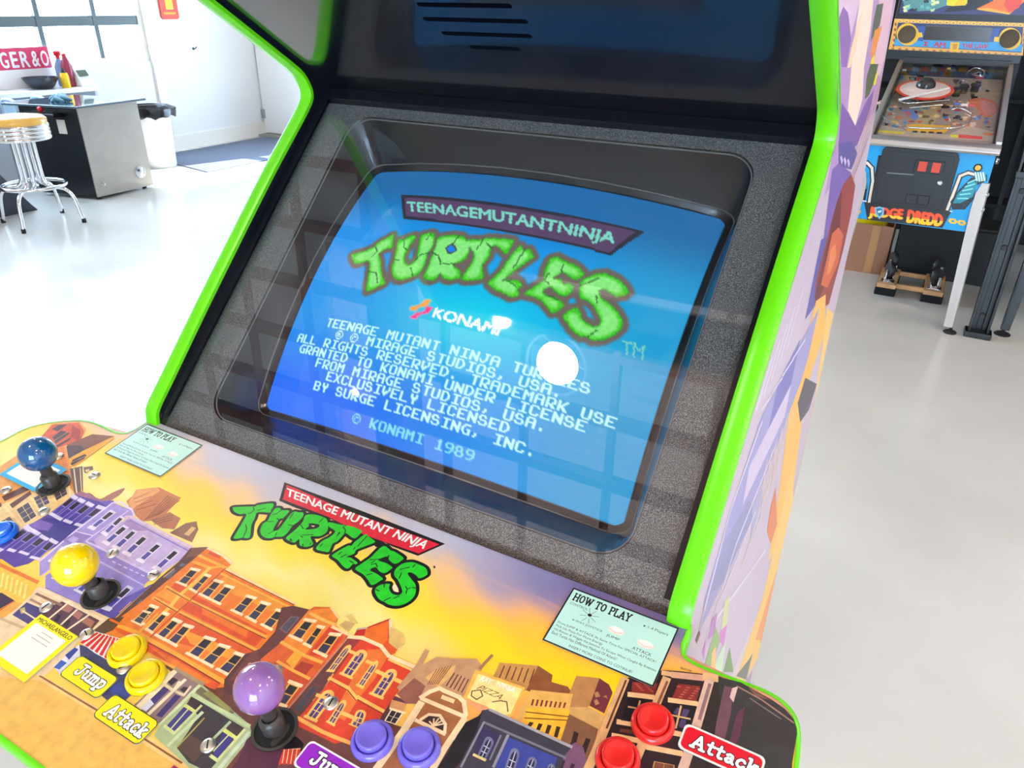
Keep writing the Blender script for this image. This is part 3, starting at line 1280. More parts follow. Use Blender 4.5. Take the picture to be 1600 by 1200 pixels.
for q in ([(400, 290), (452, 312), (682, 140), (622, 110)], [(535, 345), (580, 375), (772, 198), (722, 170)], [(545, 442), (602, 472), (812, 300), (755, 265)], [(648, 490), (706, 527), (907, 338), (850, 315)], [(758, 552), (822, 587), (1022, 403), (960, 370)],
          [(903, 627), (962, 657), (1167, 478), (1105, 450)], [(1073, 707), (1132, 742), (1352, 548), (1290, 515)], [(-20, 640), (30, 660), (160, 520), (110, 490)]):
    A.window(q, (226, 214, 236), [(84, 76, 160), (40, 26, 44)], 1, 2, .18, (240, 230, 246), None)
A.poly((150, 130, 204), [(362, 440), (442, 432), (470, 480), (1060, 780), (1040, 830), (960, 905), (560, 690), (330, 560), (280, 500)])
A.line((214, 196, 232), .0022, [(370, 445), (470, 490), (1060, 790)])
A.line((196, 180, 224), .0018, [(300, 540), (560, 680), (970, 905)])
for k in range(6):
    A.line((220, 204, 236), .0012, [(640 + 60 * k, 650 + 28 * k), (670 + 60 * k, 664 + 28 * k)])
A.poly((150, 132, 206), [(560, 690), (960, 905), (985, 950), (560, 1260), (60, 1090), (-60, 930), (-60, 800), (300, 560)])
A.poly((96, 84, 168), [(700, 1060), (985, 920), (980, 960), (570, 1262), (440, 1180)])
for q in ([(550, 1128), (617, 1152), (862, 930), (800, 895)], [(500, 960), (545, 980), (690, 850), (630, 820)], [(250, 945), (320, 980), (460, 860), (400, 830)], [(20, 820), (90, 850), (200, 740), (130, 700)]):
    A.window(q, (220, 208, 236), [(84, 76, 170), (40, 30, 60)], 1, 2, .18, (240, 232, 246), None)
A.line((120, 100, 180), .0020, [(-60, 930), (330, 1120), (570, 1265)])

# --- brown yard between the purple and the orange houses
A.crop(220, 840, 6.6667)
A.poly((96, 64, 60), [(520, 110), (700, 100), (640, 190), (260, 520), (-60, 800), (-280, 1000), (-320, 900), (-40, 640), (200, 420), (400, 250)])
A.poly((128, 84, 70), [(540, 110), (700, 105), (640, 190), (470, 210)])
for q in ([(395, 300), (430, 265), (470, 280), (450, 300)], [(245, 420), (340, 330), (370, 345), (300, 430)], [(-40, 690), (0, 650), (40, 665), (10, 690)]):
    A.poly((110, 110, 128), q)
A.line((250, 170, 100), .0010, [(240, 415), (350, 325)])
A.line((250, 170, 100), .0010, [(-220, 780), (-100, 670)])

# --- orange terrace
OR = (238, 126, 46)
A.crop(0, 0, 1)
A.poly((118, 66, 52), [(188, 984), (232, 950), (450, 990), (440, 1020), (400, 1080), (360, 1120), (280, 1060)])
A.poly(OR, [(325, 856), (346, 866), (363, 881), (354, 889), (462, 943), (432, 985), (405, 1015), (378, 1072), (330, 1076), (270, 1045), (232, 1022), (180, 1000), (160, 990), (187, 966), (222, 940)])
A.crop(220, 840, 6.6667)
A.poly((226, 92, 40), [(580, 250), (700, 300), (690, 330), (560, 290)])
A.poly((222, 90, 42), [(730, 130), (840, 190), (820, 225), (700, 170)])
A.poly((244, 152, 54), [(890, 400), (1500, 690), (1420, 800), (900, 560), (830, 440)])
A.poly((224, 84, 42), [(520, 640), (560, 600), (1320, 1000), (1260, 1060), (1190, 1140), (430, 750)])
A.poly((238, 120, 46), [(640, 720), (1120, 970), (1100, 1040), (640, 800)])
A.poly((226, 88, 40), [(360, 470), (560, 430), (420, 590), (300, 530)])
A.poly((248, 160, 60), [(150, 600), (260, 530), (400, 590), (330, 680)])
A.poly((226, 92, 44), [(340, 830), (400, 790), (1180, 1190), (1100, 1290), (230, 1060)])
A.poly((246, 158, 56), [(420, 950), (1000, 1180), (980, 1290), (520, 1110)])
for k, (c, w, pts) in enumerate([((252, 222, 170), .0026, [(700, 112), (858, 190), (945, 270)]), ((252, 214, 150), .0028, [(880, 322), (1610, 690)]), ((250, 180, 76), .0020, [(830, 372), (1590, 745)]),
                                 ((250, 180, 72), .0030, [(610, 190), (890, 320)]), ((250, 172, 66), .0034, [(550, 255), (720, 320), (850, 300)]), ((250, 178, 70), .0032, [(265, 515), (510, 655), (1305, 1040)]),
                                 ((250, 178, 70), .0032, [(130, 628), (395, 775), (1195, 1175)]), ((252, 196, 90), .0040, [(720, 320), (560, 470), (400, 610), (290, 740), (60, 960)])]):
    A.line(c, w, pts)
for pts in ([(880, 345), (1600, 705)], [(520, 670), (1300, 1055)], [(400, 792), (1190, 1190)], [(270, 530), (500, 660)], [(140, 640), (390, 785)]):
    A.line((140, 50, 30), .0009, pts)
for pts in ([(880, 325), (800, 400), (560, 620), (390, 770), (80, 1060)],):
    A.line((196, 74, 34), .0014, pts)
OW = [(380, 465), (470, 500), (605, 350), (520, 330)], [(520, 535), (580, 570), (720, 412), (665, 392)], [(620, 590), (710, 635), (845, 475), (765, 450)], [(735, 647), (825, 692), (960, 530), (875, 505)], [(955, 757), (1050, 802), (1190, 640), (1100, 613)], \
    [(1105, 827), (1195, 877), (1335, 705), (1250, 678)], [(1265, 907), (1360, 957), (1500, 785), (1410, 758)], [(165, 1017), (255, 1062), (415, 890), (330, 860)], [(280, 1077), (370, 1127), (535, 945), (445, 918)], [(60, 952), (122, 992), (282, 812), (225, 790)], [(-60, 860), (30, 900), (170, 740), (95, 712)]
for q in OW:
    A.window(q, (250, 190, 92), [(60, 62, 88), (46, 44, 56)], 1, 2, .12, (252, 228, 186), (252, 228, 190))
A.window([(1450, 985), (1530, 1000), (1610, 850), (1590, 830)], (190, 150, 130), (88, 84, 100), 1, 1, .12)
A.crop(180, 960, 6.6667)
A.poly((228, 88, 42), [(-60, 130), (60, 90), (250, 200), (620, 400), (1130, 690), (1040, 790), (610, 570), (330, 400), (230, 300)])
A.poly((240, 128, 48), [(380, 350), (620, 470), (1000, 700), (960, 730), (600, 540)])
for q in ([(755, 407), (865, 462), (1030, 275), (930, 243)], [(900, 482), (1010, 542), (1180, 355), (1080, 323)], [(1070, 572), (1185, 632), (1340, 440), (1245, 408)], [(430, 215), (510, 260), (670, 85), (600, 55)], [(545, 275), (635, 325), (790, 140), (710, 115)], [(180, 70), (268, 112), (360, -10), (290, -30)]):
    A.window(q, (248, 190, 96), [(62, 62, 92), (46, 42, 54)], 1, 2, .12, (252, 228, 186), (252, 230, 196))
A.line((250, 172, 62), .0038, [(40, 120), (250, 205), (620, 410), (1130, 705)])
A.line((130, 44, 30), .0010, [(350, 300), (620, 440), (1090, 720)])
A.line((250, 178, 70), .0024, [(240, 200), (440, 0)])
A.line((250, 178, 70), .0024, [(330, 405), (620, 560)])
A.poly((92, 56, 58), [(1350, 420), (1600, 330), (1650, 420), (1450, 640), (1250, 900), (1130, 800), (1140, 680)])
A.poly((120, 70, 66), [(1410, 400), (1560, 340), (1500, 520), (1330, 660), (1180, 700)])
A.window([(1270, 665), (1360, 690), (1490, 530), (1400, 505)], (200, 170, 140), (96, 92, 108), 1, 1, .1)

# --- street-level shade and awnings below the middle houses
A.crop(0, 0, 1)
A.poly((112, 64, 58), [(350, 1085), (470, 1090), (640, 1140), (760, 1170), (900, 1195), (960, 1290), (430, 1300), (330, 1200)])
A.poly((208, 78, 48), [(420, 1020), (500, 1050), (455, 1112), (430, 1135), (396, 1110), (405, 1060)])
A.crop(400, 900, 4)
A.poly((22, 18, 22), [(120, 960), (260, 1010), (300, 1050), (284, 1110), (60, 1130), (-40, 1080)])
A.poly((240, 196, 150), [(-60, 1060), (110, 1080), (110, 1140), (-60, 1160)])
A.poly((240, 196, 150), [(130, 1090), (280, 1078), (270, 1180), (120, 1170)])
for k in range(6):
    A.line((206, 60, 40), .0024, [(-40 + 28 * k, 1068), (-56 + 28 * k, 1150)])
    A.line((206, 60, 40), .0024, [(140 + 26 * k, 1090), (126 + 26 * k, 1176)])

# --- shopfronts under the terraces
A.crop(0, 880, 6.6667)
A.poly((238, 208, 164), [(-60, 640), (300, 330), (420, 240), (1180, 590), (1010, 720), (830, 800), (700, 980), (460, 1180), (0, 1100)])
A.poly((250, 196, 66), [(-120, -60), (20, -40), (390, 205), (330, 330), (230, 420), (120, 370), (-120, 250)])
for k in range(8):
    x = -60 + 48 * k
    A.line((255, 230, 134), .0020, [(x, 60 + 24 * k), (x - 24, 200 + 24 * k)])
A.line((230, 120, 40), .0034, [(-100, -30), (90, 60), (390, 200)])
A.poly((62, 30, 66), [(-120, 330), (20, 310), (150, 390), (-20, 490), (-120, 560)])
A.line((226, 70, 30), .0020, [(-100, 560), (150, 400)])
A.poly((236, 170, 70), [(150, 400), (240, 420), (60, 560), (-80, 640), (-60, 540)])
A.poly((74, 62, 120), [(130, 540), (280, 410), (470, 490), (440, 560), (300, 640)])
A.poly((196, 176, 90), [(210, 480), (260, 460), (270, 520), (220, 530)])
A.line((238, 212, 170), .0014, [(240, 500), (380, 590)])
A.poly((92, 56, 72), [(500, 470), (650, 400), (1040, 600), (960, 690), (860, 800), (620, 660), (430, 560)])
for q in ([(640, 490), (680, 420), (770, 470), (720, 520)], [(760, 550), (790, 480), (870, 530), (820, 590)], [(850, 610), (900, 560), (990, 610), (950, 680)]):
    A.poly((170, 110, 96), q)
for q in ([(560, 600), (600, 530), (640, 550), (600, 620)], [(660, 640), (700, 580), (740, 610), (700, 670)]):
    A.poly((40, 26, 50), q)
A.line((246, 222, 186), .0026, [(420, 270), (700, 410), (1080, 600)])
for pts in ([(720, 410), (500, 590)], [(930, 540), (700, 700)], [(1090, 600), (900, 760)], [(800, 490), (640, 640)]):
    A.line((248, 226, 190), .0022, pts)
A.line((150, 104, 90), .0024, [(380, 320), (640, 440)])
A.line((176, 130, 108), .0022, [(320, 380), (520, 480)])
A.line((206, 172, 134), .0026, [(-40, 560), (280, 690), (160, 790)])
A.poly((84, 58, 56), [(980, 700), (1130, 580), (1300, 560), (1180, 700), (1040, 760)])
A.line((236, 110, 40), .0020, [(1150, 590), (1260, 640)])
A.poly((228, 226, 238), [(560, 1080), (820, 850), (900, 900), (880, 960), (700, 1140), (640, 1180)])
A.poly((58, 92, 176), [(560, 1090), (640, 1010), (700, 1040), (620, 1110)])
A.poly((52, 70, 150), [(680, 960), (780, 880), (820, 900), (720, 1010)])
A.poly((66, 66, 108), [(830, 850), (950, 890), (1140, 1010), (1330, 1120), (1420, 1060), (1600, 1010), (1660, 1060), (1500, 1240), (1240, 1500), (1160, 1470), (900, 1240), (840, 1000)])
A.poly((58, 74, 150), [(1130, 1300), (1260, 1240), (1400, 1330), (1240, 1480)])
A.poly((236, 236, 232), [(830, 822), (1000, 715), (1260, 790), (1230, 900), (1140, 1022), (990, 940)])
for k in range(7):
    f = k / 6
    A.poly((222, 30, 40), [(836 + 300 * f, 826 + 190 * f), (866 + 300 * f, 845 + 190 * f), (1032 + 210 * f, 735 + 60 * f), (1010 + 210 * f, 722 + 60 * f)])
A.poly((222, 40, 40), [(1140, 1020), (1290, 1120), (1330, 1150), (1240, 1110), (1120, 1030)])
A.poly((206, 190, 186), [(1110, 1430), (1180, 1400), (1240, 1450), (1200, 1500), (1140, 1480)])
A.crop(160, 1030, 6.6667)
A.poly((150, 122, 120), [(330, 480), (760, 100), (1050, 260), (640, 640), (560, 690)])
A.poly((240, 222, 184), [(350, 490), (690, 150), (760, 100), (780, 140), (430, 510), (400, 530)])
A.poly((68, 62, 118), [(400, 520), (640, 290), (700, 320), (470, 550)])
A.poly((228, 222, 236), [(400, 520), (500, 420), (540, 470), (460, 545)])
A.poly((60, 44, 60), [(680, 240), (740, 190), (790, 220), (720, 280)])
A.line((236, 214, 170), .0024, [(640, 260), (740, 330), (800, 240)])
A.line((244, 228, 192), .0032, [(490, 570), (860, 220)])
A.poly((62, 54, 112), [(560, 590), (760, 370), (820, 390), (620, 610)])
A.poly((60, 46, 58), [(810, 320), (850, 290), (910, 300), (860, 360)])
A.line((236, 214, 170), .0022, [(770, 340), (850, 380), (920, 290)])
A.line((214, 226, 176), .0034, [(610, 680), (920, 370), (1040, 250)])
A.line((176, 148, 110), .0030, [(760, 100), (1050, 265)])
A.poly((176, 190, 140), [(540, 800), (610, 680), (960, 370), (1040, 270), (1540, 690), (1560, 800), (1240, 1200), (960, 1180), (660, 910)])
A.poly((120, 110, 84), [(970, 350), (1030, 290), (1380, 560), (1330, 590)])
A.poly((150, 146, 84), [(1050, 360), (1120, 330), (1340, 510), (1320, 560)])
A.poly((64, 58, 62), [(900, 440), (930, 390), (1480, 720), (1440, 800), (1100, 1180), (900, 1080), (780, 930), (1000, 600)])
A.poly((92, 70, 62), [(780, 920), (900, 780), (1100, 900), (960, 1080)])
A.line((176, 160, 90), .0014, [(790, 910), (950, 740), (1060, 620)])
A.poly((72, 56, 62), [(880, 470), (930, 400), (1040, 470), (970, 530)])
A.line((214, 220, 120), .0030, [(860, 490), (960, 550)])
A.poly((72, 66, 130), [(670, 700), (850, 500), (950, 560), (750, 760)])
A.line((216, 222, 150), .0012, [(715, 730), (890, 530)])
A.line((214, 222, 150), .0024, [(650, 700), (750, 775), (1030, 490)])
A.line((198, 214, 160), .0030, [(930, 370), (1340, 590), (1530, 700)])
A.line((206, 220, 170), .0030, [(690, 900), (1040, 560)])
A.poly((72, 58, 60), [(1290, 720), (1340, 650), (1480, 720), (1400, 800)])
A.line((214, 222, 120), .0030, [(1270, 740), (1380, 820)])
A.poly((66, 62, 130), [(1150, 1010), (1260, 770), (1370, 830), (1200, 1060)])
A.line((216, 222, 150), .0012, [(1160, 960), (1320, 790)])
A.line((214, 222, 150), .0024, [(1130, 1010), (1200, 1060), (1480, 740)])
A.line((206, 220, 190), .0032, [(1230, 1130), (1530, 770)])
A.line((180, 200, 160), .0026, [(1330, 660), (1120, 870)])
A.poly((84, 40, 60), [(1500, 850), (1650, 700), (1900, 900), (1800, 1200), (1240, 1240), (1400, 1080)])

# --- orange / red corner houses in the middle
A.crop(440, 950, 6.6667)
A.poly((104, 60, 60), [(0, 0), (120, -20), (290, 20), (10, 350), (-220, 560), (-260, 460), (-80, 300)])
A.poly((226, 100, 50), [(0, 360), (280, 30), (340, -10), (520, -4), (596, 100), (560, 180), (640, 240), (700, 300), (560, 480), (300, 740), (-60, 560), (-200, 640), (-220, 540)])
A.poly((242, 140, 52), [(20, 350), (280, 30), (520, 0), (590, 95), (560, 175), (500, 190), (240, 500), (150, 440)])
A.poly((214, 70, 44), [(500, 200), (640, 250), (640, 320), (480, 520), (280, 490)])
A.line((250, 188, 96), .0030, [(300, 60), (460, 140), (570, 180)])
A.line((252, 214, 150), .0024, [(520, 0), (595, 105)])
A.line((252, 214, 160), .0030, [(530, 200), (720, 290)])
A.line((250, 180, 80), .0030, [(0, 360), (240, 500), (420, 570)])
A.line((250, 180, 80), .0026, [(-40, 560), (130, 660), (290, 740)])
A.poly((248, 176, 60), [(50, 560), (140, 450), (220, 500), (120, 640)])
A.poly((178, 62, 50), [(210, 560), (340, 600), (250, 700), (130, 640)])
for q in ([(95, 292), (205, 342), (345, 150), (240, 128)], [(235, 372), (305, 407), (437, 215), (370, 198)], [(350, 452), (462, 502), (605, 292), (500, 278)], [(-60, 990), (45, 1025), (197, 822), (80, 778)]):
    A.window(q, (246, 178, 84), [(64, 58, 84), (44, 40, 50)], 1, 2, .14, (252, 224, 176), (252, 226, 180))
A.window([(-20, 220), (50, 270), (190, 100), (100, 90)], (140, 110, 110), (84, 80, 96), 1, 1, .1)
A.poly((104, 62, 62), [(690, 290), (760, 310), (640, 500), (430, 860), (180, 1110), (60, 1200), (-80, 1220), (-40, 1080), (60, 1050), (320, 740), (560, 460)])
A.line((206, 130, 100), .0018, [(700, 300), (330, 740), (60, 1060)])
A.window([(110, 1080), (180, 1110), (410, 810), (340, 790)], (120, 70, 66), (74, 72, 84), 1, 2, .12)
A.poly((222, 70, 46), [(720, 310), (850, 310), (1040, 390), (1120, 500), (1410, 630), (1380, 680), (1270, 810), (1180, 920), (1080, 1080), (980, 1210), (920, 1320), (560, 1420), (100, 1200), (150, 1180), (430, 860), (540, 700), (650, 520)])
A.poly((236, 120, 56), [(900, 440), (1020, 430), (1110, 510), (960, 760), (800, 950), (660, 1180), (540, 1120), (690, 830), (790, 640)])
A.poly((150, 60, 60), [(700, 320), (830, 330), (740, 430), (560, 700), (480, 650)])
A.poly((238, 116, 46), [(850, 300), (890, 215), (1130, 122), (1137, 315), (1110, 340), (1040, 390)])
A.poly((190, 46, 44), [(755, 290), (790, 225), (885, 212), (860, 290)])
A.poly((226, 90, 44), [(1040, 390), (1110, 335), (1140, 330), (1215, 425), (1180, 480), (1120, 500)])
A.line((200, 50, 46), .0016, [(885, 215), (1128, 122), (1120, 320)])
A.line((250, 216, 176), .0026, [(1134, 130), (1138, 318), (1222, 425)])
A.line((206, 180, 160), .0018, [(790, 225), (890, 210)])
A.line((252, 222, 170), .0034, [(700, 305), (850, 318), (1035, 400), (1120, 505), (1415, 632)])
A.line((250, 196, 110), .0022, [(1120, 540), (1380, 660)])
A.line((250, 194, 100), .0036, [(500, 740), (690, 840), (780, 950)])
A.line((250, 194, 100), .0036, [(790, 935), (1070, 1090)])
A.line((150, 40, 40), .0009, [(505, 760), (690, 862), (775, 968)])
A.line((150, 40, 40), .0009, [(790, 958), (1060, 1108)])
A.line((250, 180, 90), .0030, [(170, 1150), (420, 1290), (560, 1350), (900, 1480)])
PUR, YF2 = (86, 66, 120), (250, 196, 104)
for q in ([(620, 685), (730, 732), (912, 480), (800, 430)], [(788, 805), (850, 832), (1020, 580), (960, 552)], [(930, 892), (1050, 942), (1222, 680), (1110, 632)], [(250, 1132), (362, 1180), (572, 900), (452, 850)], [(478, 1185), (550, 1225), (690, 990), (622, 962)], [(715, 1215), (830, 1265), (892, 1090), (790, 1060)], [(480, 655), (545, 662), (742, 412), (672, 390)]):
    A.arch(q, YF2, PUR, (250, 200, 120))
A.line(YF2, .0030, [(700, 450), (800, 490)])
A.line(YF2, .0030, [(890, 560), (960, 590)])
A.line(YF2, .0034, [(990, 660), (1110, 720)])
A.line(YF2, .0034, [(1190, 750), (1290, 800)])
A.line(YF2, .0030, [(370, 910), (460, 940)])
A.line(YF2, .0030, [(640, 1100), (780, 1160)])
A.poly((96, 60, 66), [(1180, 920), (1320, 970), (1240, 1120), (1100, 1320), (960, 1280), (1060, 1100)])
A.poly((214, 150, 96), [(1150, 960), (1300, 1000), (1270, 1090), (1120, 1050)])
A.line((250, 200, 130), .0022, [(1200, 910), (1330, 970)])
A.window([(1070, 1180), (1190, 1220), (1270, 1100), (1140, 1060)], (250, 226, 190), (52, 44, 56), 2, 2, .10, None, (250, 220, 170))

# --- pale town far off, and the signboard
A.crop(400, 900, 4)
A.poly((200, 150, 110), [(880, 700), (1000, 560), (1060, 460), (1085, 470), (1040, 560), (1130, 510), (1250, 520), (1380, 520), (1420, 570), (1310, 760), (1150, 720), (1040, 760), (930, 760)])
A.poly((150, 92, 78), [(880, 740), (990, 640), (1060, 690), (1010, 800), (940, 800)])
A.poly((226, 176, 110), [(1060, 640), (1120, 590), (1250, 560), (1230, 620), (1140, 700)])
for k in range(6):
    A.line((150, 92, 60), .0009, [(1075 + 12 * k, 680), (1130 + 18 * k, 585 - 4 * k)])
for k in range(6):
    A.line((112, 66, 50), .0011, [(1190 + 24 * k, 690 + 10 * k), (1240 + 22 * k, 610 + 10 * k)])
A.line((170, 120, 84), .0026, [(1400, 580), (1475, 500)])
A.poly((236, 200, 120), [(600, 300), (560, 250), (600, 240), (640, 300)])
A.poly((226, 186, 110), [(840, 320), (920, 370), (930, 430), (880, 460), (830, 420)])
A.poly((210, 170, 110), [(520, 310), (560, 280), (620, 300), (580, 350)])
A.crop(700, 1000, 5.3333)
A.poly((204, 146, 84), [(430, 188), (752, 214), (650, 420), (520, 480), (380, 300)])
for k in range(6):
    A.line((120, 76, 50), .0012, [(430 + 50 * k, 310 + 10 * k), (470 + 50 * k, 215 + 6 * k)])
A.poly((146, 86, 52), [(752, 214), (872, 292), (862, 350), (1000, 390), (1040, 450), (680, 430), (650, 420)])
A.poly((188, 130, 80), [(1070, 298), (1262, 318), (1182, 545), (1100, 620), (1000, 600), (1012, 440)])
A.poly((116, 50, 58), [(1262, 318), (1342, 372), (1372, 440), (1302, 612), (1180, 548)])
for q in ([(1220, 440), (1250, 430), (1270, 470), (1230, 480)], [(1215, 510), (1240, 490), (1262, 530), (1230, 545)], [(1290, 470), (1320, 460), (1330, 490)]):
    A.poly((190, 130, 90), q)
A.poly((216, 166, 100), [(1010, 560), (1180, 560), (1310, 640), (1250, 760), (1000, 640)])
A.poly((248, 186, 84), [(230, 250), (255, 262), (645, 400), (530, 645), (440, 700), (130, 480)])
A.poly((252, 224, 146), [(252, 285), (620, 412), (520, 620), (400, 640), (160, 480)])
A.poly((236, 160, 110), [(150, 490), (330, 560), (420, 640), (330, 640), (140, 520)])
A.text('NINJA', [(392, 392), (540, 452), (572, 408), (420, 350)], (250, 246, 232), .03)
A.text('RAY', [(262, 342), (350, 374), (382, 336), (292, 304)], (250, 246, 232), .03)
A.text('PIZZA', [(236, 410), (430, 500), (482, 470), (290, 384)], (120, 74, 40), .0)
A.line((110, 70, 40), .0009, [(200, 430), (270, 420), (290, 470), (240, 500), (195, 470), (200, 430)])
A.line((110, 70, 40), .0009, [(370, 520), (440, 510), (490, 520), (500, 600)])
A.poly((232, 176, 92), [(690, 415), (1042, 450), (1010, 580), (680, 560), (600, 690), (560, 660)])
for k in range(8):
    A.poly((140, 60, 40), [(690 + 38 * k, 545 + 3 * k), (705 + 38 * k, 548 + 3 * k), (720 + 38 * k, 495 + 4 * k), (704 + 38 * k, 492 + 4 * k)])
A.poly((246, 186, 56), [(660, 560), (1020, 582), (1000, 650), (940, 840), (860, 810), (620, 690)])
A.line((150, 90, 30), .0010, [(650, 600), (1010, 640)])
A.line((150, 90, 30), .0010, [(640, 650), (1000, 670)])
for k in range(4):
    A.poly((70, 44, 36), [(660 + 74 * k, 715 + 30 * k), (690 + 74 * k, 725 + 30 * k), (716 + 74 * k, 690 + 12 * k), (682 + 74 * k, 682 + 12 * k)])
A.poly((132, 88, 62), [(1010, 620), (1250, 745), (1190, 980), (1110, 1220), (1000, 1200), (940, 840)])
for q in ([(1020, 870), (1060, 890), (1090, 780), (1050, 760)], [(1100, 940), (1140, 965), (1190, 830), (1150, 820)]):
    A.poly((56, 38, 40), q)
A.poly((124, 84, 112), [(900, 960), (1060, 855), (1130, 900), (1150, 1000), (1080, 1240), (880, 1240)])
for q in ([(920, 1060), (950, 1000), (980, 1010), (950, 1080)], [(1000, 1100), (1030, 1030), (1060, 1040), (1030, 1120)]):
    A.poly((60, 40, 60), q)
# dark shop, brownstone gable
A.poly((66, 62, 74), [(285, 590), (352, 578), (1035, 890), (960, 985), (900, 1240), (-100, 1240), (100, 1040), (190, 800)])
A.poly((40, 36, 40), [(130, 700), (250, 640), (290, 600), (240, 760), (100, 1030), (-100, 1240), (-200, 1240), (0, 940)])
A.poly((64, 74, 150), [(500, 810), (910, 985), (830, 1240), (400, 1240), (400, 1050)])
A.poly((62, 54, 92), [(280, 720), (440, 800), (350, 1000), (220, 980)])
A.line((168, 160, 166), .0022, [(350, 585), (1030, 895)])
A.line((120, 118, 130), .0018, [(300, 690), (980, 985)])
A.line((146, 140, 152), .0016, [(300, 690), (110, 1060)])
A.line((150, 146, 158), .0022, [(500, 800), (380, 1060)])
A.line((130, 126, 140), .0014, [(440, 800), (350, 1000)])
for q in ([(245, 970), (315, 1000), (390, 850), (320, 800)], [(460, 1110), (540, 1140), (605, 940), (530, 900)], [(620, 1130), (690, 1160), (750, 1010), (680, 970)], [(790, 1180), (850, 1200), (900, 1060), (840, 1030)]):
    A.arch(q, (120, 120, 150), (44, 42, 70), (200, 200, 220))
A.line((236, 210, 140), .0020, [(215, 960), (310, 1005)])
A.crop(400, 900, 4)
A.poly((168, 104, 66), [(1030, 760), (1080, 720), (1160, 712), (1210, 740), (1300, 790), (1318, 880), (1240, 1000), (1130, 1210), (1000, 1320), (700, 1260), (760, 1200), (930, 960)])
A.line((252, 218, 170), .0036, [(1030, 762), (1090, 725), (1150, 705), (1180, 722), (1270, 760), (1300, 790), (1312, 870)])
A.line((252, 218, 170), .0034, [(1040, 770), (1310, 885)])
A.line((246, 214, 166), .0060, [(1030, 800), (930, 960), (760, 1200)])
A.line((246, 214, 166), .0050, [(1300, 900), (1180, 1080), (1060, 1290)])
A.poly((244, 208, 150), [(1165, 745), (1245, 775), (1235, 800), (1155, 770)])
A.poly((70, 52, 50), [(1040, 910), (1090, 870), (1150, 880), (1180, 930), (1170, 980)])
for k in range(6):
    a = math.pi * (k + .5) / 6.5
    A.line((250, 220, 176), .0012, [(1110, 940), (1110 + 62 * math.cos(a) + 10, 940 - 62 * math.sin(a) + 6 * k)])
A.line((252, 222, 180), .0030, [(1000, 905), (1180, 990)])
A.line((252, 222, 180), .0024, [(1030, 900), (1080, 868), (1150, 875), (1185, 930), (1180, 980)])

# --- dark house, right
A.crop(940, 1030, 5)
A.poly((50, 32, 38), [(205, 150), (400, 110), (470, 88), (590, 95), (900, 130), (1150, 230), (1120, 420), (1060, 560), (960, 1000), (-200, 1050), (-60, 760), (0, 640)])
A.poly((56, 52, 52), [(905, 140), (1090, 185), (1180, 238), (1330, 320), (1430, 390), (1500, 470), (1530, 560), (1490, 800), (1470, 1100), (880, 1100), (980, 700)])
A.poly((112, 72, 84), [(960, 210), (1030, 230), (1010, 420), (960, 640), (880, 600), (900, 480)])
A.poly((226, 190, 180), [(1020, 230), (1065, 215), (1030, 340), (1000, 300)])
A.poly((96, 50, 70), [(1060, 420), (1120, 370), (1080, 600), (1040, 680), (1000, 640)])
A.poly((128, 84, 74), [(1150, 225), (1260, 290), (1330, 330), (1200, 290)])
A.line((160, 120, 104), .0012, [(1060, 215), (1250, 320), (1500, 500)])
A.line((130, 110, 110), .0010, [(1160, 310), (1400, 470)])
A.poly((140, 48, 44), [(240, 180), (440, 190), (410, 280), (232, 265)])
A.poly((140, 48, 44), [(600, 195), (770, 215), (740, 335), (550, 305)])
for k in range(12):
    x, y = 590 + 15 * (k * 5 % 11), 215 + 9 * k
    A.line((196, 96, 80), .0010, [(x, y), (x + 24, y + 3)])
for k in range(8):
    x, y = 260 + 15 * (k * 5 % 9), 195 + 8 * k
    A.line((186, 86, 74), .0010, [(x, y), (x + 22, y + 3)])
A.poly((108, 64, 64), [(470, 95), (560, 105), (830, 130), (900, 145), (890, 175), (470, 130)])
A.line((228, 176, 128), .0044, [(480, 110), (540, 120)])
A.line((220, 160, 134), .0056, [(560, 125), (800, 150)])
A.line((232, 180, 130), .0070, [(810, 135), (890, 150)])
A.line((228, 176, 122), .0066, [(180, 165), (20, 560), (-60, 760), (-170, 1000)])
A.line((110, 60, 50), .0016, [(190, 170), (40, 540)])
A.line((228, 178, 128), .0066, [(505, 160), (400, 420), (330, 640), (220, 900)])
A.line((140, 84, 76), .0020, [(512, 180), (410, 420)])
A.line((222, 180, 160), .0070, [(840, 180), (760, 460), (690, 700), (600, 960)])
A.line((150, 110, 110), .0026, [(845, 200), (765, 470)])
for pts in ([(215, 278), (400, 300)], [(530, 322), (740, 352)], [(130, 492), (300, 520)], [(90, 600), (290, 640)], [(480, 560), (660, 600)], [(360, 690), (620, 740)]):
    A.line((240, 192, 140), .0042, pts)
for q in ([(150, 480), (330, 510), (400, 320), (215, 300)], [(500, 540), (680, 570), (740, 370), (560, 345)]):
    A.poly((34, 26, 34), q)
for c, pts in (((222, 176, 120), [(580, 540), (620, 370)]), ((222, 176, 120), [(545, 440), (690, 470)]), ((200, 150, 110), [(280, 400), (300, 330)]), ((200, 150, 110), [(210, 375), (290, 390)])):
    A.line(c, .0014, pts)
for q in ([(560, 420), (590, 380), (610, 385), (590, 440)], [(620, 440), (640, 390), (690, 400), (660, 460)], [(600, 530), (620, 470), (660, 480), (650, 550)]):
    A.poly((88, 66, 110), q)
A.poly((110, 60, 50), [(150, 545), (270, 560), (260, 590), (140, 570)])
A.window([(370, 960), (560, 1000), (570, 830), (410, 800)], (206, 150, 96), (120, 70, 50), 2, 2, .05)
A.text('963100', [(612, 78), (700, 104), (706, 90), (618, 62)], (40, 30, 60), .0)

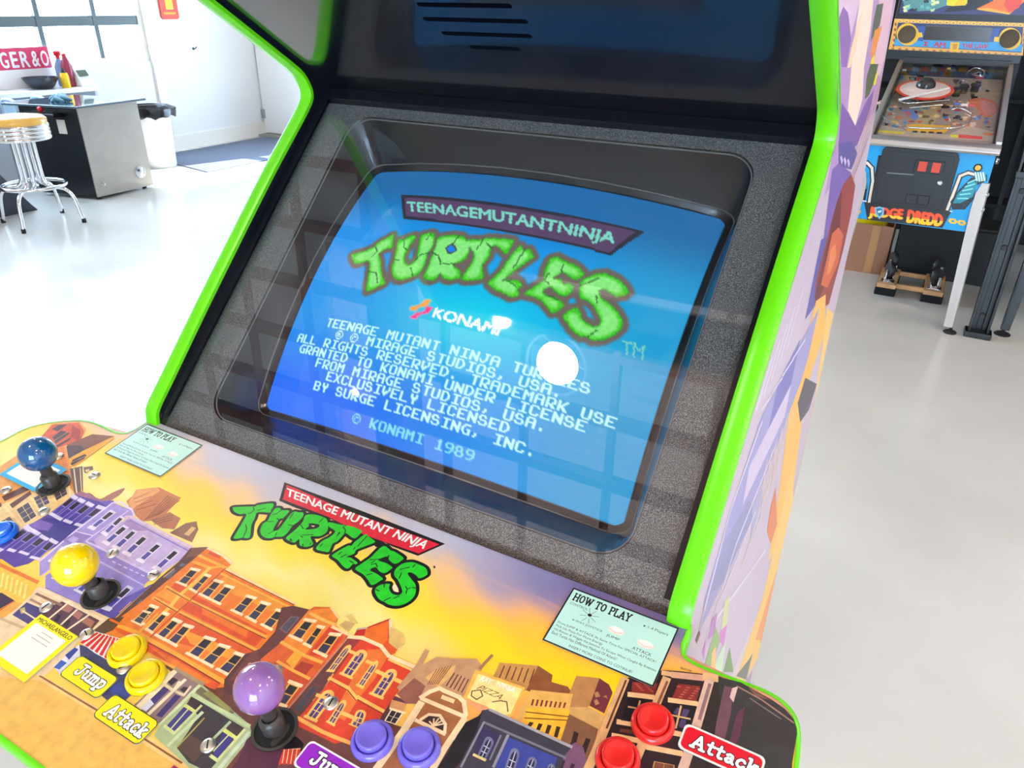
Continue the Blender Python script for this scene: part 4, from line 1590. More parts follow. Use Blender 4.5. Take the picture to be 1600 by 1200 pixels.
# --- printed game title
A.crop(350, 740, 8)
L = {}
o8 = lambda pts: [(x + 1200, y + 480) for x, y in pts]
L['T'] = [(110, 432), (128, 420), (355, 411), (385, 416), (425, 392), (590, 372), (620, 386), (608, 430), (590, 450), (575, 488), (480, 482), (408, 492), (385, 560), (345, 640), (327, 780), (300, 806), (250, 806), (240, 798), (180, 812), (120, 810), (150, 745), (220, 630), (280, 510), (200, 508), (140, 484), (115, 458)]
L['U'] = [(640, 436), (700, 431), (722, 458), (812, 460), (795, 500), (735, 560), (690, 570), (620, 685), (625, 715), (690, 690), (760, 600), (835, 505), (880, 475), (930, 484), (990, 488), (985, 540), (930, 600), (855, 655), (800, 735), (730, 788), (640, 790), (600, 806), (520, 805), (465, 760), (455, 695), (490, 625), (545, 590), (585, 510)]
L['R'] = [(1020, 522), (1130, 512), (1240, 545), (1288, 580), (1302, 680), (1270, 745), (1190, 785), (1088, 785), (1095, 835), (1115, 880), (1060, 912), (990, 915), (946, 890), (940, 820), (890, 858), (860, 862), (785, 825), (785, 790), (905, 690), (985, 600)]
L['T2'] = o8([(112, 130), (250, 158), (300, 165), (430, 190), (525, 238), (515, 260), (432, 332), (330, 268), (300, 278), (220, 365), (155, 402), (112, 495), (60, 496), (-50, 462), (20, 370), (130, 310), (190, 240), (112, 185)])
L['L'] = o8([(560, 280), (592, 290), (610, 310), (680, 360), (668, 390), (460, 470), (430, 520), (330, 562), (385, 572), (465, 630), (450, 655), (412, 652), (350, 710), (290, 680), (220, 600), (152, 555), (185, 515), (350, 422), (392, 425), (440, 370)])
L['E'] = o8([(790, 425), (880, 480), (930, 496), (1040, 568), (1030, 600), (940, 650), (862, 600), (842, 555), (725, 602), (830, 640), (902, 690), (890, 712), (810, 765), (740, 740), (697, 690), (622, 727), (712, 775), (785, 832), (768, 852), (650, 915), (600, 850), (540, 780), (440, 715), (500, 660), (590, 600), (642, 560)])
L['S'] = o8([(980, 682), (1050, 640), (1150, 627), (1240, 657), (1320, 700), (1345, 758), (1330, 792), (1245, 830), (1200, 792), (1140, 757), (1095, 770), (1150, 850), (1195, 912), (1195, 1010), (1150, 1090), (1060, 1150), (960, 1175), (865, 1160), (815, 1130), (740, 1090), (690, 1010), (700, 950), (765, 910), (870, 900), (862, 950), (900, 1020), (985, 1040), (1030, 1000), (1010, 930), (970, 845), (930, 800), (932, 740)])
INK, GRN, GRN2 = (28, 26, 30), (40, 204, 44), (24, 150, 34)
A.poly(INK, [(755, 108), (690, 340), (900, 430), (1300, 560), *o8([(520, 230), (900, 430), (1225, 548), (1565, 398), (560, 0)])])
for k in 'T U R T2 L E S'.split():
    A.fat(INK, .0033, L[k])
A.poly(INK, [(1000, 560), (1280, 620), (1300, 640), (1320, 760), (1100, 800), (1000, 700)])
A.poly(INK, o8([(400, 180), (620, 260), (860, 420), (700, 440), (560, 300)]))
A.poly(INK, o8([(860, 560), (1000, 660), (960, 700), (900, 740), (860, 720), (800, 620)]))
A.poly((225, 40, 62), [(785, 138), (733, 325), (1300, 540), *o8([(560, 290), (1235, 520), (1495, 405)]), *o8([(380, 0)])])
A.text('TEENAGE MUTANT NINJA', [(768, 308), o8([(1262, 494)])[0], o8([(1392, 376)])[0], (788, 178)], (250, 248, 244), .03)
for k in 'T U R T2 L E S'.split():
    A.blob(GRN, L[k], 3)
A.blob(INK, [(1065, 625), (1160, 630), (1195, 650), (1150, 688), (1015, 700), (1060, 660)], 3)
A.poly((250, 214, 170), [(1085, 650), (1140, 655), (1115, 668)])
A.blob((252, 226, 180), o8([(905, 930), (945, 908), (980, 968), (970, 1002), (920, 985)]), 3)
A.poly((252, 214, 90), o8([(862, 772), (885, 850), (835, 860), (840, 800)]))
CR2 = [[(365, 420), (378, 455), (340, 490), (300, 500)], [(270, 640), (285, 690), (265, 740), (240, 800)], [(420, 460), (520, 435)], [(610, 515), (660, 500), (720, 455)], [(545, 600), (620, 600)], [(660, 560), (700, 590)], [(820, 560), (870, 490)], [(800, 640), (860, 650)], [(560, 750), (610, 720), (680, 700)], [(640, 780), (660, 740)],
       [(1240, 560), (1190, 610)], [(960, 640), (990, 690)], [(980, 770), (1120, 765)], [(960, 780), (985, 800)], [(985, 880), (985, 910)], [(820, 850), (835, 815), (850, 850)], [(1090, 870), (1070, 890)],
       *[o8(p) for p in ([(330, 165), (290, 190), (320, 230), (310, 262)], [(250, 260), (210, 300)], [(240, 255), (220, 290)], [(0, 430), (30, 400)], [(590, 300), (470, 430)], [(440, 440), (420, 470)], [(230, 530), (270, 500)], [(260, 570), (330, 530)], [(370, 610), (420, 640)], [(620, 600), (740, 590)], [(640, 640), (690, 610)], [(860, 540), (850, 590)], [(640, 660), (700, 640)], [(580, 790), (650, 770)], [(700, 650), (720, 690)],
                         [(1120, 690), (1000, 720)], [(1020, 760), (990, 830)], [(1070, 930), (1090, 965), (1075, 1020)], [(1090, 965), (1130, 950)], [(920, 1080), (990, 1050)], [(1190, 660), (1160, 690)], [(800, 1110), (880, 1070)], [(700, 970), (740, 990)], [(800, 940), (805, 905)], [(1150, 945), (1200, 950)])]]
for p in CR2:
    A.line(INK, .0010, p)
A.line((24, 22, 24), .0018, o8([(1428, 680), (1432, 698)]))

# --- instruction cards are laid later; build what is printed straight on the overlay
A.build('printed_city', M_city, panel, lambda u, s, l: (u, -s, l))

# ------------------------------------------------------------------ things fixed to the control panel
PR = Matrix.Rotation(PA, 4, 'X')


def at_panel(o, u, s, w=0.0):
    q = PR @ Vector((u, -s, w))
    o.parent = cab
    o.location = Vector((0, -.2, SEAM)) + q
    o.rotation_euler = (PA, 0, 0)
    return o


def local_obj(name, b, m, smooth=40, parent=None):
    """mesh given straight in its own space"""
    bmesh.ops.remove_doubles(b.bm, verts=b.bm.verts, dist=1e-6)
    bmesh.ops.recalc_face_normals(b.bm, faces=b.bm.faces)
    me = bpy.data.meshes.new(name)
    for f in b.bm.faces:
        f.smooth = True
    ca = math.radians(smooth)
    for e in b.bm.edges:
        e.smooth = len(e.link_faces) == 2 and e.calc_face_angle(3.14) < ca
    b.bm.to_mesh(me)
    b.bm.free()
    me.materials.append(m)
    o = bpy.data.objects.new(name, me)
    COL.objects.link(o)
    if parent:
        o.parent = parent
    return o


LIFT = .0011
SLAB = {
    'J': (.82, [[(.15, 1), (.75, 1)], [(.5, 1), (.5, .2), (.4, .04), (.22, 0), (.08, .12), (.1, .28)]]),
    'u': (.82, [[(0, .66), (.16, .66), (.16, .2), (.25, .03), (.42, .03), (.56, .18), (.56, .66)], [(.42, .66), (.56, .66)], [(.56, .1), (.7, 0)]]),
    'm': (1.0, [[(0, .66), (.14, .66), (.14, 0)], [(.02, 0), (.26, 0)], [(.14, .5), (.3, .66), (.42, .62), (.44, .5), (.44, 0)], [(.36, 0), (.54, 0)], [(.44, .5), (.6, .66), (.72, .62), (.75, .5), (.75, 0)], [(.66, 0), (.88, 0)]]),
    'p': (.76, [[(0, .66), (.14, .66), (.14, -.3)], [(0, -.3), (.3, -.3)], [(.14, .5), (.3, .66), (.5, .62), (.6, .4), (.58, .2), (.45, .03), (.28, .02), (.14, .16)]]),
    'A': (1.02, [[(.1, 0), (.42, 1), (.78, 0)], [(.2, .35), (.65, .35)], [(0, 0), (.24, 0)], [(.62, 0), (.92, 0)]]),
    't': (.62, [[(.2, .95), (.2, .15), (.3, .02), (.46, .05)], [(0, .66), (.45, .66)]]),
    'a': (.74, [[(.08, .55), (.25, .66), (.42, .6), (.46, .45), (.46, .12), (.6, .02)], [(.46, .38), (.2, .34), (.08, .18), (.18, .03), (.34, .04), (.46, .16)]]),
    'c': (.68, [[(.52, .5), (.42, .64), (.24, .64), (.08, .45), (.08, .2), (.24, .03), (.42, .04), (.54, .18)]]),
    'k': (.72, [[(0, 1), (.14, 1), (.14, 0)], [(0, 0), (.28, 0)], [(.5, .62), (.16, .3)], [(.26, .38), (.5, 0)], [(.42, 0), (.64, 0)], [(.42, .66), (.62, .66)]]),
    'H': (1.0, [[(.1, 0), (.1, 1)], [(.72, 0), (.72, 1)], [(.1, .5), (.72, .5)], [(0, 0), (.22, 0)], [(0, 1), (.22, 1)], [(.6, 0), (.84, 0)], [(.6, 1), (.84, 1)]]),
    'O': (.98, [[(.4, 0), (.16, .14), (.06, .5), (.16, .86), (.4, 1), (.64, .86), (.74, .5), (.64, .14), (.4, 0)]]),
    'W': (1.3, [[(.06, 1), (.34, 0), (.56, .96), (.82, 0), (1.08, 1)], [(-.04, 1), (.2, 1)], [(.96, 1), (1.2, 1)]]),
    'T': (.88, [[(.36, 0), (.36, 1)], [(0, .84), (0, 1), (.72, 1), (.72, .84)], [(.22, 0), (.5, 0)]]),
    'P': (.82, [[(.12, 0), (.12, 1), (.5, 1), (.64, .86), (.64, .66), (.5, .52), (.12, .52)], [(0, 0), (.28, 0)], [(0, 1), (.12, 1)]]),
    'L': (.82, [[(.12, 1), (.12, 0), (.64, 0), (.66, .2)], [(0, 1), (.28, 1)]]),
    'Y': (.9, [[(.06, 1), (.4, .48), (.72, 1)], [(.4, .48), (.4, 0)], [(-.04, 1), (.18, 1)], [(.6, 1), (.82, 1)], [(.26, 0), (.54, 0)]]),
    ' ': (.5, []),
}


def slab_word(art, s, x0, y0, x1, y1, ink, w, edge=None, we=0, slant=0.0):
    tot = sum(SLAB[c][0] for c in s)
    k = (x1 - x0) / tot
    lines, x = [], 0
    for c in s:
        for l in SLAB[c][1]:
            lines.append([(x0 + k * (x + p[0] + slant * p[1]), y0 + p[1] * (y1 - y0)) for p in l])
        x += SLAB[c][0]
    if edge:
        art.strokes(edge, we, lines)
    art.strokes(ink, w, lines)


def card_art(u0, u1, s0, s1):
    return Art(lambda x, y: (u0 + x * (u1 - u0), s1 - y * (s1 - s0)))


def plate(name, u0, u1, s0, s1, art, r=.0005, lift=.0005):
    """a stuck-on card or label: its own thin plate with the print on top, as one part"""
    b = MB()
    b.prism([(x, y) for x, y in round_rect(u0, -s1, u1, -s0, r, 5)], lambda a, c, d: (a, c, d), 0.0001, lift)
    o = local_obj(name, b, M_card, 30)
    o.data.color_attributes.new('Col', 'FLOAT_COLOR', 'CORNER')
    at = o.data.color_attributes['Col']
    at.data.foreach_set('color', np.ones(len(at.data) * 4, np.float32) * .5)
    p = art.build('print', M_card, None, lambda u, s, l: (u, -s, lift + l))
    bm = bmesh.new()
    bm.from_mesh(o.data)
    bm.from_mesh(p.data)
    bm.to_mesh(o.data)
    bm.free()
    bpy.data.objects.remove(p)
    q = o.copy()
    o.parent = cab
    o.location = Vector((0, -.2, SEAM)) + PR @ Vector((0, 0, LIFT))
    o.rotation_euler = (PA, 0, 0)
    bpy.data.objects.remove(q)
    return o


MINT, BLK = (196, 238, 226), (22, 22, 30)
for u0, u1 in ((-.3419, -.243), (.243, .3419)):
    s0, s1 = .0079, .0698
    a = card_art(u0, u1, s0, s1)
    a.poly(BLK, [(0, 0), (1, 0), (1, 1), (0, 1)])
    a.poly(MINT, [(.013, .022), (.987, .022), (.987, .978), (.013, .978)])
    slab_word(a, 'HOW TO PLAY', .05, .80, .60, .925, (14, 14, 20), .0013)
    a.text('CONTROL', [(.045, .715), (.22, .715), (.22, .755), (.045, .755)], (60, 70, 80), .0)
    a.text('1-4 Players', [(.76, .80), (.94, .80), (.94, .855), (.76, .855)], (40, 44, 50), .0)
    a.poly((60, 60, 70), [(.72, .815), (.735, .815), (.735, .84), (.72, .84)])
    a.strokes(BLK, .0032, [[(.255, .66), (.262, .66)]])
    for k in range(8):
        t = math.radians(45 * k + 20)
        a.line((70, 80, 90), .0004, [(.258 + .025 * math.cos(t), .645 + .045 * math.sin(t)), (.258 + .085 * math.cos(t), .645 + .13 * math.sin(t))])
    a.text('8-WAY JOYSTICK', [(.14, .46), (.43, .46), (.43, .505), (.14, .505)], (40, 44, 54), .0)
    for x, y, t in ((.53, .585, 'JUMP'), (.80, .555, 'ATTACK')):
        a.poly((250, 232, 220), [(x + .075 * math.cos(q * math.pi / 8), y + .062 * math.sin(q * math.pi / 8)) for q in range(16)])
        a.poly((252, 246, 240), [(x + .06 * math.cos(q * math.pi / 8), y + .02 + .042 * math.sin(q * math.pi / 8)) for q in range(16)])
        a.line((236, 190, 176), .0005, [(x - .06, y - .005), (x, y - .035), (x + .06, y - .005)])
        w = .06 if t == 'JUMP' else .085
        a.text(t, [(x - w, y - .15), (x + w, y - .15), (x + w, y - .10), (x - w, y - .10)], (40, 44, 54), .0)
    for k, (t, w) in enumerate((('Press JUMP & ATTACK At Same Time For SPECIAL ATTACK!', .90), ('Pick Up Pizza For More Energy', .44), ('Hit Button & Wiggle the Joystick To Escape When Caught By Enemies', .93), ('Each Turtle Has Different Method Of Attack!', .60))):
        y = .335 - .062 * k
        a.text(t, [(.04, y), (.04 + w, y), (.04 + w, y + .046), (.04, y + .046)], (26, 28, 36), .0)
    a.text('INSERT MORE COINS TO COTINUE!', [(.23, .06), (.80, .06), (.80, .1), (.23, .1)], (40, 44, 54), .0)
    plate('instruction_card', u0, u1, s0, s1, a)

YEL, PUR_L, RED_L = (250, 236, 0), (150, 30, 190), (226, 12, 40)


def rr_pts(x0, y0, x1, y1, rx, ry, n=5):
    out = []
    for cx, cy, a0 in ((x1 - rx, y1 - ry, 0), (x0 + rx, y1 - ry, 90), (x0 + rx, y0 + ry, 180), (x1 - rx, y0 + ry, 270)):
        for i in range(n + 1):
            t = math.radians(a0 + 90 * i / n)
            out.append((cx + rx * math.cos(t), cy + ry * math.sin(t)))
    return out


def button_label(word, u0, s0, w, h, col, edge, lettered=True):
    a = card_art(u0, u0 + w, s0, s0 + h)
    a.poly(edge, rr_pts(0, 0, 1, 1, .09, .2))
    e = .012 if edge == (60, 50, 30) else .026
    a.poly(col, rr_pts(e, e * w / h, 1 - e, 1 - e * w / h, .08, .18))
    x0, x1 = (.2, .9) if word == 'Jump' else (.14, .94)
    slab_word(a, word, x0, .34 if word == 'Jump' else .26, x1, .78 if word == 'Jump' else .72, (252, 252, 248), .0022, (20, 16, 20), .0036, .10)
    o = plate('button_label', u0, u0 + w, s0, s0 + h, a, .004)
    return o


DKE = (60, 50, 30)
button_label('Jump', -.1117, .2625, .0520, .0218, YEL, DKE)
button_label('Attack', -.0510, .2735, .0565, .0220, YEL, DKE)
button_label('Jump', .1245, .2288, .0520, .0218, PUR_L, (245, 240, 245))
button_label('Attack', .3742, .0868, .0600, .0215, RED_L, (250, 236, 232))

# player cards (their figures are not drawn)
for q, edge, word in ((((-.187, -.1315), (.2515, .303)), (248, 236, 0), 'MICHAELANGELO'), (((-.425, -.357), (.108, .150)), (30, 172, 226), None), (((.044, .10), (.2925, .335)), (160, 20, 90), 'DONATELLO')):
    (u0, u1), (s0, s1) = q
    a = card_art(u0, u1, s0, s1)
    a.poly(edge, [(0, 0), (1, 0), (1, 1), (0, 1)])
    a.poly((252, 250, 236), [(.10, .12), (.90, .12), (.90, .84), (.10, .84)] if word else [(.09, .12), (.91, .12), (.91, .88), (.09, .88)])
    if word:
        a.text(word, [(.06, .875), (.94, .875), (.94, .955), (.06, .955)] if edge[1] > 100 else [(.06, .87), (.95, .87), (.95, .965), (.06, .965)], (50, 40, 20) if edge[1] > 100 else (250, 246, 246), .02)
        for k in range(3):
            a.line((200, 196, 182), .0009, [(.36 - .03 * k, .76 - .075 * k), (.66 + .03 * k, .76 - .075 * k)])
    plate('player_card', u0, u1, s0, s1, a)

# push buttons
BCOL = {'yellow': (252, 220, 0), 'purple': (118, 104, 214), 'red': (232, 42, 40), 'blue': (28, 110, 226)}
BM_ = {k: mat(k + '_button_plastic', v, rough=.18, coat=.3) for k, v in BCOL.items()}


def make_button(col):
    b = MB()
    b.lathe([(.0121, .0004), (.0123, .0040), (.0132, .0053), (.0146, .0052), (.0160, .0038), (.0166, .0018), (.0167, .0002)], n=40)
    o = local_obj('push_button', b, BM_[col], 60)
    b = MB()
    h = .0095 if col in ('purple', 'red') else .0078
    b.lathe([(0, h - .0014), (.006, h - .0010), (.0095, h - .0001), (.0108, h), (.0115, h - .0006), (.0118, h - .002), (.0119, .0004)], n=40)
    local_obj('plunger', b, BM_[col], 60, o)
    o['label'] = col + ' push button'
    return o


for col, spots_ in (('yellow', [(-.0763, .2417), (-.0397, .2514)]), ('purple', [(.1680, .2080), (.2036, .1965)]), ('red', [(.3523, .0990), (.3393, .1364)]), ('blue', [(-.3260, .2065), (-.362, .2165)])):
    src = make_button(col)
    for i, (u, s) in enumerate(spots_):
        o = src if i == 0 else src.copy()
        if i:
            COL.objects.link(o)
            for ch in list(src.children):
                c = ch.copy()
                COL.objects.link(c)
                c.parent = o
        at_panel(o, u, s, .0009)

# joysticks: a dark opening, a leaning shaft, a ball top
M_shaft = mat('worn_black_shaft', (62, 56, 54), rough=.35, bump=.1, bscale=300)
M_hole = mat('dark_opening', (14, 12, 12), rough=.8)
M_washer = mat('dusty_black_washer', (58, 54, 46), rough=.55, noise=.2, nscale=200)
JM = {'blue': mat('blue_ball_top', (8, 84, 136), rough=.08, coat=1.0), 'yellow': mat('yellow_ball_top', (254, 218, 0), rough=.12, coat=1.0), 'purple': mat('purple_ball_top', (150, 104, 170), rough=.1, coat=1.0)}
for col, u, s, w, r, lean in (('blue', -.3475, .1325, .044, .0195, (-.002, .002)), ('yellow', -.1560, .2106, .0425, .0200, (-.006, -.004)), ('purple', .0925, .2352, .0465, .0192, (-.004, .004))):
    top = Vector((lean[0], lean[1], w))
    b = MB()
    b.tube([(0, 0, -.012), top * .45, top], [.0066, .0062, .0058], 16)
    b.lathe([(.0066, .002), (.0092, .0025), (.0092, .014), (.0075, .016), (.0062, .017)], n=18)
    j = local_obj('joystick', b, M_shaft, 40)
    j['label'] = col + ' ball-top joystick'
    b = MB()
    b.sphere(top, r, 40, 24)
    local_obj('ball_top', b, JM[col], 80, j)
    b = MB()
    b.lathe([(.0, .0004), (.0178, .0004)], n=36)
    local_obj('opening', b, M_hole, 40, j)
    b = MB()
    b.lathe([(.0182, .0003), (.0182, .0009), (.0160, .0011), (.0156, .0005)], n=36)
    b.prism([(.0035 * math.cos(t) + .008, .010 * math.sin(t) - .002) for t in [math.pi * 2 * k / 14 for k in range(14)]], lambda a, c, d: (a, c, d), .0005, .0012)
    local_obj('dust_washer', b, M_washer, 40, j)
    at_panel(j, u, s, .0008)

# slotted bolts
b = MB()
b.lathe([(.0062, 0), (.0060, .0010), (.0050, .0018), (.003, .0021), (0, .0022)], n=24)
bolt = local_obj('bolt', b, M_bolt, 50)
b = MB()
b.box((0, 0, .00215), (.0072, .0011, .0004))
slot = local_obj('slot', b, M_hole, 30, bolt)
for i, (x, y) in enumerate([(148, 744), (69, 800), (91, 714), (10, 767), (176, 866), (240, 900), (73, 950), (136, 992), (194, 1045), (326, 1166), (431, 1050), (518, 1100), (1238, 1130)][:12]):
    o = bolt if i == 0 else bolt.copy()
    if i:
        COL.objects.link(o)
        c = slot.copy()
        COL.objects.link(c)
        c.parent = o
    u, s = panel_uv(x, y)
    at_panel(o, u, s, .0008)
    o.rotation_euler = (Matrix.Rotation(PA, 3, 'X') @ Matrix.Rotation(i * 1.3, 3, 'Z')).to_euler()

# ------------------------------------------------------------------ the picture tube and the title picture it shows: a field of glowing points, 304 across, 224 down
NX, NY = 304, 224
jj, ii = np.mgrid[0:NY, 0:NX].astype(float)
uu = (ii + .5) / NX * 2 - 1
vv = 1 - (jj + .5) / NY * 2


def mixc(a, c, f):
    return a * (1 - f[..., None]) + np.array(c, float) * f[..., None]


sst = lambda t: np.clip(t, 0, 1) ** 2 * (3 - 2 * np.clip(t, 0, 1))
img = np.zeros((NY, NX, 3)) + np.array((0, 140, 226.))  # plain blue; the mixes below paint tube glow and reflection haze into it
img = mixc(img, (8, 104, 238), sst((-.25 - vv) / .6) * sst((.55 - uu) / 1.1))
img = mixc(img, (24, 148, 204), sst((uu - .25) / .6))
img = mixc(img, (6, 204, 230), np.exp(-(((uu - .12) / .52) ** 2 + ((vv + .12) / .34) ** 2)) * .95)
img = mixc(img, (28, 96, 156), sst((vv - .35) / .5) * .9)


def pix(x, y):
    u, v = crt_uv(x, y)
    return ((u + 1) / 2 * NX - .5, (1 - v) / 2 * NY - .5)


def mask_poly(P):
    P = np.array(P)
    m = np.zeros((NY, NX), bool)
    n = len(P)
    for k in range(n):
        (x0, y0), (x1, y1) = P[k], P[(k + 1) % n]
        if y0 == y1:
            continue
        c = ((y0 > jj) != (y1 > jj)) & (ii < (x1 - x0) * (jj - y0) / (y1 - y0) + x0)
        m ^= c
    return m


def grow(m, r):
    o = m.copy()
    for dy in range(-r, r + 1):
        for dx in range(-r, r + 1):
            if dx * dx + dy * dy <= r * r + .5:
                o |= np.roll(np.roll(m, dy, 0), dx, 1)
    return o


def soft(m, n=1):
    f = m.astype(float)
    for _ in range(n):
        f = (f + np.roll(f, 1, 0) + np.roll(f, -1, 0) + np.roll(f, 1, 1) + np.roll(f, -1, 1)) / 5
    return f


class Crop:
    def __init__(self, ox, oy, s):
        self.a = (ox, oy, s)

    def __call__(self, pts):
        return [pix(self.a[0] + x / self.a[2], self.a[1] + y / self.a[2]) for x, y in pts]


SA, SB, RA, RB, SK = Crop(540, 340, 6.6667), Crop(760, 370, 6.154), Crop(610, 290, 6.6667), Crop(800, 310, 7.2727), Crop(440, 460, 5.3333)
P1 = Crop(0, 0, 1)
LS = {}
LS['T'] = SA([(55, 392), (80, 375), (180, 350), (295, 300), (320, 270), (420, 212), (495, 175), (502, 215), (490, 310), (420, 335), (350, 375), (370, 450), (380, 580), (415, 680), (400, 700), (330, 725), (290, 752), (215, 770), (212, 720), (232, 600), (245, 460), (190, 470), (120, 486), (80, 466)])
LS['U'] = SA([(545, 235), (612, 224), (640, 200), (728, 180), (730, 215), (645, 335), (615, 420), (645, 485), (690, 480), (745, 380), (775, 200), (830, 165), (928, 165), (912, 300), (862, 370), (830, 480), (775, 575), (680, 625), (560, 660), (490, 612), (474, 530), (500, 440), (520, 340)])
LS['R'] = SA([(950, 230), (1000, 190), (1180, 180), (1252, 212), (1292, 300), (1280, 400), (1210, 460), (1120, 490), (1172, 530), (1202, 580), (1180, 632), (1080, 657), (1000, 622), (985, 560), (975, 600), (930, 647), (860, 652), (803, 612), (850, 520), (900, 380), (935, 300)])
LS['T2'] = P1([(730.5, 374.5), (753, 373.7), (763, 371), (801, 374), (802.5, 380), (791, 398), (780, 388), (769, 385), (764, 403), (754.5, 415), (756, 430), (750, 437.5), (724.5, 438.5), (720.5, 434), (729, 421), (739.5, 404.5), (738.5, 394), (733, 385)])
LS['L'] = SB([(320, 85), (350, 92), (362, 130), (410, 110), (457, 185), (440, 210), (270, 332), (240, 360), (160, 418), (220, 410), (310, 420), (347, 460), (330, 490), (300, 505), (320, 550), (250, 587), (170, 552), (60, 502), (13, 450), (22, 425), (130, 330), (230, 180)])
LS['E'] = SB([(600, 215), (680, 190), (740, 218), (780, 240), (860, 270), (937, 345), (930, 380), (860, 422), (800, 390), (735, 345), (690, 370), (640, 402), (720, 400), (740, 450), (800, 440), (842, 500), (760, 577), (680, 552), (620, 490), (580, 500), (545, 540), (660, 580), (742, 640), (740, 680), (640, 742), (580, 680), (500, 602), (365, 560), (390, 520), (540, 420), (545, 370)])
LS['S'] = SB([(903, 430), (980, 380), (1100, 345), (1200, 370), (1300, 430), (1367, 520), (1340, 562), (1250, 582), (1170, 532), (1100, 512), (1090, 560), (1160, 620), (1230, 680), (1312, 790), (1300, 880), (1230, 950), (1120, 997), (1000, 997), (970, 962), (900, 962), (820, 902), (750, 802), (733, 745), (860, 680), (890, 690), (930, 790), (1000, 842), (1070, 852), (1092, 800), (1060, 720), (1000, 640), (900, 592), (888, 530)])
allm = np.zeros((NY, NX), bool)
ms = {}
for k, p in LS.items():
    ms[k] = mask_poly(catmull(p, 3, True))
    allm |= ms[k]
hole = mask_poly(SA([(1062, 320), (1090, 295), (1140, 310), (1130, 350), (1075, 358)]))
out_ = grow(allm, 4)
img = mixc(img, (104, 92, 86), soft(out_, 1))
img = mixc(img, (58, 190, 26), allm.astype(float))
rng = np.random.RandomState(3)
nz = rng.rand(NY, NX)
nz = (nz + np.roll(nz, 1, 0) + np.roll(nz, 1, 1) + np.roll(nz, (1, 1), (0, 1))) / 4
img = mixc(img, (110, 232, 70), soft(allm, 1) * allm * np.clip((nz - .47) * 2.5, 0, .45))
core = allm.copy()
f = soft(allm, 26) * allm
img = mixc(img, (170, 244, 178), np.clip((f - .66) * 3.0, 0, .6) * allm)
img = mixc(img, (20, 120, 20), (allm & ~(np.roll(allm, 1, 0) & np.roll(allm, -1, 0) & np.roll(allm, 1, 1) & np.roll(allm, -1, 1))).astype(float) * .55)
img = mixc(img, (64, 80, 84), grow(hole, 2).astype(float))
img = mixc(img, (0, 124, 236), hole.astype(float))


def seg(P, c, f=1.0, r=0):
    global img
    m = np.zeros((NY, NX), bool)
    for (x0, y0), (x1, y1) in zip(P[:-1], P[1:]):
        n = int(max(abs(x1 - x0), abs(y1 - y0)) * 2) + 2
        for t in np.linspace(0, 1, n):
            m[int(np.clip(round(y0 + (y1 - y0) * t), 0, NY - 1)), int(np.clip(round(x0 + (x1 - x0) * t), 0, NX - 1))] = True
    if r:
        m = grow(m, r)
    img = mixc(img, c, m.astype(float) * f)


for p in (SA([(310, 300), (330, 350), (270, 410)]), SA([(230, 560), (320, 580), (330, 680)]), SA([(610, 240), (605, 310), (650, 340)]), SA([(500, 440), (560, 440)]), SA([(870, 370), (790, 380), (730, 440)]), SA([(890, 170), (840, 230)]), SA([(680, 520), (700, 600)]), SA([(900, 360), (970, 400), (990, 470)]), SA([(1120, 270), (1180, 190)]), SA([(985, 480), (1140, 485)]), SA([(1430, 230), (1370, 330)]),
          SB([(0, 60), (60, 110)]), SB([(370, 120), (260, 300)]), SB([(200, 420), (290, 480)]), SB([(600, 350), (560, 420), (600, 450)]), SB([(740, 270), (720, 340)]), SB([(590, 570), (680, 600)]), SB([(900, 470), (1080, 400)]), SB([(980, 960), (1060, 900)]), SB([(1060, 570), (1060, 640)])):
    seg(p, (22, 84, 26), .8)
# banner above the title
img = mixc(img, (40, 42, 56), mask_poly(RA([(110, 95), (1200, 195)]) + RB([(1512, 378), (1130, 645)]) + RA([(135, 352)])).astype(float))
img = mixc(img, (84, 62, 98), mask_poly(RA([(150, 128), (1180, 222)]) + RB([(1400, 378), (1110, 612)]) + RA([(165, 322)])).astype(float))


def words(s, quad, c, bold, f=1.0):
    global img
    tr, asp = text_tris(s, bold)
    fm = quad_map(quad)
    m = np.zeros((NY, NX), bool)
    for t in tr:
        m |= mask_poly([fm(*p) for p in t])
    img = mixc(img, c, m.astype(float) * f)


bl, tl = RA([(188, 305), (168, 168)])
br, tr_ = RB([(1150, 565), (1205, 392)])
words('TEENAGEMUTANTNINJA', [bl, br, tr_, tl], (118, 206, 190), .03)
# maker's emblem and name
img = mixc(img, (214, 200, 150), grow(mask_poly(SK([(1060, 130), (1085, 102), (1150, 90), (1205, 38), (1252, 48), (1205, 98), (1150, 106), (1110, 138)])), 1).astype(float) * .5)
img = mixc(img, (236, 158, 58), mask_poly(SK([(1060, 130), (1085, 102), (1150, 90), (1205, 38), (1252, 48), (1205, 98), (1150, 106), (1110, 138)])).astype(float))
img = mixc(img, (222, 160, 190), grow(mask_poly(SK([(1070, 192), (1120, 156), (1180, 148), (1205, 102), (1262, 112), (1215, 158), (1160, 165), (1115, 207)])), 1).astype(float) * .4)
img = mixc(img, (246, 64, 140), mask_poly(SK([(1070, 192), (1120, 156), (1180, 148), (1205, 102), (1262, 112), (1215, 158), (1160, 165), (1115, 207)])).astype(float))
words('KONAMI', P1([(674, 496), (778, 525), (786, 508), (681, 480)]), (246, 252, 252), .04)
words('TM', SB([(1310, 1130), (1500, 1180), (1530, 1045), (1300, 990)]), (128, 206, 176), .0, .9)

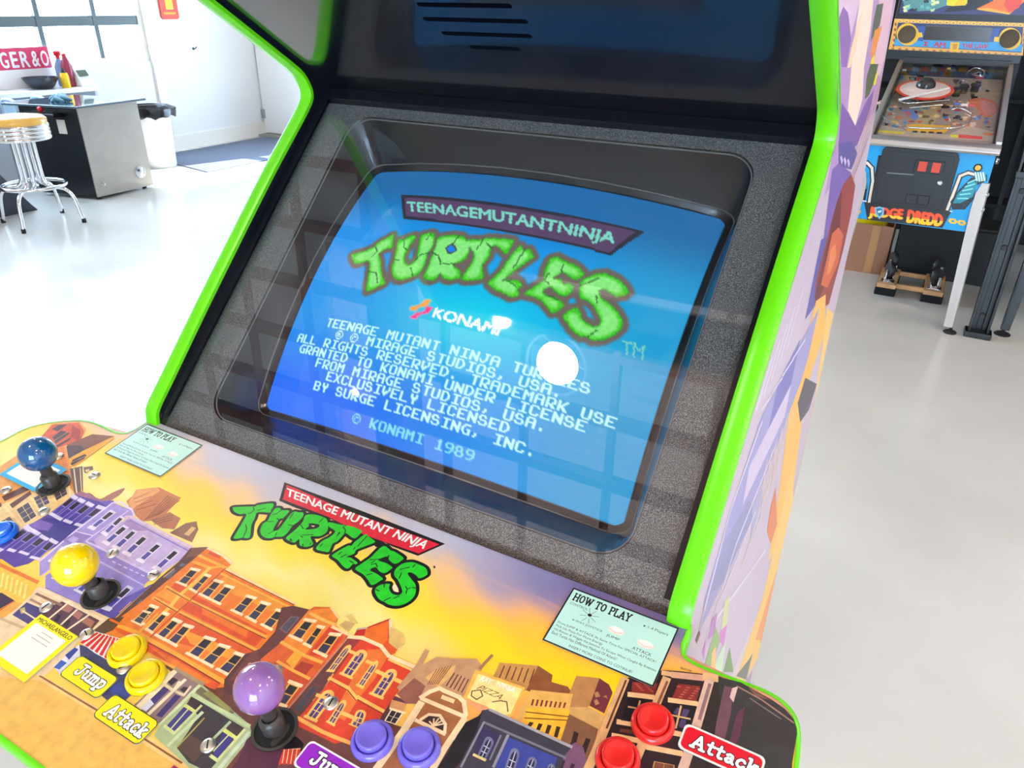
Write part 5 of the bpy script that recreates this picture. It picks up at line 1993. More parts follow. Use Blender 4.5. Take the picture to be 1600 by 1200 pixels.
FONT = {
    'A': '3e63637f636363', 'B': '7e63637e63637e', 'C': '3e63606060633e', 'D': '7c66636363667c', 'E': '7f60607c60607f', 'F': '7f60607e606060', 'G': '1f30606763331f', 'H': '6363637f636363', 'I': '3f0c0c0c0c0c3f',
    'J': '0f060606466c38', 'K': '63666c787c6e67', 'L': '6060606060607f', 'M': '63777f6b636363', 'N': '63737b7f6f6763', 'O': '3e63636363633e', 'P': '7e6363637e6060', 'Q': '3e6363636f663d', 'R': '7e6363677c6e67', 'S': '3c66603e03633e',
    'T': '3f0c0c0c0c0c0c', 'U': '6363636363633e', 'V': '6363636e7c3810', 'W': '63636b7f7f7763', 'X': '63361c1c1c3663', 'Y': '33333f1e0c0c0c', '.': '00000000001818', ',': '00000000181830', '1': '0c1c0c0c0c0c3f', '8': '3c66663e63633e',
    '9': '3e63633f03063c', '@': '3c429da1a1423c', '#': '3c42b9a9b5423c', ' ': '00000000000000'}


def pix_text(s, x, y, c=(176, 240, 240)):
    for k, ch in enumerate(s):
        h = FONT[ch]
        for r in range(7):
            row = int(h[2 * r:2 * r + 2], 16)
            for q in range(8):
                if row >> (7 - q) & 1:
                    X, Y = x + 8 * k + q, y + r
                    if 0 <= X < NX and 0 <= Y < NY:
                        img[Y, X] = c


for s, x, y in (('TEENAGE MUTANT NINJA TURTLES', 37, 145), ('# @ MIRAGE STUDIOS, USA.', 53, 153), ('ALL RIGHTS RESERVED. TRADEMARK USE', 11, 161), ('GRANTED TO KONAMI UNDER LICENSE', 18, 169), ('FROM MIRAGE STUDIOS, USA.', 42, 177), ('EXCLUSIVELY LICENSED', 58, 185), ('BY SURGE LICENSING, INC.', 48, 194), ('@ KONAMI 1989', 96, 209)):
    pix_text(s, x, y, (184, 240, 238) if y < 200 else (120, 214, 230))

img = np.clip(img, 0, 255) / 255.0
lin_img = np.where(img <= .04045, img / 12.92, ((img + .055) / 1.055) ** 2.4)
# the tube face: the picture's points, and a dark rim of bare glass beyond them
PADX, PADY = 8, 6
gx, gy = NX + 2 * PADX, NY + 2 * PADY
full = np.zeros((gy, gx, 3))
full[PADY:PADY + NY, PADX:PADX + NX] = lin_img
J, I = np.mgrid[0:gy, 0:gx].astype(float)
U = (I - PADX + .5) / NX * 2 - 1
V = 1 - (J - PADY + .5) / NY * 2
d_, sw, t0_, t1_, B_, k_ = CRT
H = -d_ + B_ * (1 - (k_ * U * U + (1 - k_) * V * V))
co = np.stack([U * sw, (t0_ + t1_) / 2 + V * (t1_ - t0_) / 2, H], -1).reshape(-1, 3)
k = (np.arange(gy - 1)[:, None] * gx + np.arange(gx - 1)[None, :]).ravel()
faces = np.stack([k, k + gx, k + gx + 1, k + 1], 1)
me = bpy.data.meshes.new('picture_tube')
me.from_pydata([tuple(p) for p in co], [], [tuple(int(q) for q in f_) for f_ in faces])
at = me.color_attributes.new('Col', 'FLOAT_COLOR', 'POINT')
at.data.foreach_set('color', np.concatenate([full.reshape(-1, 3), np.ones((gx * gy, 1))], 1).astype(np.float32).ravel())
me.polygons.foreach_set('use_smooth', np.ones(len(me.polygons), bool))
m = bpy.data.materials.new('glowing_tube')
m.use_nodes = True
nt = m.node_tree
bs = nt.nodes['Principled BSDF']
bs.inputs['Base Color'].default_value = (.012, .014, .016, 1)
bs.inputs['Roughness'].default_value = .05
bs.inputs['Specular IOR Level'].default_value = .28
a_ = nt.nodes.new('ShaderNodeAttribute')
a_.attribute_name = 'Col'
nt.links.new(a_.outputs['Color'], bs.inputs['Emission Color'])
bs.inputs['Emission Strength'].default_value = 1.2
me.materials.append(m)
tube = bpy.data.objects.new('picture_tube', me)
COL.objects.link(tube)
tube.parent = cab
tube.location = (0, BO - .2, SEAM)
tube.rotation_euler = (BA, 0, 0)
tube['label'] = 'glowing blue title screen'

# ------------------------------------------------------------------ printed art down the right side of the cabinet
SX = W2 + TH
fz = [(SEAM + z, y) for y, z in prof]
bz = [(SEAM + z, y) for y, z in back][::-1]


def side_yz(x, y):
    q = on_x(x, y, SX)
    Y, Z = float(q[1]), float(q[2])
    hi = float(np.interp(Z, [p[0] for p in bz], [p[1] for p in bz])) - .001
    lo = float(np.interp(Z, [p[0] for p in fz], [p[1] for p in fz])) + .001
    return (min(max(Y, lo), hi), Z)


S = Art(side_yz)
bd = [(y, SEAM + z) for y, z in (prof + back)]
S.poly_uv((206, 186, 202), [(y, z) for y, z in bd])
S.poly_uv((222, 200, 198), [(-.02, .03), (-.02, .55), (.2, .62), (.75, .5), (.75, .03)])
S.poly_uv((186, 150, 196), [(.05, 1.56), (.2, 1.46), (.33, 1.37), (.33, 1.3), (.70, 1.35), (.62, 1.55), (.47, 1.88), (-.03, 1.88)])
S.crop(1200, 0, 4)
S.poly((228, 196, 218), [(440, -200), (620, -200), (560, 60), (500, 300), (460, 400), (445, 200)])
S.poly((150, 112, 176), [(440, 120), (470, 40), (500, 80), (520, 240), (490, 420), (460, 420)])
S.poly((252, 226, 206), [(580, -40), (662, -40), (640, 180), (600, 420), (590, 620), (545, 785), (498, 690), (510, 560), (530, 300)])
S.poly((250, 214, 180), [(560, 150), (590, 60), (560, 260), (515, 420), (495, 425), (520, 300)])
S.poly((232, 190, 206), [(690, -40), (790, -40), (740, 300), (700, 480), (660, 420), (700, 160)])
S.poly((96, 104, 84), [(680, 30), (722, 20), (700, 150), (640, 260), (660, 120)])
S.poly((238, 150, 70), [(668, 190), (715, 160), (680, 290), (655, 380), (640, 330)])
S.poly((246, 226, 30), [(645, 370), (668, 340), (662, 420), (640, 400)])
S.poly((92, 104, 70), [(640, 400), (690, 400), (660, 520), (628, 600), (604, 620), (616, 480)])
S.poly((246, 226, 30), [(672, 470), (690, 440), (672, 530), (656, 530)])
S.poly((130, 96, 164), [(460, 640), (498, 700), (545, 790), (600, 660), (660, 560), (640, 700), (560, 900), (470, 1000), (440, 900)])
S.poly((100, 88, 156), [(440, 900), (520, 880), (560, 960), (520, 1060), (440, 1040)])
for k in range(3):
    S.poly((214, 190, 226), [(450 + 22 * k, 985 + 10 * k), (458 + 22 * k, 970 + 10 * k), (468 + 22 * k, 1000 + 10 * k), (460 + 22 * k, 1030 + 10 * k)])
for k in range(9):
    S.line((236, 186, 186) if k % 2 else (170, 110, 120), .0030, [(500 + 6 * k, 1240 - 20 * k), (560 + 10 * k, 900 - 10 * k), (640 + 9 * k, 660 - 8 * k), (690 + 11 * k, 480)])
S.poly((128, 100, 176), [(400, 1060), (440, 1020), (520, 1080), (500, 1240), (420, 1500), (330, 1640), (370, 1300)])
S.poly((104, 92, 168), [(330, 1500), (420, 1440), (380, 1700), (300, 1900), (230, 2000)])
S.crop(1200, 250, 4)
# rust-coloured drapery with amber and gold bands below it
S.poly((156, 66, 62), [(470, 150), (520, 90), (545, 160), (520, 330), (470, 560), (380, 900), (290, 960), (300, 760), (380, 440), (430, 260)])
S.poly((116, 46, 52), [(430, 260), (460, 190), (450, 420), (380, 700), (300, 930), (290, 860), (350, 600)])
S.poly((214, 104, 70), [(400, 460), (440, 420), (470, 470), (440, 640), (370, 800), (330, 780), (370, 600)])
S.poly((236, 140, 90), [(390, 560), (420, 520), (425, 600), (390, 700), (365, 720)])
S.crop(0, 0, 1)
S.poly((250, 190, 92), [(1275, 470), (1290, 460), (1288, 520), (1262, 600), (1250, 680), (1235, 800), (1200, 880), (1218, 760), (1236, 620), (1256, 540)])
S.poly((252, 204, 116), [(1292, 480), (1302, 490), (1298, 560), (1278, 700), (1262, 760), (1240, 880), (1222, 900), (1250, 760), (1274, 620)])
S.poly((90, 80, 96), [(1258, 590), (1276, 600), (1264, 640), (1250, 660), (1246, 630)])
S.poly((250, 200, 110), [(1240, 720), (1262, 720), (1226, 900), (1190, 1010), (1160, 1068), (1150, 1062), (1190, 940)])
S.poly((246, 160, 96), [(1225, 860), (1236, 850), (1215, 930), (1188, 1000), (1180, 1000), (1204, 920)])
S.poly((226, 130, 80), [(1204, 790), (1212, 760), (1214, 820), (1204, 850), (1198, 830)])
# house front: bluish boards and panes above, pale trim below
S.poly((164, 156, 204), [(1190, 650), (1280, 480), (1262, 560), (1250, 600), (1216, 690), (1150, 860), (1120, 930), (1096, 980), (1100, 940), (1140, 800)])
S.poly((126, 120, 186), [(1215, 600), (1250, 530), (1232, 620), (1196, 690)])
for k in range(5):
    S.line((226, 214, 236), .0050, [(1206 + 12 * k, 560 - 26 * k), (1182 + 12 * k, 640 - 24 * k)])
for k in range(4):
    S.line((222, 212, 234), .0040, [(1190 + 16 * k, 640 - 26 * k), (1204 + 18 * k, 620 - 30 * k)])
S.poly((214, 196, 222), [(1170, 730), (1236, 600), (1226, 650), (1160, 790)])
S.poly((150, 148, 190), [(1130, 850), (1170, 780), (1180, 800), (1130, 910), (1108, 930)])
S.poly((174, 168, 200), [(1176, 790), (1192, 760), (1190, 800), (1172, 850)])
for pts in ([(1092, 985), (1140, 800), (1190, 660)], [(1108, 985), (1150, 850), (1210, 700)], [(1128, 930), (1180, 800)], [(1120, 965), (1196, 860)]):
    S.line((232, 216, 234), .0060, pts)
for k in range(5):
    S.line((240, 210, 170), .0036, [(1182 + 7 * k, 820 - 18 * k), (1198 + 8 * k, 720 - 18 * k)])
S.line((236, 206, 190), .0060, [(1160, 880), (1220, 700), (1240, 640)])
# garden at its foot
for c, pts in (((150, 176, 110), [(1100, 1040), (1118, 980), (1126, 1000), (1108, 1045)]), ((206, 222, 190), [(1112, 1046), (1134, 1000), (1128, 1050)]), ((120, 150, 90), [(1130, 1050), (1140, 1010), (1146, 1050)]), ((216, 130, 200), [(1128, 970), (1136, 976), (1130, 1010), (1124, 1000)]),
               ((190, 130, 190), [(1112, 966), (1120, 958), (1116, 990), (1106, 1000)]), ((214, 214, 160), [(1132, 940), (1140, 930), (1136, 975), (1126, 985)]), ((250, 190, 120), [(1112, 1020), (1118, 1010), (1118, 1046), (1110, 1046)]), ((120, 120, 110), [(1150, 1056), (1170, 1030), (1176, 1020), (1166, 1062)]), ((206, 130, 200), [(1096, 1020), (1102, 1000), (1100, 1032)])):
    S.poly(c, pts)
S.poly((180, 160, 176), [(1166, 1062), (1176, 1046), (1186, 1050), (1188, 1075), (1180, 1090)])
S.poly((110, 70, 50), [(1086, 1000), (1092, 984), (1094, 990), (1088, 1006)])
S.build('printed_side_art', M_sideart, sp, lambda y, z, l: (SX + l, y - .2, z))

# ------------------------------------------------------------------ the blue-fronted pinball machine on the right
PX0, PX1, PY = .105, .66, 3.70
M_pblack = mat('pinball_black', (16, 17, 20), rough=.35)
M_paint = art_mat('printed_cabinet_art', rough=.35, mottle=.04, nscale=60)
M_leg = mat('pale_metal_leg', (188, 178, 170), rough=.4, metal=.35)
M_rubber = mat('black_rubber', (20, 20, 20), rough=.7)
M_alu = mat('satin_aluminium', (190, 186, 184), rough=.32, metal=.9)
M_pfart = art_mat('printed_playfield', rough=.25, mottle=.12, nscale=60)
pin = tag(empty('pinball_machine', (.3825, 4.3, 0)), 'pinball machine with bright blue front panel and a planet toy under its glass', 'pinball machine')
sl = (1.195 - .905) / (4.78 - 3.72)
gz = lambda y: .905 + sl * (y - 3.72)
side = [(PY + .004, .512), (PY + .004, .862), (4.74, gz(4.74) - .03), (4.95, gz(4.74) - .03), (4.95, .70), (4.3, .512)]
b = MB()
for x0, x1 in ((PX0, PX0 + .019), (PX1 - .019, PX1)):
    b.prism(side, lambda a, c, d: (d, a, c), x0, x1)
b.box(((PX0 + PX1) / 2, 4.33, .53), (PX1 - PX0 - .03, 1.2, .02))
b.box(((PX0 + PX1) / 2, 4.94, .9), (PX1 - PX0 - .03, .02, .4))
b.build('cabinet', M_pblack, pin)
b = MB()
b.box(((PX0 + PX1) / 2, PY + .01, .690), (PX1 - PX0, .018, .365))
front = b.build('front_panel', M_pblack, pin)
F = Art(lambda x, y: tuple(float(c) for c in on_y(x, y, PY)[[0, 2]]))
F.poly_uv((20, 160, 224), [(PX0, .509), (PX1, .509), (PX1, .872), (PX0, .872)])
F.crop(1200, 250, 4)
F.poly((24, 22, 26), [(690, -30), (1200, -10), (1115, 300), (1150, 315), (1090, 425), (620, 372), (600, 260), (640, 250)])
F.line((250, 250, 250), .006, [(590, 255), (632, 262)])
F.line((250, 250, 250), .005, [(1105, 312), (1150, 322)])
# pale piping and teal folded shapes at the two edges
for pts in ([(590, 30), (620, 18), (650, 50), (655, 130), (632, 262)], [(1290, 90), (1250, 80), (1200, 100), (1170, 180), (1120, 310)]):
    F.line((24, 22, 26), .024, pts)
    F.line((240, 226, 206), .012, pts)
F.poly((20, 22, 30), [(1190, 190), (1270, 110), (1370, 90), (1370, 130), (1300, 160), (1290, 240), (1230, 310), (1150, 310), (1140, 260)])
F.poly((28, 140, 158), [(1185, 210), (1270, 130), (1310, 140), (1280, 230), (1200, 270), (1155, 270)])
for k in range(5):
    F.line((130, 214, 214), .007, [(1185 + 16 * k, 240 - 24 * k), (1250 + 14 * k, 240 - 30 * k)])
F.poly((36, 150, 166), [(1290, 75), (1360, 80), (1365, 125), (1320, 140), (1290, 110)])
for k in range(4):
    F.line((226, 240, 236), .006, [(1296 + 16 * k, 78), (1306 + 16 * k, 130)])
F.poly((28, 130, 150), [(575, 120), (615, 90), (625, 180), (590, 240), (570, 200)])
F.poly((20, 22, 30), [(560, 190), (620, 180), (610, 250), (570, 250)])
for x, y in ((555, 320), (1155, 382), (1210, 392)):
    F.poly((242, 190, 60), [(x - 30, y - 4), (x - 16, y - 18), (x + 16, y - 14), (x + 30, y + 4), (x + 14, y + 18), (x - 16, y + 14)])
    F.poly((20, 150, 214), [(x - 8, y - 6), (x + 8, y - 4), (x + 8, y + 6), (x - 8, y + 4)])
# name along the bottom edge
for t, qd in (('JUDGE', [(622, 368), (840, 392), (852, 306), (634, 288)]), ('DREDD', [(862, 392), (1088, 418), (1100, 340), (874, 308)])):
    F.text(t, [(x + 3, y + 4) for x, y in qd], (120, 20, 16), .10)
    F.text(t, qd, (250, 196, 40), .09)
for t, qd in (('JUDGE', [(622, 368), (840, 392), (852, 306), (634, 288)]), ('DREDD', [(862, 392), (1088, 418), (1100, 340), (874, 308)])):
    # upper half of every letter is orange-red
    f = quad_map([F.px(p) for p in qd])
    tr, asp = text_tris(t, .09)
    tris = []
    for tri in tr:
        P = [p for p in tri]
        out = []
        for i in range(3):                            # clip to the half above .45
            a_, c_ = P[i], P[(i + 1) % 3]
            if a_[1] >= .45:
                out.append(a_)
            if (a_[1] - .45) * (c_[1] - .45) < 0:
                q = (.45 - a_[1]) / (c_[1] - a_[1])
                out.append((a_[0] + (c_[0] - a_[0]) * q, .45))
        for i in range(1, len(out) - 1):
            tris.append([F.to_uv(*f(*p)) for p in (out[0], out[i], out[i + 1])])
    if tris:
        F._add(tris, (244, 84, 34), True, tris[:len(tris) // 7])
F.poly((120, 190, 226), [(666, 298), (695, 290), (726, 300), (722, 340), (696, 370), (672, 336)])
F.poly((40, 110, 140), [(676, 306), (697, 300), (716, 308), (712, 336), (697, 354), (682, 332)])
F.poly((200, 226, 236), [(684, 320), (712, 312), (708, 326), (690, 332)])
F.build('printed_front', M_paint, front, lambda x, z, l: (x - .3825, PY - 4.3 - .0005 - l, z))
# coin door
b = MB()
b.prism(round_rect(.182, .597, .514, .869, .02, 4), lambda a, c, d: (a, PY + d, c), -.012, 0)
M_coin = mat('black_coin_door', (26, 26, 27), rough=.4, bump=.2, bscale=400)
cd = b.build('coin_door', M_coin, pin, bevel=.002)
b = MB()
b.prism(round_rect(.20, .615, .497, .853, .012, 4), lambda a, c, d: (a, PY - .012 + d, c), -.003, 0)
b.build('door_plate', M_coin, cd, bevel=.0015)
M_edge = mat('worn_black_edge', (120, 120, 122), rough=.4, metal=.6)
M_red = mat('lit_coin_slot', (190, 60, 36), rough=.3, emit=.25)
b = MB()
ca, cb_ = on_y(1432, 248, PY), on_y(1473, 272, PY)
b.box(((ca[0] + cb_[0]) / 2, PY - .019, (ca[2] + cb_[2]) / 2), (cb_[0] - ca[0], .008, abs(ca[2] - cb_[2])))
b.build('slot_bezel', M_coin, cd, bevel=.002)
for k in (.27, .73):
    b = MB()
    b.box((ca[0] + (cb_[0] - ca[0]) * k, PY - .024, (ca[2] + cb_[2]) / 2), (.036, .004, .045))
    b.build('coin_slot', M_red, cd)
for y0 in (269, 249):
    p0, p1 = on_y(1386, y0, PY), on_y(1428 if y0 > 260 else 1490, y0 + 3, PY)
    if y0 > 260:
        b = MB()
        b.bar((p0[0], PY - .018, p0[2]), (p1[0], PY - .018, p1[2]), .006, .005)
        b.build('pull_lip', M_edge, cd)
p = on_y(1469, 285, PY)
b = MB()
b.lathe([(0, .012), (.008, .012), (.011, .009), (.011, 0)], (p[0], PY - .014, p[2]), (0, -1, 0), 18)
b.build('lock', M_chrome, cd, smooth=40)
for k in (0, 1):
    p = on_y(1424 + 19 * k, 310 + 2 * k, PY)
    b = MB()
    b.box((p[0], PY - .017, p[2]), (.05, .006, .045))
    b.build('coin_return', M_coin, cd, bevel=.003)
# start button, lock bar, rails
p = on_y(1528, 262, PY)
b = MB()
b.lathe([(.018, 0), (.018, .006), (.014, .008), (.013, .006)], (p[0], PY, p[2]), (0, -1, 0), 20)
sb = b.build('start_button', M_pblack, pin, smooth=40)
b = MB()
b.lathe([(.0129, .004), (.0125, .009), (0, .010)], (p[0], PY, p[2]), (0, -1, 0), 20)
b.build('button_cap', mat('amber_cap', (238, 186, 70), rough=.3), sb, smooth=40)
b = MB()
b.prism([(PY - .022, .872), (PY - .028, .884), (PY - .022, .904), (PY + .01, .916), (PY + .05, .914), (PY + .05, .878), (PY + .004, .872)], lambda a, c, d: (d, a, c), PX0 - .012, PX1 + .012)
b.build('lock_bar', M_alu, pin, bevel=.003)
for x in (PX0, PX1):
    b = MB()
    b.prism([(PY + .05, .885), (PY + .05, gz(PY + .05) + .012), (4.78, gz(4.78) + .012), (4.78, gz(4.78) - .03)], lambda a, c, d: (d, a, c), x - .012, x + .012)
    b.build('side_rail', M_alu, pin, bevel=.002)
    b = MB()
    b.lathe([(0, .012), (.012, .012), (.016, .006), (.016, 0)], (x + (.012 if x > .3 else -.012), PY + .12, .83), (1 if x > .3 else -1, 0, 0), 18)
    b.build('flipper_button', M_chrome, pin, smooth=40)
# legs: folded metal with ribs, bolts and levelling feet
for sx, x in ((-1, PX0), (1, PX1)):
    for yy, sy in ((PY, -1), (4.93, 1)):
        zt = .745 if sy < 0 else .9
        px, py = x + sx * .006, yy + sy * .006
        cx, cy = x + sx * .03, yy + sy * .03
        b = MB()
        # two flanges tapering to the foot
        b.prism([(-.03, zt), (0, zt), (0, .03), (-.040, .03), (-.050, zt - .13), (-.046, zt - .05)] if sx > 0 else [(.03, zt), (0, zt), (0, .03), (.040, .03), (.050, zt - .13), (.046, zt - .05)],
                lambda a, c, d: (px + a + sx * .024 * (1 - c / zt), py + d + sy * .024 * (1 - c / zt), c), 0, .004 * sy)
        b.prism([(-.03, zt), (0, zt), (0, .03), (-.040, .03), (-.050, zt - .13), (-.046, zt - .05)] if sy > 0 else [(.03, zt), (0, zt), (0, .03), (.040, .03), (.050, zt - .13), (.046, zt - .05)],
                lambda a, c, d: (px + d + sx * .024 * (1 - c / zt), py + a + sy * .024 * (1 - c / zt), c), 0, .004 * sx)
        lg = b.build('leg', M_leg, pin, bevel=.001)
        b = MB()
        for o_ in (.014, .026):
            b.bar((px - sx * o_ + sx * .004, py + sy * .0085, zt - .16), (px - sx * o_ + sx * .0225, py + sy * .027, .07), .005, .004)
        b.build('rib', M_leg, lg)
        b = MB()
        b.lathe([(0, .0), (.03, 0), (.032, .004), (.026, .010), (.008, .014), (.008, .04), (0, .04)], (x + sx * .024, yy + sy * .024, 0), (0, 0, 1), 20)
        b.build('levelling_foot', M_rubber, lg, smooth=40)
        for z in (zt - .05, zt - .12):
            b = MB()
            b.lathe([(0, .012), (.008, .010), (.010, .004), (.010, 0)], (px + sx * .004, py + sy * .004, z), (sx * .7, sy * .7, 0), 14)
            b.build('leg_bolt', M_chrome, lg, smooth=40)
# playfield and what stands on it
pfz = lambda y: gz(y) - .075
b = MB()
b.prism([(PY + .03, pfz(PY + .03)), (4.78, pfz(4.78)), (4.78, pfz(4.78) - .012), (PY + .03, pfz(PY + .03) - .012)], lambda a, c, d: (d, a, c), PX0 + .019, PX1 - .019)
M_pf = mat('playfield_wood', (186, 164, 140), rough=.3)
pf = b.build('playfield', M_pf, pin)
pn = np.array([0, -sl, 1.0]) / math.hypot(1, sl)
Q = Art(lambda x, y: tuple(float(c) for c in on_plane(x, y, (0, 3.72, pfz(3.72)), pn)[:2]))
Q.crop(1340, 80, 6.1538)
Q.poly_uv((170, 154, 142), [(PX0 + .02, PY + .04), (PX1 - .02, PY + .04), (PX1 - .02, 4.77), (PX0 + .02, 4.77)])
rnd = random.Random(5)
pal = [(232, 206, 160), (206, 120, 90), (70, 130, 190), (230, 220, 206), (40, 36, 40), (220, 180, 70), (196, 70, 66), (110, 160, 190), (90, 80, 90), (244, 236, 220), (60, 60, 70), (180, 150, 120)]
for k in range(120):
    x, y = rnd.uniform(200, 1280), rnd.uniform(470, 730)
    r1, r2 = rnd.uniform(14, 50), rnd.uniform(8, 22)
    n = rnd.randint(3, 6)
    a0 = rnd.uniform(0, 6)
    Q.poly(pal[rnd.randrange(len(pal))], [(x + r1 * math.cos(a0 + 2 * math.pi * i / n), y + r2 * math.sin(a0 + 2 * math.pi * i / n)) for i in range(n)])
for k in range(40):
    x, y = rnd.uniform(330, 1250), rnd.uniform(120, 470)
    r1, r2 = rnd.uniform(14, 46), rnd.uniform(8, 24)
    Q.poly(pal[rnd.choice((4, 8, 10, 2, 7, 6, 4, 10, 8))], [(x - r1, y - r2), (x + r1, y - r2 * .7), (x + r1 * .8, y + r2), (x - r1 * .7, y + r2 * .8)])
for k, c in enumerate([(60, 140, 190), (190, 60, 70), (70, 150, 180), (150, 60, 110), (90, 150, 200), (210, 160, 50), (130, 60, 120), (60, 130, 180)]):
    Q.poly(c, [(530 + 90 * k, 150), (580 + 90 * k, 154), (588 + 90 * k, 200), (524 + 90 * k, 196)])
Q.poly((110, 150, 220), [(410, 565), (520, 560), (600, 640), (540, 665)])
Q.poly((196, 110, 130), [(440, 580), (500, 575), (530, 620), (480, 620)])
Q.blob((214, 120, 80), [(1060, 480), (1180, 450), (1320, 490), (1340, 580), (1240, 640), (1160, 560)])
Q.blob((200, 140, 140), [(1180, 480), (1300, 500), (1330, 580), (1230, 620)])
# apron
Q.poly((206, 190, 170), [(160, 700), (420, 745), (470, 770), (870, 800), (1060, 720), (1330, 780), (1320, 870), (120, 800)])
Q.poly((250, 232, 70), [(140, 752), (455, 778), (445, 800), (130, 778)])
Q.poly((246, 190, 60), [(470, 710), (560, 700), (900, 720), (840, 790), (470, 768)])
for k in range(4):
    Q.poly((50, 44, 46), [(530 + 78 * k, 765 + 4 * k), (575 + 78 * k, 767 + 4 * k), (580 + 78 * k, 785 + 4 * k), (524 + 78 * k, 783 + 4 * k)])
Q.poly((240, 90, 80), [(970, 800), (1200, 820), (1200, 850), (960, 835)])
Q.poly((246, 236, 60), [(890, 800), (970, 806), (970, 832), (890, 828)])
Q.poly((226, 140, 80), [(1215, 785), (1320, 790), (1315, 815), (1210, 808)])
Q.build('printed_playfield', M_pfart, pf, lambda x, y, l: (x - .3825, y - 4.3, pfz(y) + .0006 + l))


def over_pf(x, y, h):
    q = on_plane(1340 + x / 6.1538, 80 + y / 6.1538, (0, 3.72, pfz(3.72) + h), pn)
    return Vector(q)


M_red2 = mat('red_plastic', (236, 74, 44), rough=.25)
M_pinkw = mat('pale_pink_plastic', (238, 214, 208), rough=.3)
M_dome = mat('dark_dome', (44, 44, 44), rough=.12)
c = over_pf(645, 375, .055)
b = MB()
b.lathe([(0, -.012), (.10, -.014), (.138, -.004), (.142, .004), (.12, .006)], c, pn, 40)
pl = b.build('planet_toy', M_red2, pin, smooth=50)
b = MB()
b.lathe([(.125, .006), (.10, .012), (.055, .020), (.048, .022)], c, pn, 40)
b.build('ring', M_pinkw, pl, smooth=50)
b = MB()
b.lathe([(.048, .02), (.046, .04), (.034, .056), (.018, .064), (0, .066)], c, pn, 32)
b.build('dome', M_dome, pl, smooth=80)
b = MB()
b.bar(over_pf(400, 468, .075), over_pf(880, 352, .075), .016, .01)
b.build('crossing_arm', mat('white_plastic', (236, 234, 230), rough=.3), pin, bevel=.002)
M_clear = mat('grey_clear_plastic', (170, 176, 170), rough=.12)
for pts in ([(230, 620, .05), (330, 690, .05), (520, 735, .04), (900, 740, .04), (1050, 700, .05), (1090, 630, .05), (1000, 590, .06)], [(500, 545, .05), (820, 515, .06)], [(1050, 210, .07), (1130, 160, .07), (1215, 190, .07), (1200, 240, .07), (1120, 230, .07)], [(1100, 225, .06), (1170, 200, .06), (1180, 230, .06)], [(940, 330, .06), (1000, 280, .06), (1080, 330, .06), (1060, 400, .06)], [(400, 480, .06), (500, 500, .06), (880, 470, .06)], [(900, 560, .06), (1000, 550, .07), (1100, 600, .07)]):
    b = MB()
    b.tube(catmull([tuple(over_pf(*p)) for p in pts], 5), .004, 8)
    b.build('wire_ramp', M_chrome, pin, smooth=60)
for x, y, col, w in ((960, 505, (40, 110, 200), .03), (1030, 515, (240, 240, 240), .03), (1095, 520, (220, 60, 60), .03), (450, 435, (90, 130, 220), .026), (510, 435, (236, 236, 240), .022), (330, 350, (230, 214, 196), .02), (440, 180, (120, 140, 150), .035), (880, 165, (214, 164, 50), .02), (1150, 655, (50, 120, 170), .014), (265, 480, (60, 110, 170), .03), (230, 520, (214, 170, 110), .03)):
    q = over_pf(x, y, .03)
    b = MB()
    b.box(q, (w, w * .8, .012))
    b.build('plastic_target', mat('target_plastic', col, rough=.25), pin, bevel=.002)
for x, y in ((1010, 400), (1120, 390), (940, 430)):
    b = MB()
    b.lathe([(.02, 0), (.02, .03), (.026, .034), (.024, .042), (0, .046)], over_pf(x, y, 0), pn, 18)
    b.build('bumper', M_dome, pin, smooth=40)
b = MB()
b.prism([(3.75, gz(3.75)), (4.775, gz(4.775)), (4.775, gz(4.775) + .004), (3.75, gz(3.75) + .004)], lambda a, c, d: (d, a, c), PX0 + .012, PX1 - .012)
b.build('playfield_glass', glass_mat('playfield_glass', f0=.05), pin)
b = MB()
b.box(((PX0 + PX1) / 2, 4.785, gz(4.785) + .006), (PX1 - PX0, .03, .03))
b.build('back_channel', M_coin, pin)
# backbox
b = MB()
b.box((.36, 4.93, 1.60), (.68, .25, .80))
bb = b.build('backbox', M_pblack, pin, bevel=.004)
BY = 4.804
G = Art(lambda x, y: tuple(float(c) for c in on_y(x, y, BY)[[0, 2]]))
G.crop(1380, 0, 7.2727)
G.poly((236, 178, 80), [(60, 560), (130, 212), (1600, 262), (1600, 340), (1590, 632)])
G.poly((44, 60, 110), [(120, 520), (170, 255), (1590, 305), (1570, 600)])
G.poly((56, 160, 220), [(120, 515), (140, 440), (1210, 470), (1590, 500), (1570, 590)])
G.poly((60, 90, 170), [(390, 300), (490, 300), (450, 470), (390, 460)])
G.poly((60, 90, 170), [(1230, 330), (1330, 320), (1290, 470), (1210, 480)])
for k in range(19):
    x = 160 + 76 * k
    G.poly((250, 206, 110), [(x, 232 + 2.6 * k), (x + 16, 216 + 2.6 * k), (x + 50, 220 + 2.6 * k), (x + 62, 240 + 2.6 * k), (x + 46, 258 + 2.6 * k), (x + 12, 254 + 2.6 * k)])
    G.poly((60, 46, 40), [(x + 18, 236 + 2.6 * k), (x + 44, 238 + 2.6 * k), (x + 42, 246 + 2.6 * k), (x + 18, 244 + 2.6 * k)])
    x = 90 + 78 * k
    G.poly((170, 110, 60), [(x, 545 + 4 * k), (x + 30, 540 + 4 * k), (x + 40, 560 + 4 * k), (x + 10, 562 + 4 * k)])
for k in range(5):
    for x in (100, 1575):
        G.poly((150, 90, 60), [(x + 6 * (5 - k), 260 + 60 * k), (x + 24 + 6 * (5 - k), 262 + 60 * k), (x + 20 + 6 * (5 - k), 296 + 60 * k), (x + 6 * (5 - k), 290 + 60 * k)])
G.poly((96, 88, 84), [(490, 288), (1232, 312), (1205, 482), (455, 455)])
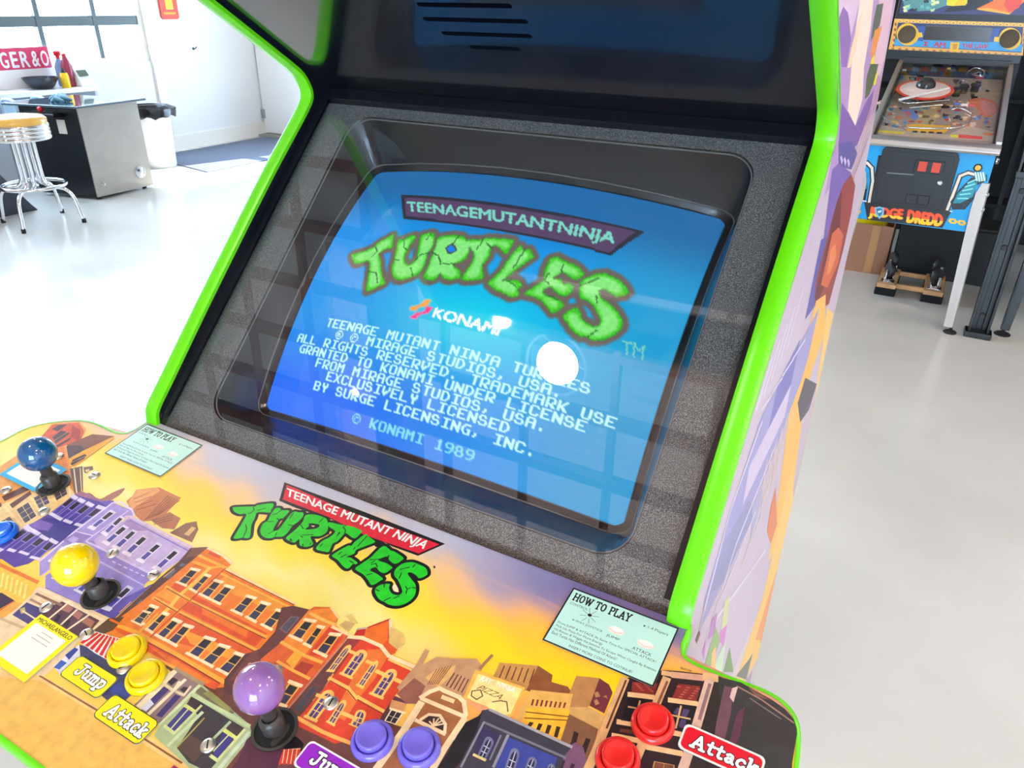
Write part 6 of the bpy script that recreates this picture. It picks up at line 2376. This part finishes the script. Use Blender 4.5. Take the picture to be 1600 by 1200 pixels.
for q in ([(470, 520), (488, 521), (494, 473), (476, 472)], [(452, 520), (506, 522), (507, 511), (453, 509)], [(458, 482), (512, 484), (513, 474), (459, 472)]):
    G.poly((206, 40, 52), q)
G.text('AM', [(566, 530), (702, 548), (712, 480), (580, 474)], (206, 40, 52), .03)
G.text('THE LAW', [(900, 545), (1180, 560), (1196, 500), (896, 494)], (206, 40, 52), .03)
G.poly((246, 190, 40), [(765, 480), (870, 480), (860, 530), (850, 590), (780, 590), (760, 550)])
G.poly((206, 146, 30), [(790, 500), (850, 500), (830, 560), (790, 560)])
for x, y in ((270, 390), (1435, 440)):
    s_ = 1 if x < 800 else -1
    G.poly((250, 206, 50), [(x + s_ * 110, y - 20), (x + s_ * 170, y - 20), (x + s_ * 180, y + 30), (x + s_ * 110, y + 40)])
    G.poly((250, 200, 40), [(x + 128 * math.cos(t) + 8, y + 126 * math.sin(t)) for t in [math.pi * k / 12 for k in range(24)]])
G.build('printed_speaker_panel', M_paint, bb, lambda x, z, l: (x - .3825, BY - 4.3 - l, z))
M_grille = mat('brown_grille', (86, 74, 56), rough=.6, bump=.6, bscale=500)
for x, y in ((270, 390), (1435, 440)):
    q = on_y(1380 + x / 7.2727, y / 7.2727, BY)
    b = MB()
    b.lathe([(.046, -.001), (.047, .006), (.043, .008), (.036, .005), (0, .004)], q, (0, -1, 0), 28)
    b.build('speaker', M_grille, bb, smooth=40)
qa, qb = on_y(1380 + 490 / 7.2727, 290 / 7.2727, BY), on_y(1380 + 1205 / 7.2727, 482 / 7.2727, BY)
b = MB()
b.box(((qa[0] + qb[0]) / 2, BY - .002, (qa[2] + qb[2]) / 2), (abs(qb[0] - qa[0]), .004, abs(qa[2] - qb[2]) * .86))
b.build('dot_display', mat('dark_display', (70, 64, 62), rough=.2), bb)
# picture glass above: only a plain patchwork of its colours
T_ = Art(lambda x, y: tuple(float(c) for c in on_y(x, y, BY)[[0, 2]]))
T_.poly_uv((60, 60, 110), [(.035, 1.445), (.685, 1.445), (.685, 1.97), (.035, 1.97)])
T_.crop(1380, 0, 7.2727)
T_.poly((90, 150, 150), [(170, -300), (500, -300), (800, -60), (780, 40), (560, 120), (360, 130), (240, 90)])
for k in range(26):
    x, y = rnd.uniform(200, 720), rnd.uniform(-120, 120)
    T_.poly(rnd.choice([(190, 226, 160), (40, 60, 60), (110, 190, 190), (226, 236, 170), (30, 40, 60)]), [(x, y), (x + rnd.uniform(30, 70), y - 16), (x + rnd.uniform(40, 80), y + 20), (x + 10, y + 26)])
T_.poly((238, 226, 30), [(720, 60), (760, -300), (1000, -300), (960, 40), (860, 80)])
T_.poly((246, 200, 30), [(800, 60), (900, -40), (940, 60), (860, 80)])
T_.poly((30, 30, 40), [(950, 60), (1000, -300), (1250, -300), (1200, 60), (1060, 110), (690, 140), (760, 70)])
T_.poly((246, 120, 34), [(1060, 100), (1250, 10), (1380, -300), (1600, -300), (1600, 20), (1440, 160), (1350, 130)])
T_.poly((240, 74, 50), [(1370, 60), (1420, -80), (1540, -100), (1600, -40), (1540, 90), (1430, 140)])
T_.poly((250, 180, 60), [(1060, 100), (1200, 90), (1450, 150), (1430, 165), (1080, 112)])
T_.build('printed_backglass', M_paint, bb, lambda x, z, l: (x - .3825, BY - 4.3 - l, z))

# ------------------------------------------------------------------ under and beside it
M_wood = mat('pale_dolly_wood', (206, 156, 106), rough=.6, noise=.15, nscale=30)
M_carpet = mat('black_carpet_pad', (22, 22, 24), rough=.95, bump=.6, bscale=200)
M_tyre = mat('dark_caster_tyre', (34, 34, 35), rough=.5)
dol = tag(empty('furniture_dolly', (.45, 4.32, 0)), 'upturned wooden furniture dolly with four caster wheels pointing up, under the blue pinball machine', 'dolly')
dx0, dx1, dy0, dy1 = .285, .625, 4.10, 4.44
for y in (dy0 + .04, dy1 - .04):
    b = MB()
    b.box(((dx0 + dx1) / 2, y, .055), (dx1 - dx0 - .1, .02, .025))
    b.build('end_rail', M_wood, dol, bevel=.002)
for x in (dx0 + .05, dx1 - .05):
    b = MB()
    b.box((x, (dy0 + dy1) / 2, .056), (.1, dy1 - dy0, .024))
    b.build('side_rail', M_wood, dol, bevel=.002)
    b = MB()
    b.box((x, (dy0 + dy1) / 2, .022), (.11, dy1 - dy0 + .01, .044))
    b.build('carpet_pad', M_carpet, dol, bevel=.006)
for x, a in ((dx0 + .05, .5), (dx1 - .05, -.6)):
    for y in (dy0 + .06, dy1 - .06):
        b = MB()
        b.box((x, y, .071), (.07, .06, .005))
        b.lathe([(.024, 0), (.026, .012), (.02, .018), (0, .018)], (x, y, .073), n=16)
        ax = Vector((math.cos(a), math.sin(a), 0))
        for s in (-1, 1):
            b.bar(Vector((x, y, .088)) + ax * .021 * s, Vector((x, y + .012, .135)) + ax * .021 * s, .024, .004, ax)
        cs = b.build('caster', M_chrome, dol, bevel=.001)
        b = MB()
        b.lathe([(0, -.012), (.03, -.013), (.041, -.012), (.045, -.006), (.045, .006), (.041, .012), (.03, .013), (0, .012)], (x, y + .012, .135), ax, 24)
        b.build('wheel', M_tyre, cs, smooth=40)
M_card2 = mat('brown_cardboard', (166, 118, 90), rough=.8, noise=.06, nscale=12)
bx = tag(empty('cardboard_box', (.07, 4.82, 0)), 'open brown cardboard box on the floor behind the upturned dolly', 'box')
b = MB()
x0, x1, y0, y1, h = -.22, .29, 4.49, 4.87, .30
for c_, s_ in ((((x0 + x1) / 2, y0, h / 2), (x1 - x0, .006, h)), (((x0 + x1) / 2, y1, h / 2), (x1 - x0, .006, h)), ((x0, (y0 + y1) / 2, h / 2), (.006, y1 - y0, h)), ((x1, (y0 + y1) / 2, h / 2), (.006, y1 - y0, h)), (((x0 + x1) / 2, (y0 + y1) / 2, .004), (x1 - x0, y1 - y0, .006))):
    b.box(c_, s_)
b.build('carton', M_card2, bx)
b = MB()
b.box((.20, y0 - .004, h / 2), (.045, .001, h - .01))
b.build('tape', mat('tan_packing_tape', (192, 140, 92), rough=.3), bx)
b = MB()
b.box((x1 + .002, y0 + .2, .36), (.004, .36, .12))
b.build('flap', M_card2, bx)
M_yel = mat('yellow_plastic_bag', (226, 206, 10), rough=.35)
b = MB()
rnd2 = random.Random(3)
grid = {}
for i in range(15):
    for j in range(11):
        u, v = i / 14, j / 10
        r = math.hypot((u - .5) * 2, (v - .5) * 2)
        grid[i, j] = b.v((-.12 + .36 * u, 4.52 + .31 * v, .26 + .13 * max(0, 1 - r * r * .8) + rnd2.uniform(-.018, .018)))
for i in range(14):
    for j in range(10):
        b.face([grid[i, j], grid[i + 1, j], grid[i + 1, j + 1], grid[i, j + 1]])
for i in range(15):
    pass
o = b.build('plastic_bag', M_yel, None, smooth=70)
md = o.modifiers.new('thickness', 'SOLIDIFY')
md.thickness = .004
tag(o, 'crumpled bright yellow plastic bag stuffed in the cardboard box', 'bag')
# dark things standing further back
M_dk = mat('charcoal_panel', (30, 31, 33), rough=.6)
M_dk2 = mat('dark_grey_metal', (58, 58, 60), rough=.5, metal=.3)
b = MB()
b.box((.60, 4.70, .16), (.56, .26, .32))
b.box((.60, 4.70, .33), (.58, .28, .02))
tag(b.build('equipment_case', M_dk, bevel=.006), 'low charcoal equipment case on the floor behind the upturned dolly', 'case')
rk = tag(empty('slatted_rack', (.72, 5.55, 0)), 'dark rack with upright grey slats standing behind the low charcoal case', 'rack')
b = MB()
b.box((.72, 5.6, .3), (1.2, .3, .02))
b.box((.72, 5.6, .95), (1.2, .3, .02))
b.box((.72, 5.74, .6), (1.2, .02, 1.2))
b.build('shelf', M_dk, rk)
for k in range(9):
    b = MB()
    b.box((.2 + .13 * k, 5.47, .6), (.025, .02, 1.16))
    b.build('slat', M_dk2, rk)
M_gloss = mat('black_steel_gloss', (9, 9, 10), rough=.3)
bc = tag(empty('folded_cart', (.80, 3.74, 0)), 'folded black steel cart standing upright between the two pinball machines', 'cart')
for x in (.765, .845):
    b = MB()
    b.box((x, 3.70, .47), (.012, .05, .94))
    b.box((x + (.012 if x < .8 else -.012), 3.724, .47), (.03, .006, .94))
    b.build('channel', M_gloss, bc, bevel=.002)
b = MB()
b.box((.805, 3.735, .46), (.07, .006, .88))
b.build('web_plate', M_gloss, bc)
b = MB()
b.box((.805, 3.70, .015), (.12, .09, .03))
b.build('foot_plate', M_gloss, bc, bevel=.004)
b = MB()
b.box((.805, 3.70, .80), (.1, .055, .03))
b.build('crossbar', M_gloss, bc, bevel=.003)
for z in (.1, .45, .72):
    b = MB()
    b.lathe([(0, .008), (.012, .008), (.014, 0)], (.805, 3.731, z), (0, -1, 0), 14)
    b.build('bolt_head', M_dk2, bc, smooth=40)
for x, l in ((.785, .42), (.83, .34)):
    b = MB()
    b.tube([(x, 3.72, .8), (x - .01, 3.76, .8 + l * .6), (x - .03, 3.80, .8 + l)], .011, 10)
    b.build('handle', M_gloss, bc, smooth=60)
# the neighbouring black machine, mostly out of the frame
nb = tag(empty('pinball_machine', (1.25, 4.3, 0)), 'plain black pinball machine at the right edge, with a black front leg', 'pinball machine')
ax0, ax1, ay = .93, 1.49, 3.80
b = MB()
b.prism([(ay, .52), (ay, .9), (4.9, 1.16), (4.9, .70), (4.4, .52)], lambda a, c, d: (d, a, c), ax0, ax1)
b.build('cabinet', M_pblack, nb, bevel=.003)
b = MB()
b.box((1.21, 5.0, 1.55), (.68, .28, .9))
b.build('backbox', M_pblack, nb, bevel=.004)
b = MB()
b.box(((ax0 + ax1) / 2, ay - .005, .915), (ax1 - ax0 + .02, .06, .03))
b.build('lock_bar', M_dk2, nb, bevel=.004)
for sx, x in ((-1, ax0), (1, ax1)):
    for sy, y in ((-1, ay), (1, 4.86)):
        zt = .8
        b = MB()
        b.prism([(-sx * .055, zt), (0, zt), (0, .03), (-sx * .035, .03)], lambda a, c, d: (x + sx * .008 + a + sx * .016 * (1 - c / zt), y + sy * .008 + d + sy * .016 * (1 - c / zt), c), 0, .005 * sy)
        b.prism([(-sy * .055, zt), (0, zt), (0, .03), (-sy * .035, .03)], lambda a, c, d: (x + sx * .008 + d + sx * .016 * (1 - c / zt), y + sy * .008 + a + sy * .016 * (1 - c / zt), c), 0, .005 * sx)
        lg = b.build('leg', M_gloss, nb, bevel=.001)
        b = MB()
        b.lathe([(0, 0), (.036, 0), (.038, .004), (.03, .010), (.008, .014), (.008, .04), (0, .04)], (x + sx * .012, y + sy * .012, 0), n=20)
        b.build('levelling_foot', M_rubber, lg, smooth=40)
# a dark upright game cabinet beyond
b = MB()
b.prism([(5.0, .0), (5.0, .95), (4.85, 1.0), (5.15, 1.35), (4.98, 1.75), (4.98, 1.95), (5.75, 1.95), (5.75, 0)], lambda a, c, d: (d, a, c), 1.75, 2.4)
tag(b.build('game_cabinet', M_pblack, bevel=.004), 'tall black game cabinet beyond the plain black pinball machine', 'game cabinet')
b = MB()
b.prism([(6.0, .0), (6.0, .95), (5.9, 1.0), (6.1, 1.35), (5.98, 1.75), (5.98, 1.95), (6.36, 1.95), (6.36, 0)], lambda a, c, d: (d, a, c), -.55, 1.65)
tag(b.build('storage_cabinet', M_dk, bevel=.004), 'wide charcoal storage cabinet along the far wall behind the pinball machines', 'cabinet')

# ------------------------------------------------------------------ the bright left side of the room
M_sschrome = mat('bright_chrome_tube', (222, 222, 224), rough=.12, metal=1.0)
M_ymvinyl = mat('golden_vinyl', (226, 176, 78), rough=.22, coat=.5)
st = tag(empty('bar_stool', (-5.18, 2.56, 0)), 'chrome diner bar stool with a round golden vinyl seat', 'stool')
sx, sy = -5.18, 2.56
b = MB()
b.lathe([(0, .752), (.10, .750), (.16, .742), (.185, .725), (.188, .705), (.182, .69), (0, .69)], (sx, sy, 0), n=40)
b.build('seat', M_ymvinyl, st, smooth=60)
b = MB()
pr = [(.17, .693)]
for k in range(4):
    z = .69 - k * .026
    pr += [(.188, z), (.193, z - .006), (.193, z - .018), (.188, z - .024)]
pr += [(.17, .586), (.05, .585), (0, .585)]
b.lathe(pr, (sx, sy, 0), n=40)
b.build('seat_band', M_sschrome, st, smooth=40)
for k in range(4):
    a = math.radians(45 + 90 * k - 12)
    c, s = math.cos(a), math.sin(a)
    P = [(r * c + sx, r * s + sy, z) for r, z in ((.075, .60), (.075, .36), (.085, .29), (.12, .262), (.17, .255), (.22, .235), (.255, .18), (.275, .06), (.285, .0))]
    b = MB()
    b.tube(catmull(P, 4), .0125, 12)
    lg = b.build('leg', M_sschrome, st, smooth=60)
    b = MB()
    b.lathe([(0, 0), (.015, 0), (.015, .03), (0, .03)], (P[-1][0], P[-1][1], 0), n=12)
    b.build('foot_cap', M_rubber, lg)
    b = MB()
    P2 = [((r + .0) * c - q * s + sx, (r + .0) * s + q * c + sy, z) for r, q, z in ((.05, .035, .60), (.05, .035, .33), (.058, .035, .275), (.10, .03, .252))]
    b.tube(catmull(P2, 4), .0115, 10)
    b.build('post', M_sschrome, st, smooth=60)
b = MB()
b.tube([(sx + .205 * math.cos(t), sy + .205 * math.sin(t), .272) for t in [2 * math.pi * k / 40 for k in range(40)]], .0125, 10, closed=True)
b.build('foot_ring', M_sschrome, st, smooth=60)

# low black game table with a brushed side and a glass top
M_brush = mat('brushed_grey_panel', (178, 172, 164), rough=.36, metal=.75, noise=.06, nscale=8)
M_tblack = mat('table_black_laminate', (14, 14, 18), rough=.3)
M_tglass = mat('smoked_table_glass', (70, 92, 104), rough=.04, coat=1.0)
gt = tag(empty('game_table', (-5.8, 3.4, 0)), 'low black game table with a brushed grey side and a glass top, behind the stool', 'game table')
A0, A1 = Vector((-5.478, 3.19, 0)), Vector((-5.515, 3.74, 0))        # foot of the brushed side
nx = (A1 - A0).normalized()
ny = Vector((-nx.y, nx.x, 0))                       # towards the back (-x)
if ny.x > 0:
    ny = -ny
fr0 = Vector((-6.06, 3.04, 0))
fd = (fr0 - A0).normalized()
b = MB()
B0, B1 = A0 + fd * .55, A1 + fd * .55
foot = [A0, A1, B1, B0]
lo = [b.v(p + Vector((0, 0, .03))) for p in foot]
hi = [b.v(p + Vector((0, 0, .705))) for p in foot]
b.face(lo)
b.face(hi)
b.bridge(lo, hi)
b.build('body', M_tblack, gt, bevel=.004)
b = MB()
out = Vector((nx.y, -nx.x, 0))
if out.x < 0:
    out = -out
q = [A0 + out * .001, A1 + out * .001]
v = [b.v(q[0] + Vector((0, 0, .025))), b.v(q[1] + Vector((0, 0, .025))), b.v(q[1] + Vector((0, 0, .705))), b.v(q[0] + Vector((0, 0, .705)))]
w = [b.v(Vector(x.co) + out * .012) for x in v]
b.face(v)
b.face(w)
b.bridge(v, w)
b.build('side_panel', M_brush, gt)
b = MB()
C0, C1 = A0 - nx * .05 + out * .09, A1 + nx * .05 + out * .07
top = [C0, C1, C1 + fd * .72, C0 + fd * .72]
tv = [(p.x, p.y) for p in top]
b.prism(tv, lambda a, c, d: (a, c, d), .715, .732)
b.build('glass_top', M_tglass, gt, bevel=.003)
b = MB()
b.prism([(p.x, p.y) for p in (A0 + out * .012, A1 + out * .012, B1, B0)], lambda a, c, d: (a, c, d), .705, .715)
b.build('top_rim', M_brush, gt)
f = lambda t, z: A0 + nx * ((A1 - A0).length * t) + out * .013 + Vector((0, 0, z))
b = MB()
b.lathe([(.052, 0), (.050, .008), (.044, .009), (.040, .004), (.02, .012), (0, .014)], f(.80, .155), out, 24)
b.build('speaker', M_sschrome, gt, smooth=50)
b = MB()
b.lathe([(.016, 0), (.016, .012), (.010, .013), (.009, .03), (0, .03)], f(.12, .12), out, 16)
b.build('lock', M_sschrome, gt, smooth=40)
for t in (.08, .9):
    b = MB()
    p = A0 + nx * ((A1 - A0).length * t) - out * .04
    b.lathe([(0, 0), (.018, 0), (.018, .028), (0, .028)], p, n=14)
    b.build('foot', M_rubber, gt)
fo = Vector((-fd.y, fd.x, 0))
if fo.y > 0:
    fo = -fo
cp = A0 + fd * .30
b = MB()
b.box(cp + fo * .05 + Vector((0, 0, .655)), (.34, .1, .03), Matrix((fd, fo, Vector((0, 0, 1)))).transposed())
shelf = b.build('control_shelf', M_tblack, gt, bevel=.004)
b = MB()
p = A0 + fd * .27 + fo * .07 + Vector((0, 0, .66))
b.tube([p, p + Vector((0, 0, .03))], .005, 8)
b.sphere(p + Vector((0, 0, .04)), .02, 16, 10)
b.build('stick', mat('red_ball_stick', (206, 24, 24), rough=.2), gt, smooth=60)
b = MB()
b.box(A0 + fd * .17 + fo * .004 + Vector((0, 0, .565)), (.075, .004, .105), Matrix((fd, fo, Vector((0, 0, 1)))).transposed())
b.build('coin_plate', mat('pale_coin_plate', (222, 214, 204), rough=.4), gt)
# a crumpled glove-like cloth on its top
b = MB()
c0 = on_z(96, 158, .735)
rr_ = random.Random(11)
for k in range(7):
    q = Vector((c0[0] + rr_.uniform(-.11, .11), c0[1] + rr_.uniform(-.09, .07), .751))
    b.tube([q + Vector((-.05, -.01, -.008)), q + Vector((0, rr_.uniform(-.02, .02), .016)), q + Vector((.06, .02, -.006))], [.012, .02, .010], 8)
tag(b.build('work_glove', mat('blue_grey_glove', (72, 112, 126), rough=.6), smooth=70), 'crumpled blue-grey work glove lying on the glass top of the game table', 'glove')

# dark wedge-shaped base at the left edge
b = MB()
b.prism([(2.0, 0), (2.76, 0), (2.72, .05), (2.42, .52), (2.0, .52)], lambda a, c, d: (d, a, c), -6.1, -5.58)
tag(b.build('game_console', mat('dark_slate_panel', (52, 54, 66), rough=.4), bevel=.005), 'dark slate console with a sloping front, at the left edge behind the stool', 'console')

# counter along the left wall
ct = tag(empty('counter', (-6.48, 2.6, 0)), 'long white-topped counter with a grey front under the glazed wall', 'counter')
M_top = mat('white_counter_top', (240, 241, 240), rough=.25)
M_cfront = mat('blue_grey_front', (128, 138, 152), rough=.4)
b = MB()
b.box((-6.675, 2.55, .7265), (.34, 3.1, .041))
b.build('worktop', M_top, ct, bevel=.004)
b = MB()
b.box((-6.685, 2.55, .615), (.30, 3.04, .18))
b.build('drawer_row', M_cfront, ct, bevel=.003)
b = MB()
b.box((-6.70, 2.55, .265), (.26, 3.0, .52))
b.build('base', mat('pale_grey_base', (176, 182, 190), rough=.5), ct, bevel=.003)
for y in (1.35, 2.05, 2.75, 3.45):
    b = MB()
    b.tube([(-6.535, y - .07, .63), (-6.508, y - .07, .63), (-6.508, y + .07, .63), (-6.535, y + .07, .63)], .006, 8)
    b.build('handle', M_steel, ct)
b = MB()
b.box((-6.69, 4.085, .37), (.28, .03, .68))
b.build('end_panel', mat('pale_blue_end', (196, 212, 226), rough=.4), ct)

# on the counter
zc = .7475
c = on_z(66, 128, zc)
cx, cy = -6.655, float(on_x(62, 120, -6.655)[1])
b = MB()
b.lathe([(0, .0), (.08, .0), (.10, .015), (.145, .09), (.148, .095), (.140, .094), (.095, .022), (.08, .008), (0, .008)], (cx, cy, zc), n=32)
tag(b.build('mixing_bowl', mat('dark_steel_bowl', (70, 72, 82), rough=.25, metal=.8), smooth=50), 'dark steel bowl on the counter in front of the red lettered sign', 'bowl')


def bottle(name, px, x, prof, m, capm, label, cat, capprof):
    y = float(on_x(px, 118, x)[1])
    r = tag(empty(name, (x, y, zc)), label, cat, 'bottles on the counter')
    b = MB()
    b.lathe(prof, (x, y, zc), n=20)
    b.build('body', m, r, smooth=50)
    b = MB()
    b.lathe(capprof, (x, y, zc), n=16)
    b.build('cap', capm, r, smooth=50)
    return r


M_mus = mat('mustard_yellow', (240, 196, 20), rough=.3)
M_maroon = mat('maroon_bottle', (150, 50, 74), rough=.25)
M_bluel = mat('pale_blue_bottle', (130, 150, 190), rough=.25)
M_redc = mat('red_cap', (206, 30, 36), rough=.35)
bottle('sauce_bottle', 100, -6.56, [(0, 0), (.034, 0), (.036, .01), (.036, .10), (.028, .125), (0, .125)], M_mus, mat('dark_cap', (50, 40, 40), rough=.4), 'yellow squeeze bottle with a dark cap on the counter', 'bottle', [(.02, .125), (.018, .14), (.006, .17), (0, .17)])
bottle('soda_bottle', 107, -6.64, [(0, 0), (.045, 0), (.046, .02), (.046, .17), (.03, .22), (.018, .25), (0, .25)], M_maroon, M_redc, 'tall maroon bottle with a red cap on the counter behind the yellow squeeze bottle', 'bottle', [(.019, .25), (.019, .275), (0, .275)])
bottle('spray_bottle', 97, -6.73, [(0, 0), (.042, 0), (.044, .02), (.044, .16), (.025, .21), (.016, .23), (0, .23)], M_bluel, M_redc, 'pale blue spray bottle with a red trigger head on the counter beside the red sign', 'bottle', [(.018, .23), (.018, .25), (.03, .262), (.03, .29), (.012, .30), (0, .30)])
# small white scale with a dark display
sxx = -6.60
syy = float(on_x(127, 115, sxx)[1])
sc = tag(empty('payment_terminal', (sxx, syy, zc)), 'small white payment terminal with a dark display on the counter, right of the bottles', 'terminal')
b = MB()
b.prism([(-.06, 0), (.07, 0), (.07, .02), (-.03, .16), (-.06, .16)], lambda a, c, d: (sxx + a, syy + d, zc + c), -.06, .06)
b.build('case', mat('white_device_case', (238, 244, 242), rough=.35), sc, bevel=.004)
b = MB()
R = Matrix.Rotation(-math.atan2(.14, -.10) + math.pi / 2, 3, 'Y')
b.prism([(-.011, .12), (-.007, .123), (.030, .076), (.026, .072)], lambda a, c, d: (sxx + a + .01, syy + d, zc + c + .012), -.045, .045)
b.build('display', mat('dark_terminal_display', (90, 100, 84), rough=.2), sc)
# red sign leaning against the glazing
M_sign = art_mat('red_enamel_sign', rough=.3, mottle=.03)
SXX = -6.82
D = Art(lambda x, y: tuple(float(c) for c in on_x(x, y, SXX)[1:]))
y0s, y1s = float(on_x(-52, 90, SXX)[1]), float(on_x(78, 90, SXX)[1])
z0s, z1s = zc, float(on_x(60, 73, SXX)[2])
sg = MB()
sg.box((SXX - .008, (y0s + y1s) / 2, (z0s + z1s) / 2), (.012, y1s - y0s, z1s - z0s))
sgo = sg.build('lettered_sign', mat('white_sign_board', (244, 240, 240), rough=.4))
tag(sgo, 'red sign with tall white letters standing on the counter against the glazing', 'sign')
zm = float(on_x(40, 108, SXX)[2])
D.poly_uv((218, 62, 104), [(y0s, zm), (y1s - .0, zm), (y1s - .0, z1s), (y0s, z1s)])
f = lambda t, z: (y0s + (y1s - y0s) * t, zm + (z1s - zm) * z)
for t, a, e in (('D', .0, .09), ('A', .10, .19), ('N', .21, .34), ('G', .37, .47), ('E', .50, .59), ('R', .62, .73), ('&', .76, .86), ('O', .88, .98)):
    tr, asp = text_tris(t, .03)
    D._add([[f(a + (e - a) * p[0], .08 + .74 * p[1]) for p in tri] for tri in tr], (248, 244, 246), True)
loc = sgo.location
D.build('lettering', M_sign, sgo, lambda y, z, l: (SXX - .0018 + l - loc.x, y - loc.y, z - loc.z))
# pale metal armchair by the counter
M_pale = mat('pale_blue_metal', (176, 200, 214), rough=.35, metal=.2)
CX = -6.30
ya_, yb2 = float(on_x(14, 165, CX)[1]), float(on_x(62, 165, CX)[1])
ch = tag(empty('metal_chair', (CX, (ya_ + yb2) / 2, 0)), 'pale blue metal armchair with tubular loop arms, between the game table and the counter', 'chair')
for y in (ya_, yb2):
    b = MB()
    b.tube(catmull([(CX + .1, y, 0), (CX + .1, y, .55), (CX + .09, y, .69), (CX + .05, y, .72), (CX - .05, y, .72), (CX - .09, y, .69), (CX - .1, y, .55), (CX - .1, y, 0)], 5), .014, 10)
    b.build('arm_loop', M_pale, ch, smooth=50)
b = MB()
b.box((CX + .1, (ya_ + yb2) / 2, .60), (.014, yb2 - ya_ - .02, .08))
b.build('side_rail', M_pale, ch, bevel=.003)
b = MB()
b.box((CX, (ya_ + yb2) / 2, .43), (.22, yb2 - ya_ - .03, .022))
b.build('seat', M_pale, ch, bevel=.006)
b = MB()
b.box((CX - .105, (ya_ + yb2) / 2, .62), (.014, yb2 - ya_ - .02, .16))
b.build('backrest', M_pale, ch, bevel=.004)

# trash can with a black liner
tx, ty = -6.27, 4.40
tc_ = tag(empty('trash_can', (tx, ty, 0)), 'tall white round trash can behind the game table, by the left wall', 'trash can')
b = MB()
b.lathe([(0, 0), (.155, 0), (.16, .012), (.178, .52), (.186, .535), (.186, .55), (.172, .55), (.150, .03), (0, .03)], (tx, ty, 0), n=36)
b.build('bin', mat('white_bin_plastic', (238, 240, 242), rough=.35), tc_, smooth=50)
b = MB()
prev = None
rr_ = random.Random(4)
N = 40
for k, (r, z) in enumerate(((.150, .40), (.168, .545), (.188, .563), (.200, .54), (.196, .50), (.203, .47))):
    row = []
    for i in range(N):
        t = 2 * math.pi * i / N
        w = (rr_.uniform(-.010, .010) if k > 2 else 0)
        row.append(b.v((tx + (r + w + (.03 * max(0, math.cos(t - .5)) if k > 2 else 0)) * math.cos(t), ty + (r + w + (.04 * max(0, math.cos(t - 1.2)) if k > 2 else 0)) * math.sin(t), z + (rr_.uniform(-.02, .02) if k > 3 else 0))))
    if prev:
        b.bridge(prev, row)
    prev = row
tag(b.build('trash_bag', mat('black_bag_film', (22, 22, 24), rough=.25), smooth=50), 'black plastic bag lining the white trash can, folded over its rim', 'bag')

# rubber entrance mat
b = MB()
P = [on_z(236, 263, 0), on_z(318, 271, 0), on_z(408, 253, 0)]
b.prism([(-6.72, 4.62), (-5.62, 4.42), (-5.58, 6.2), (-6.72, 6.2)], lambda a, c, d: (a, c, d), 0.0, .009)
tag(b.build('floor_mat', mat('blue_grey_rubber', (104, 112, 130), rough=.85, bump=.3, bscale=120), bevel=.003), 'dark blue-grey rubber mat on the floor in the far left corner', 'mat')

# red and yellow sign on the wall
q0, q1 = on_x(246, 0, XL), on_x(278, 27, XL)
ya, yb_ = float(q0[1]), float(q1[1])
zb = float(on_x(262, 30, XL)[2])
ws = tag(empty('wall_sign', (XL + .02, (ya + yb_) / 2, zb)), 'small red wall sign with a yellow centre, on the white wall beside the glazing', 'sign')
zt = zb + .34
b = MB()
b.prism(round_rect(ya, zb, yb_, zt, .025, 5), lambda a, c, d: (d, a, c), XL + .002, XL + .022)
b.build('board', mat('red_sign_board', (226, 66, 36), rough=.4), ws, bevel=.002)
b = MB()
b.box((XL + .023, ya + (yb_ - ya) * .52, zb + .21), (.004, (yb_ - ya) * .42, .24))
b.build('yellow_field', mat('yellow_field', (252, 214, 20), rough=.4), ws)
for k in range(7):
    b = MB()
    b.box((XL + .0225, ya + (yb_ - ya) * (.18 + .1 * k), zb + .055), (.003, (yb_ - ya) * .06, .018))
    b.build('yellow_mark', bpy.data.materials['yellow_field'], ws)
p = on_x(302, 76, XL)
b = MB()
b.tube([(XL + .0, p[1], p[2]), (XL + .03, p[1], p[2]), (XL + .045, p[1] + .01, p[2] + .02)], .006, 8)
b.lathe([(0, .004), (.014, .004), (.014, 0)], (XL, p[1], p[2]), (1, 0, 0), 12)
tag(b.build('wall_hook', mat('dark_hook', (90, 90, 92), rough=.4, metal=.8)), 'tiny dark hook on the white wall right of the red and yellow sign', 'hook')
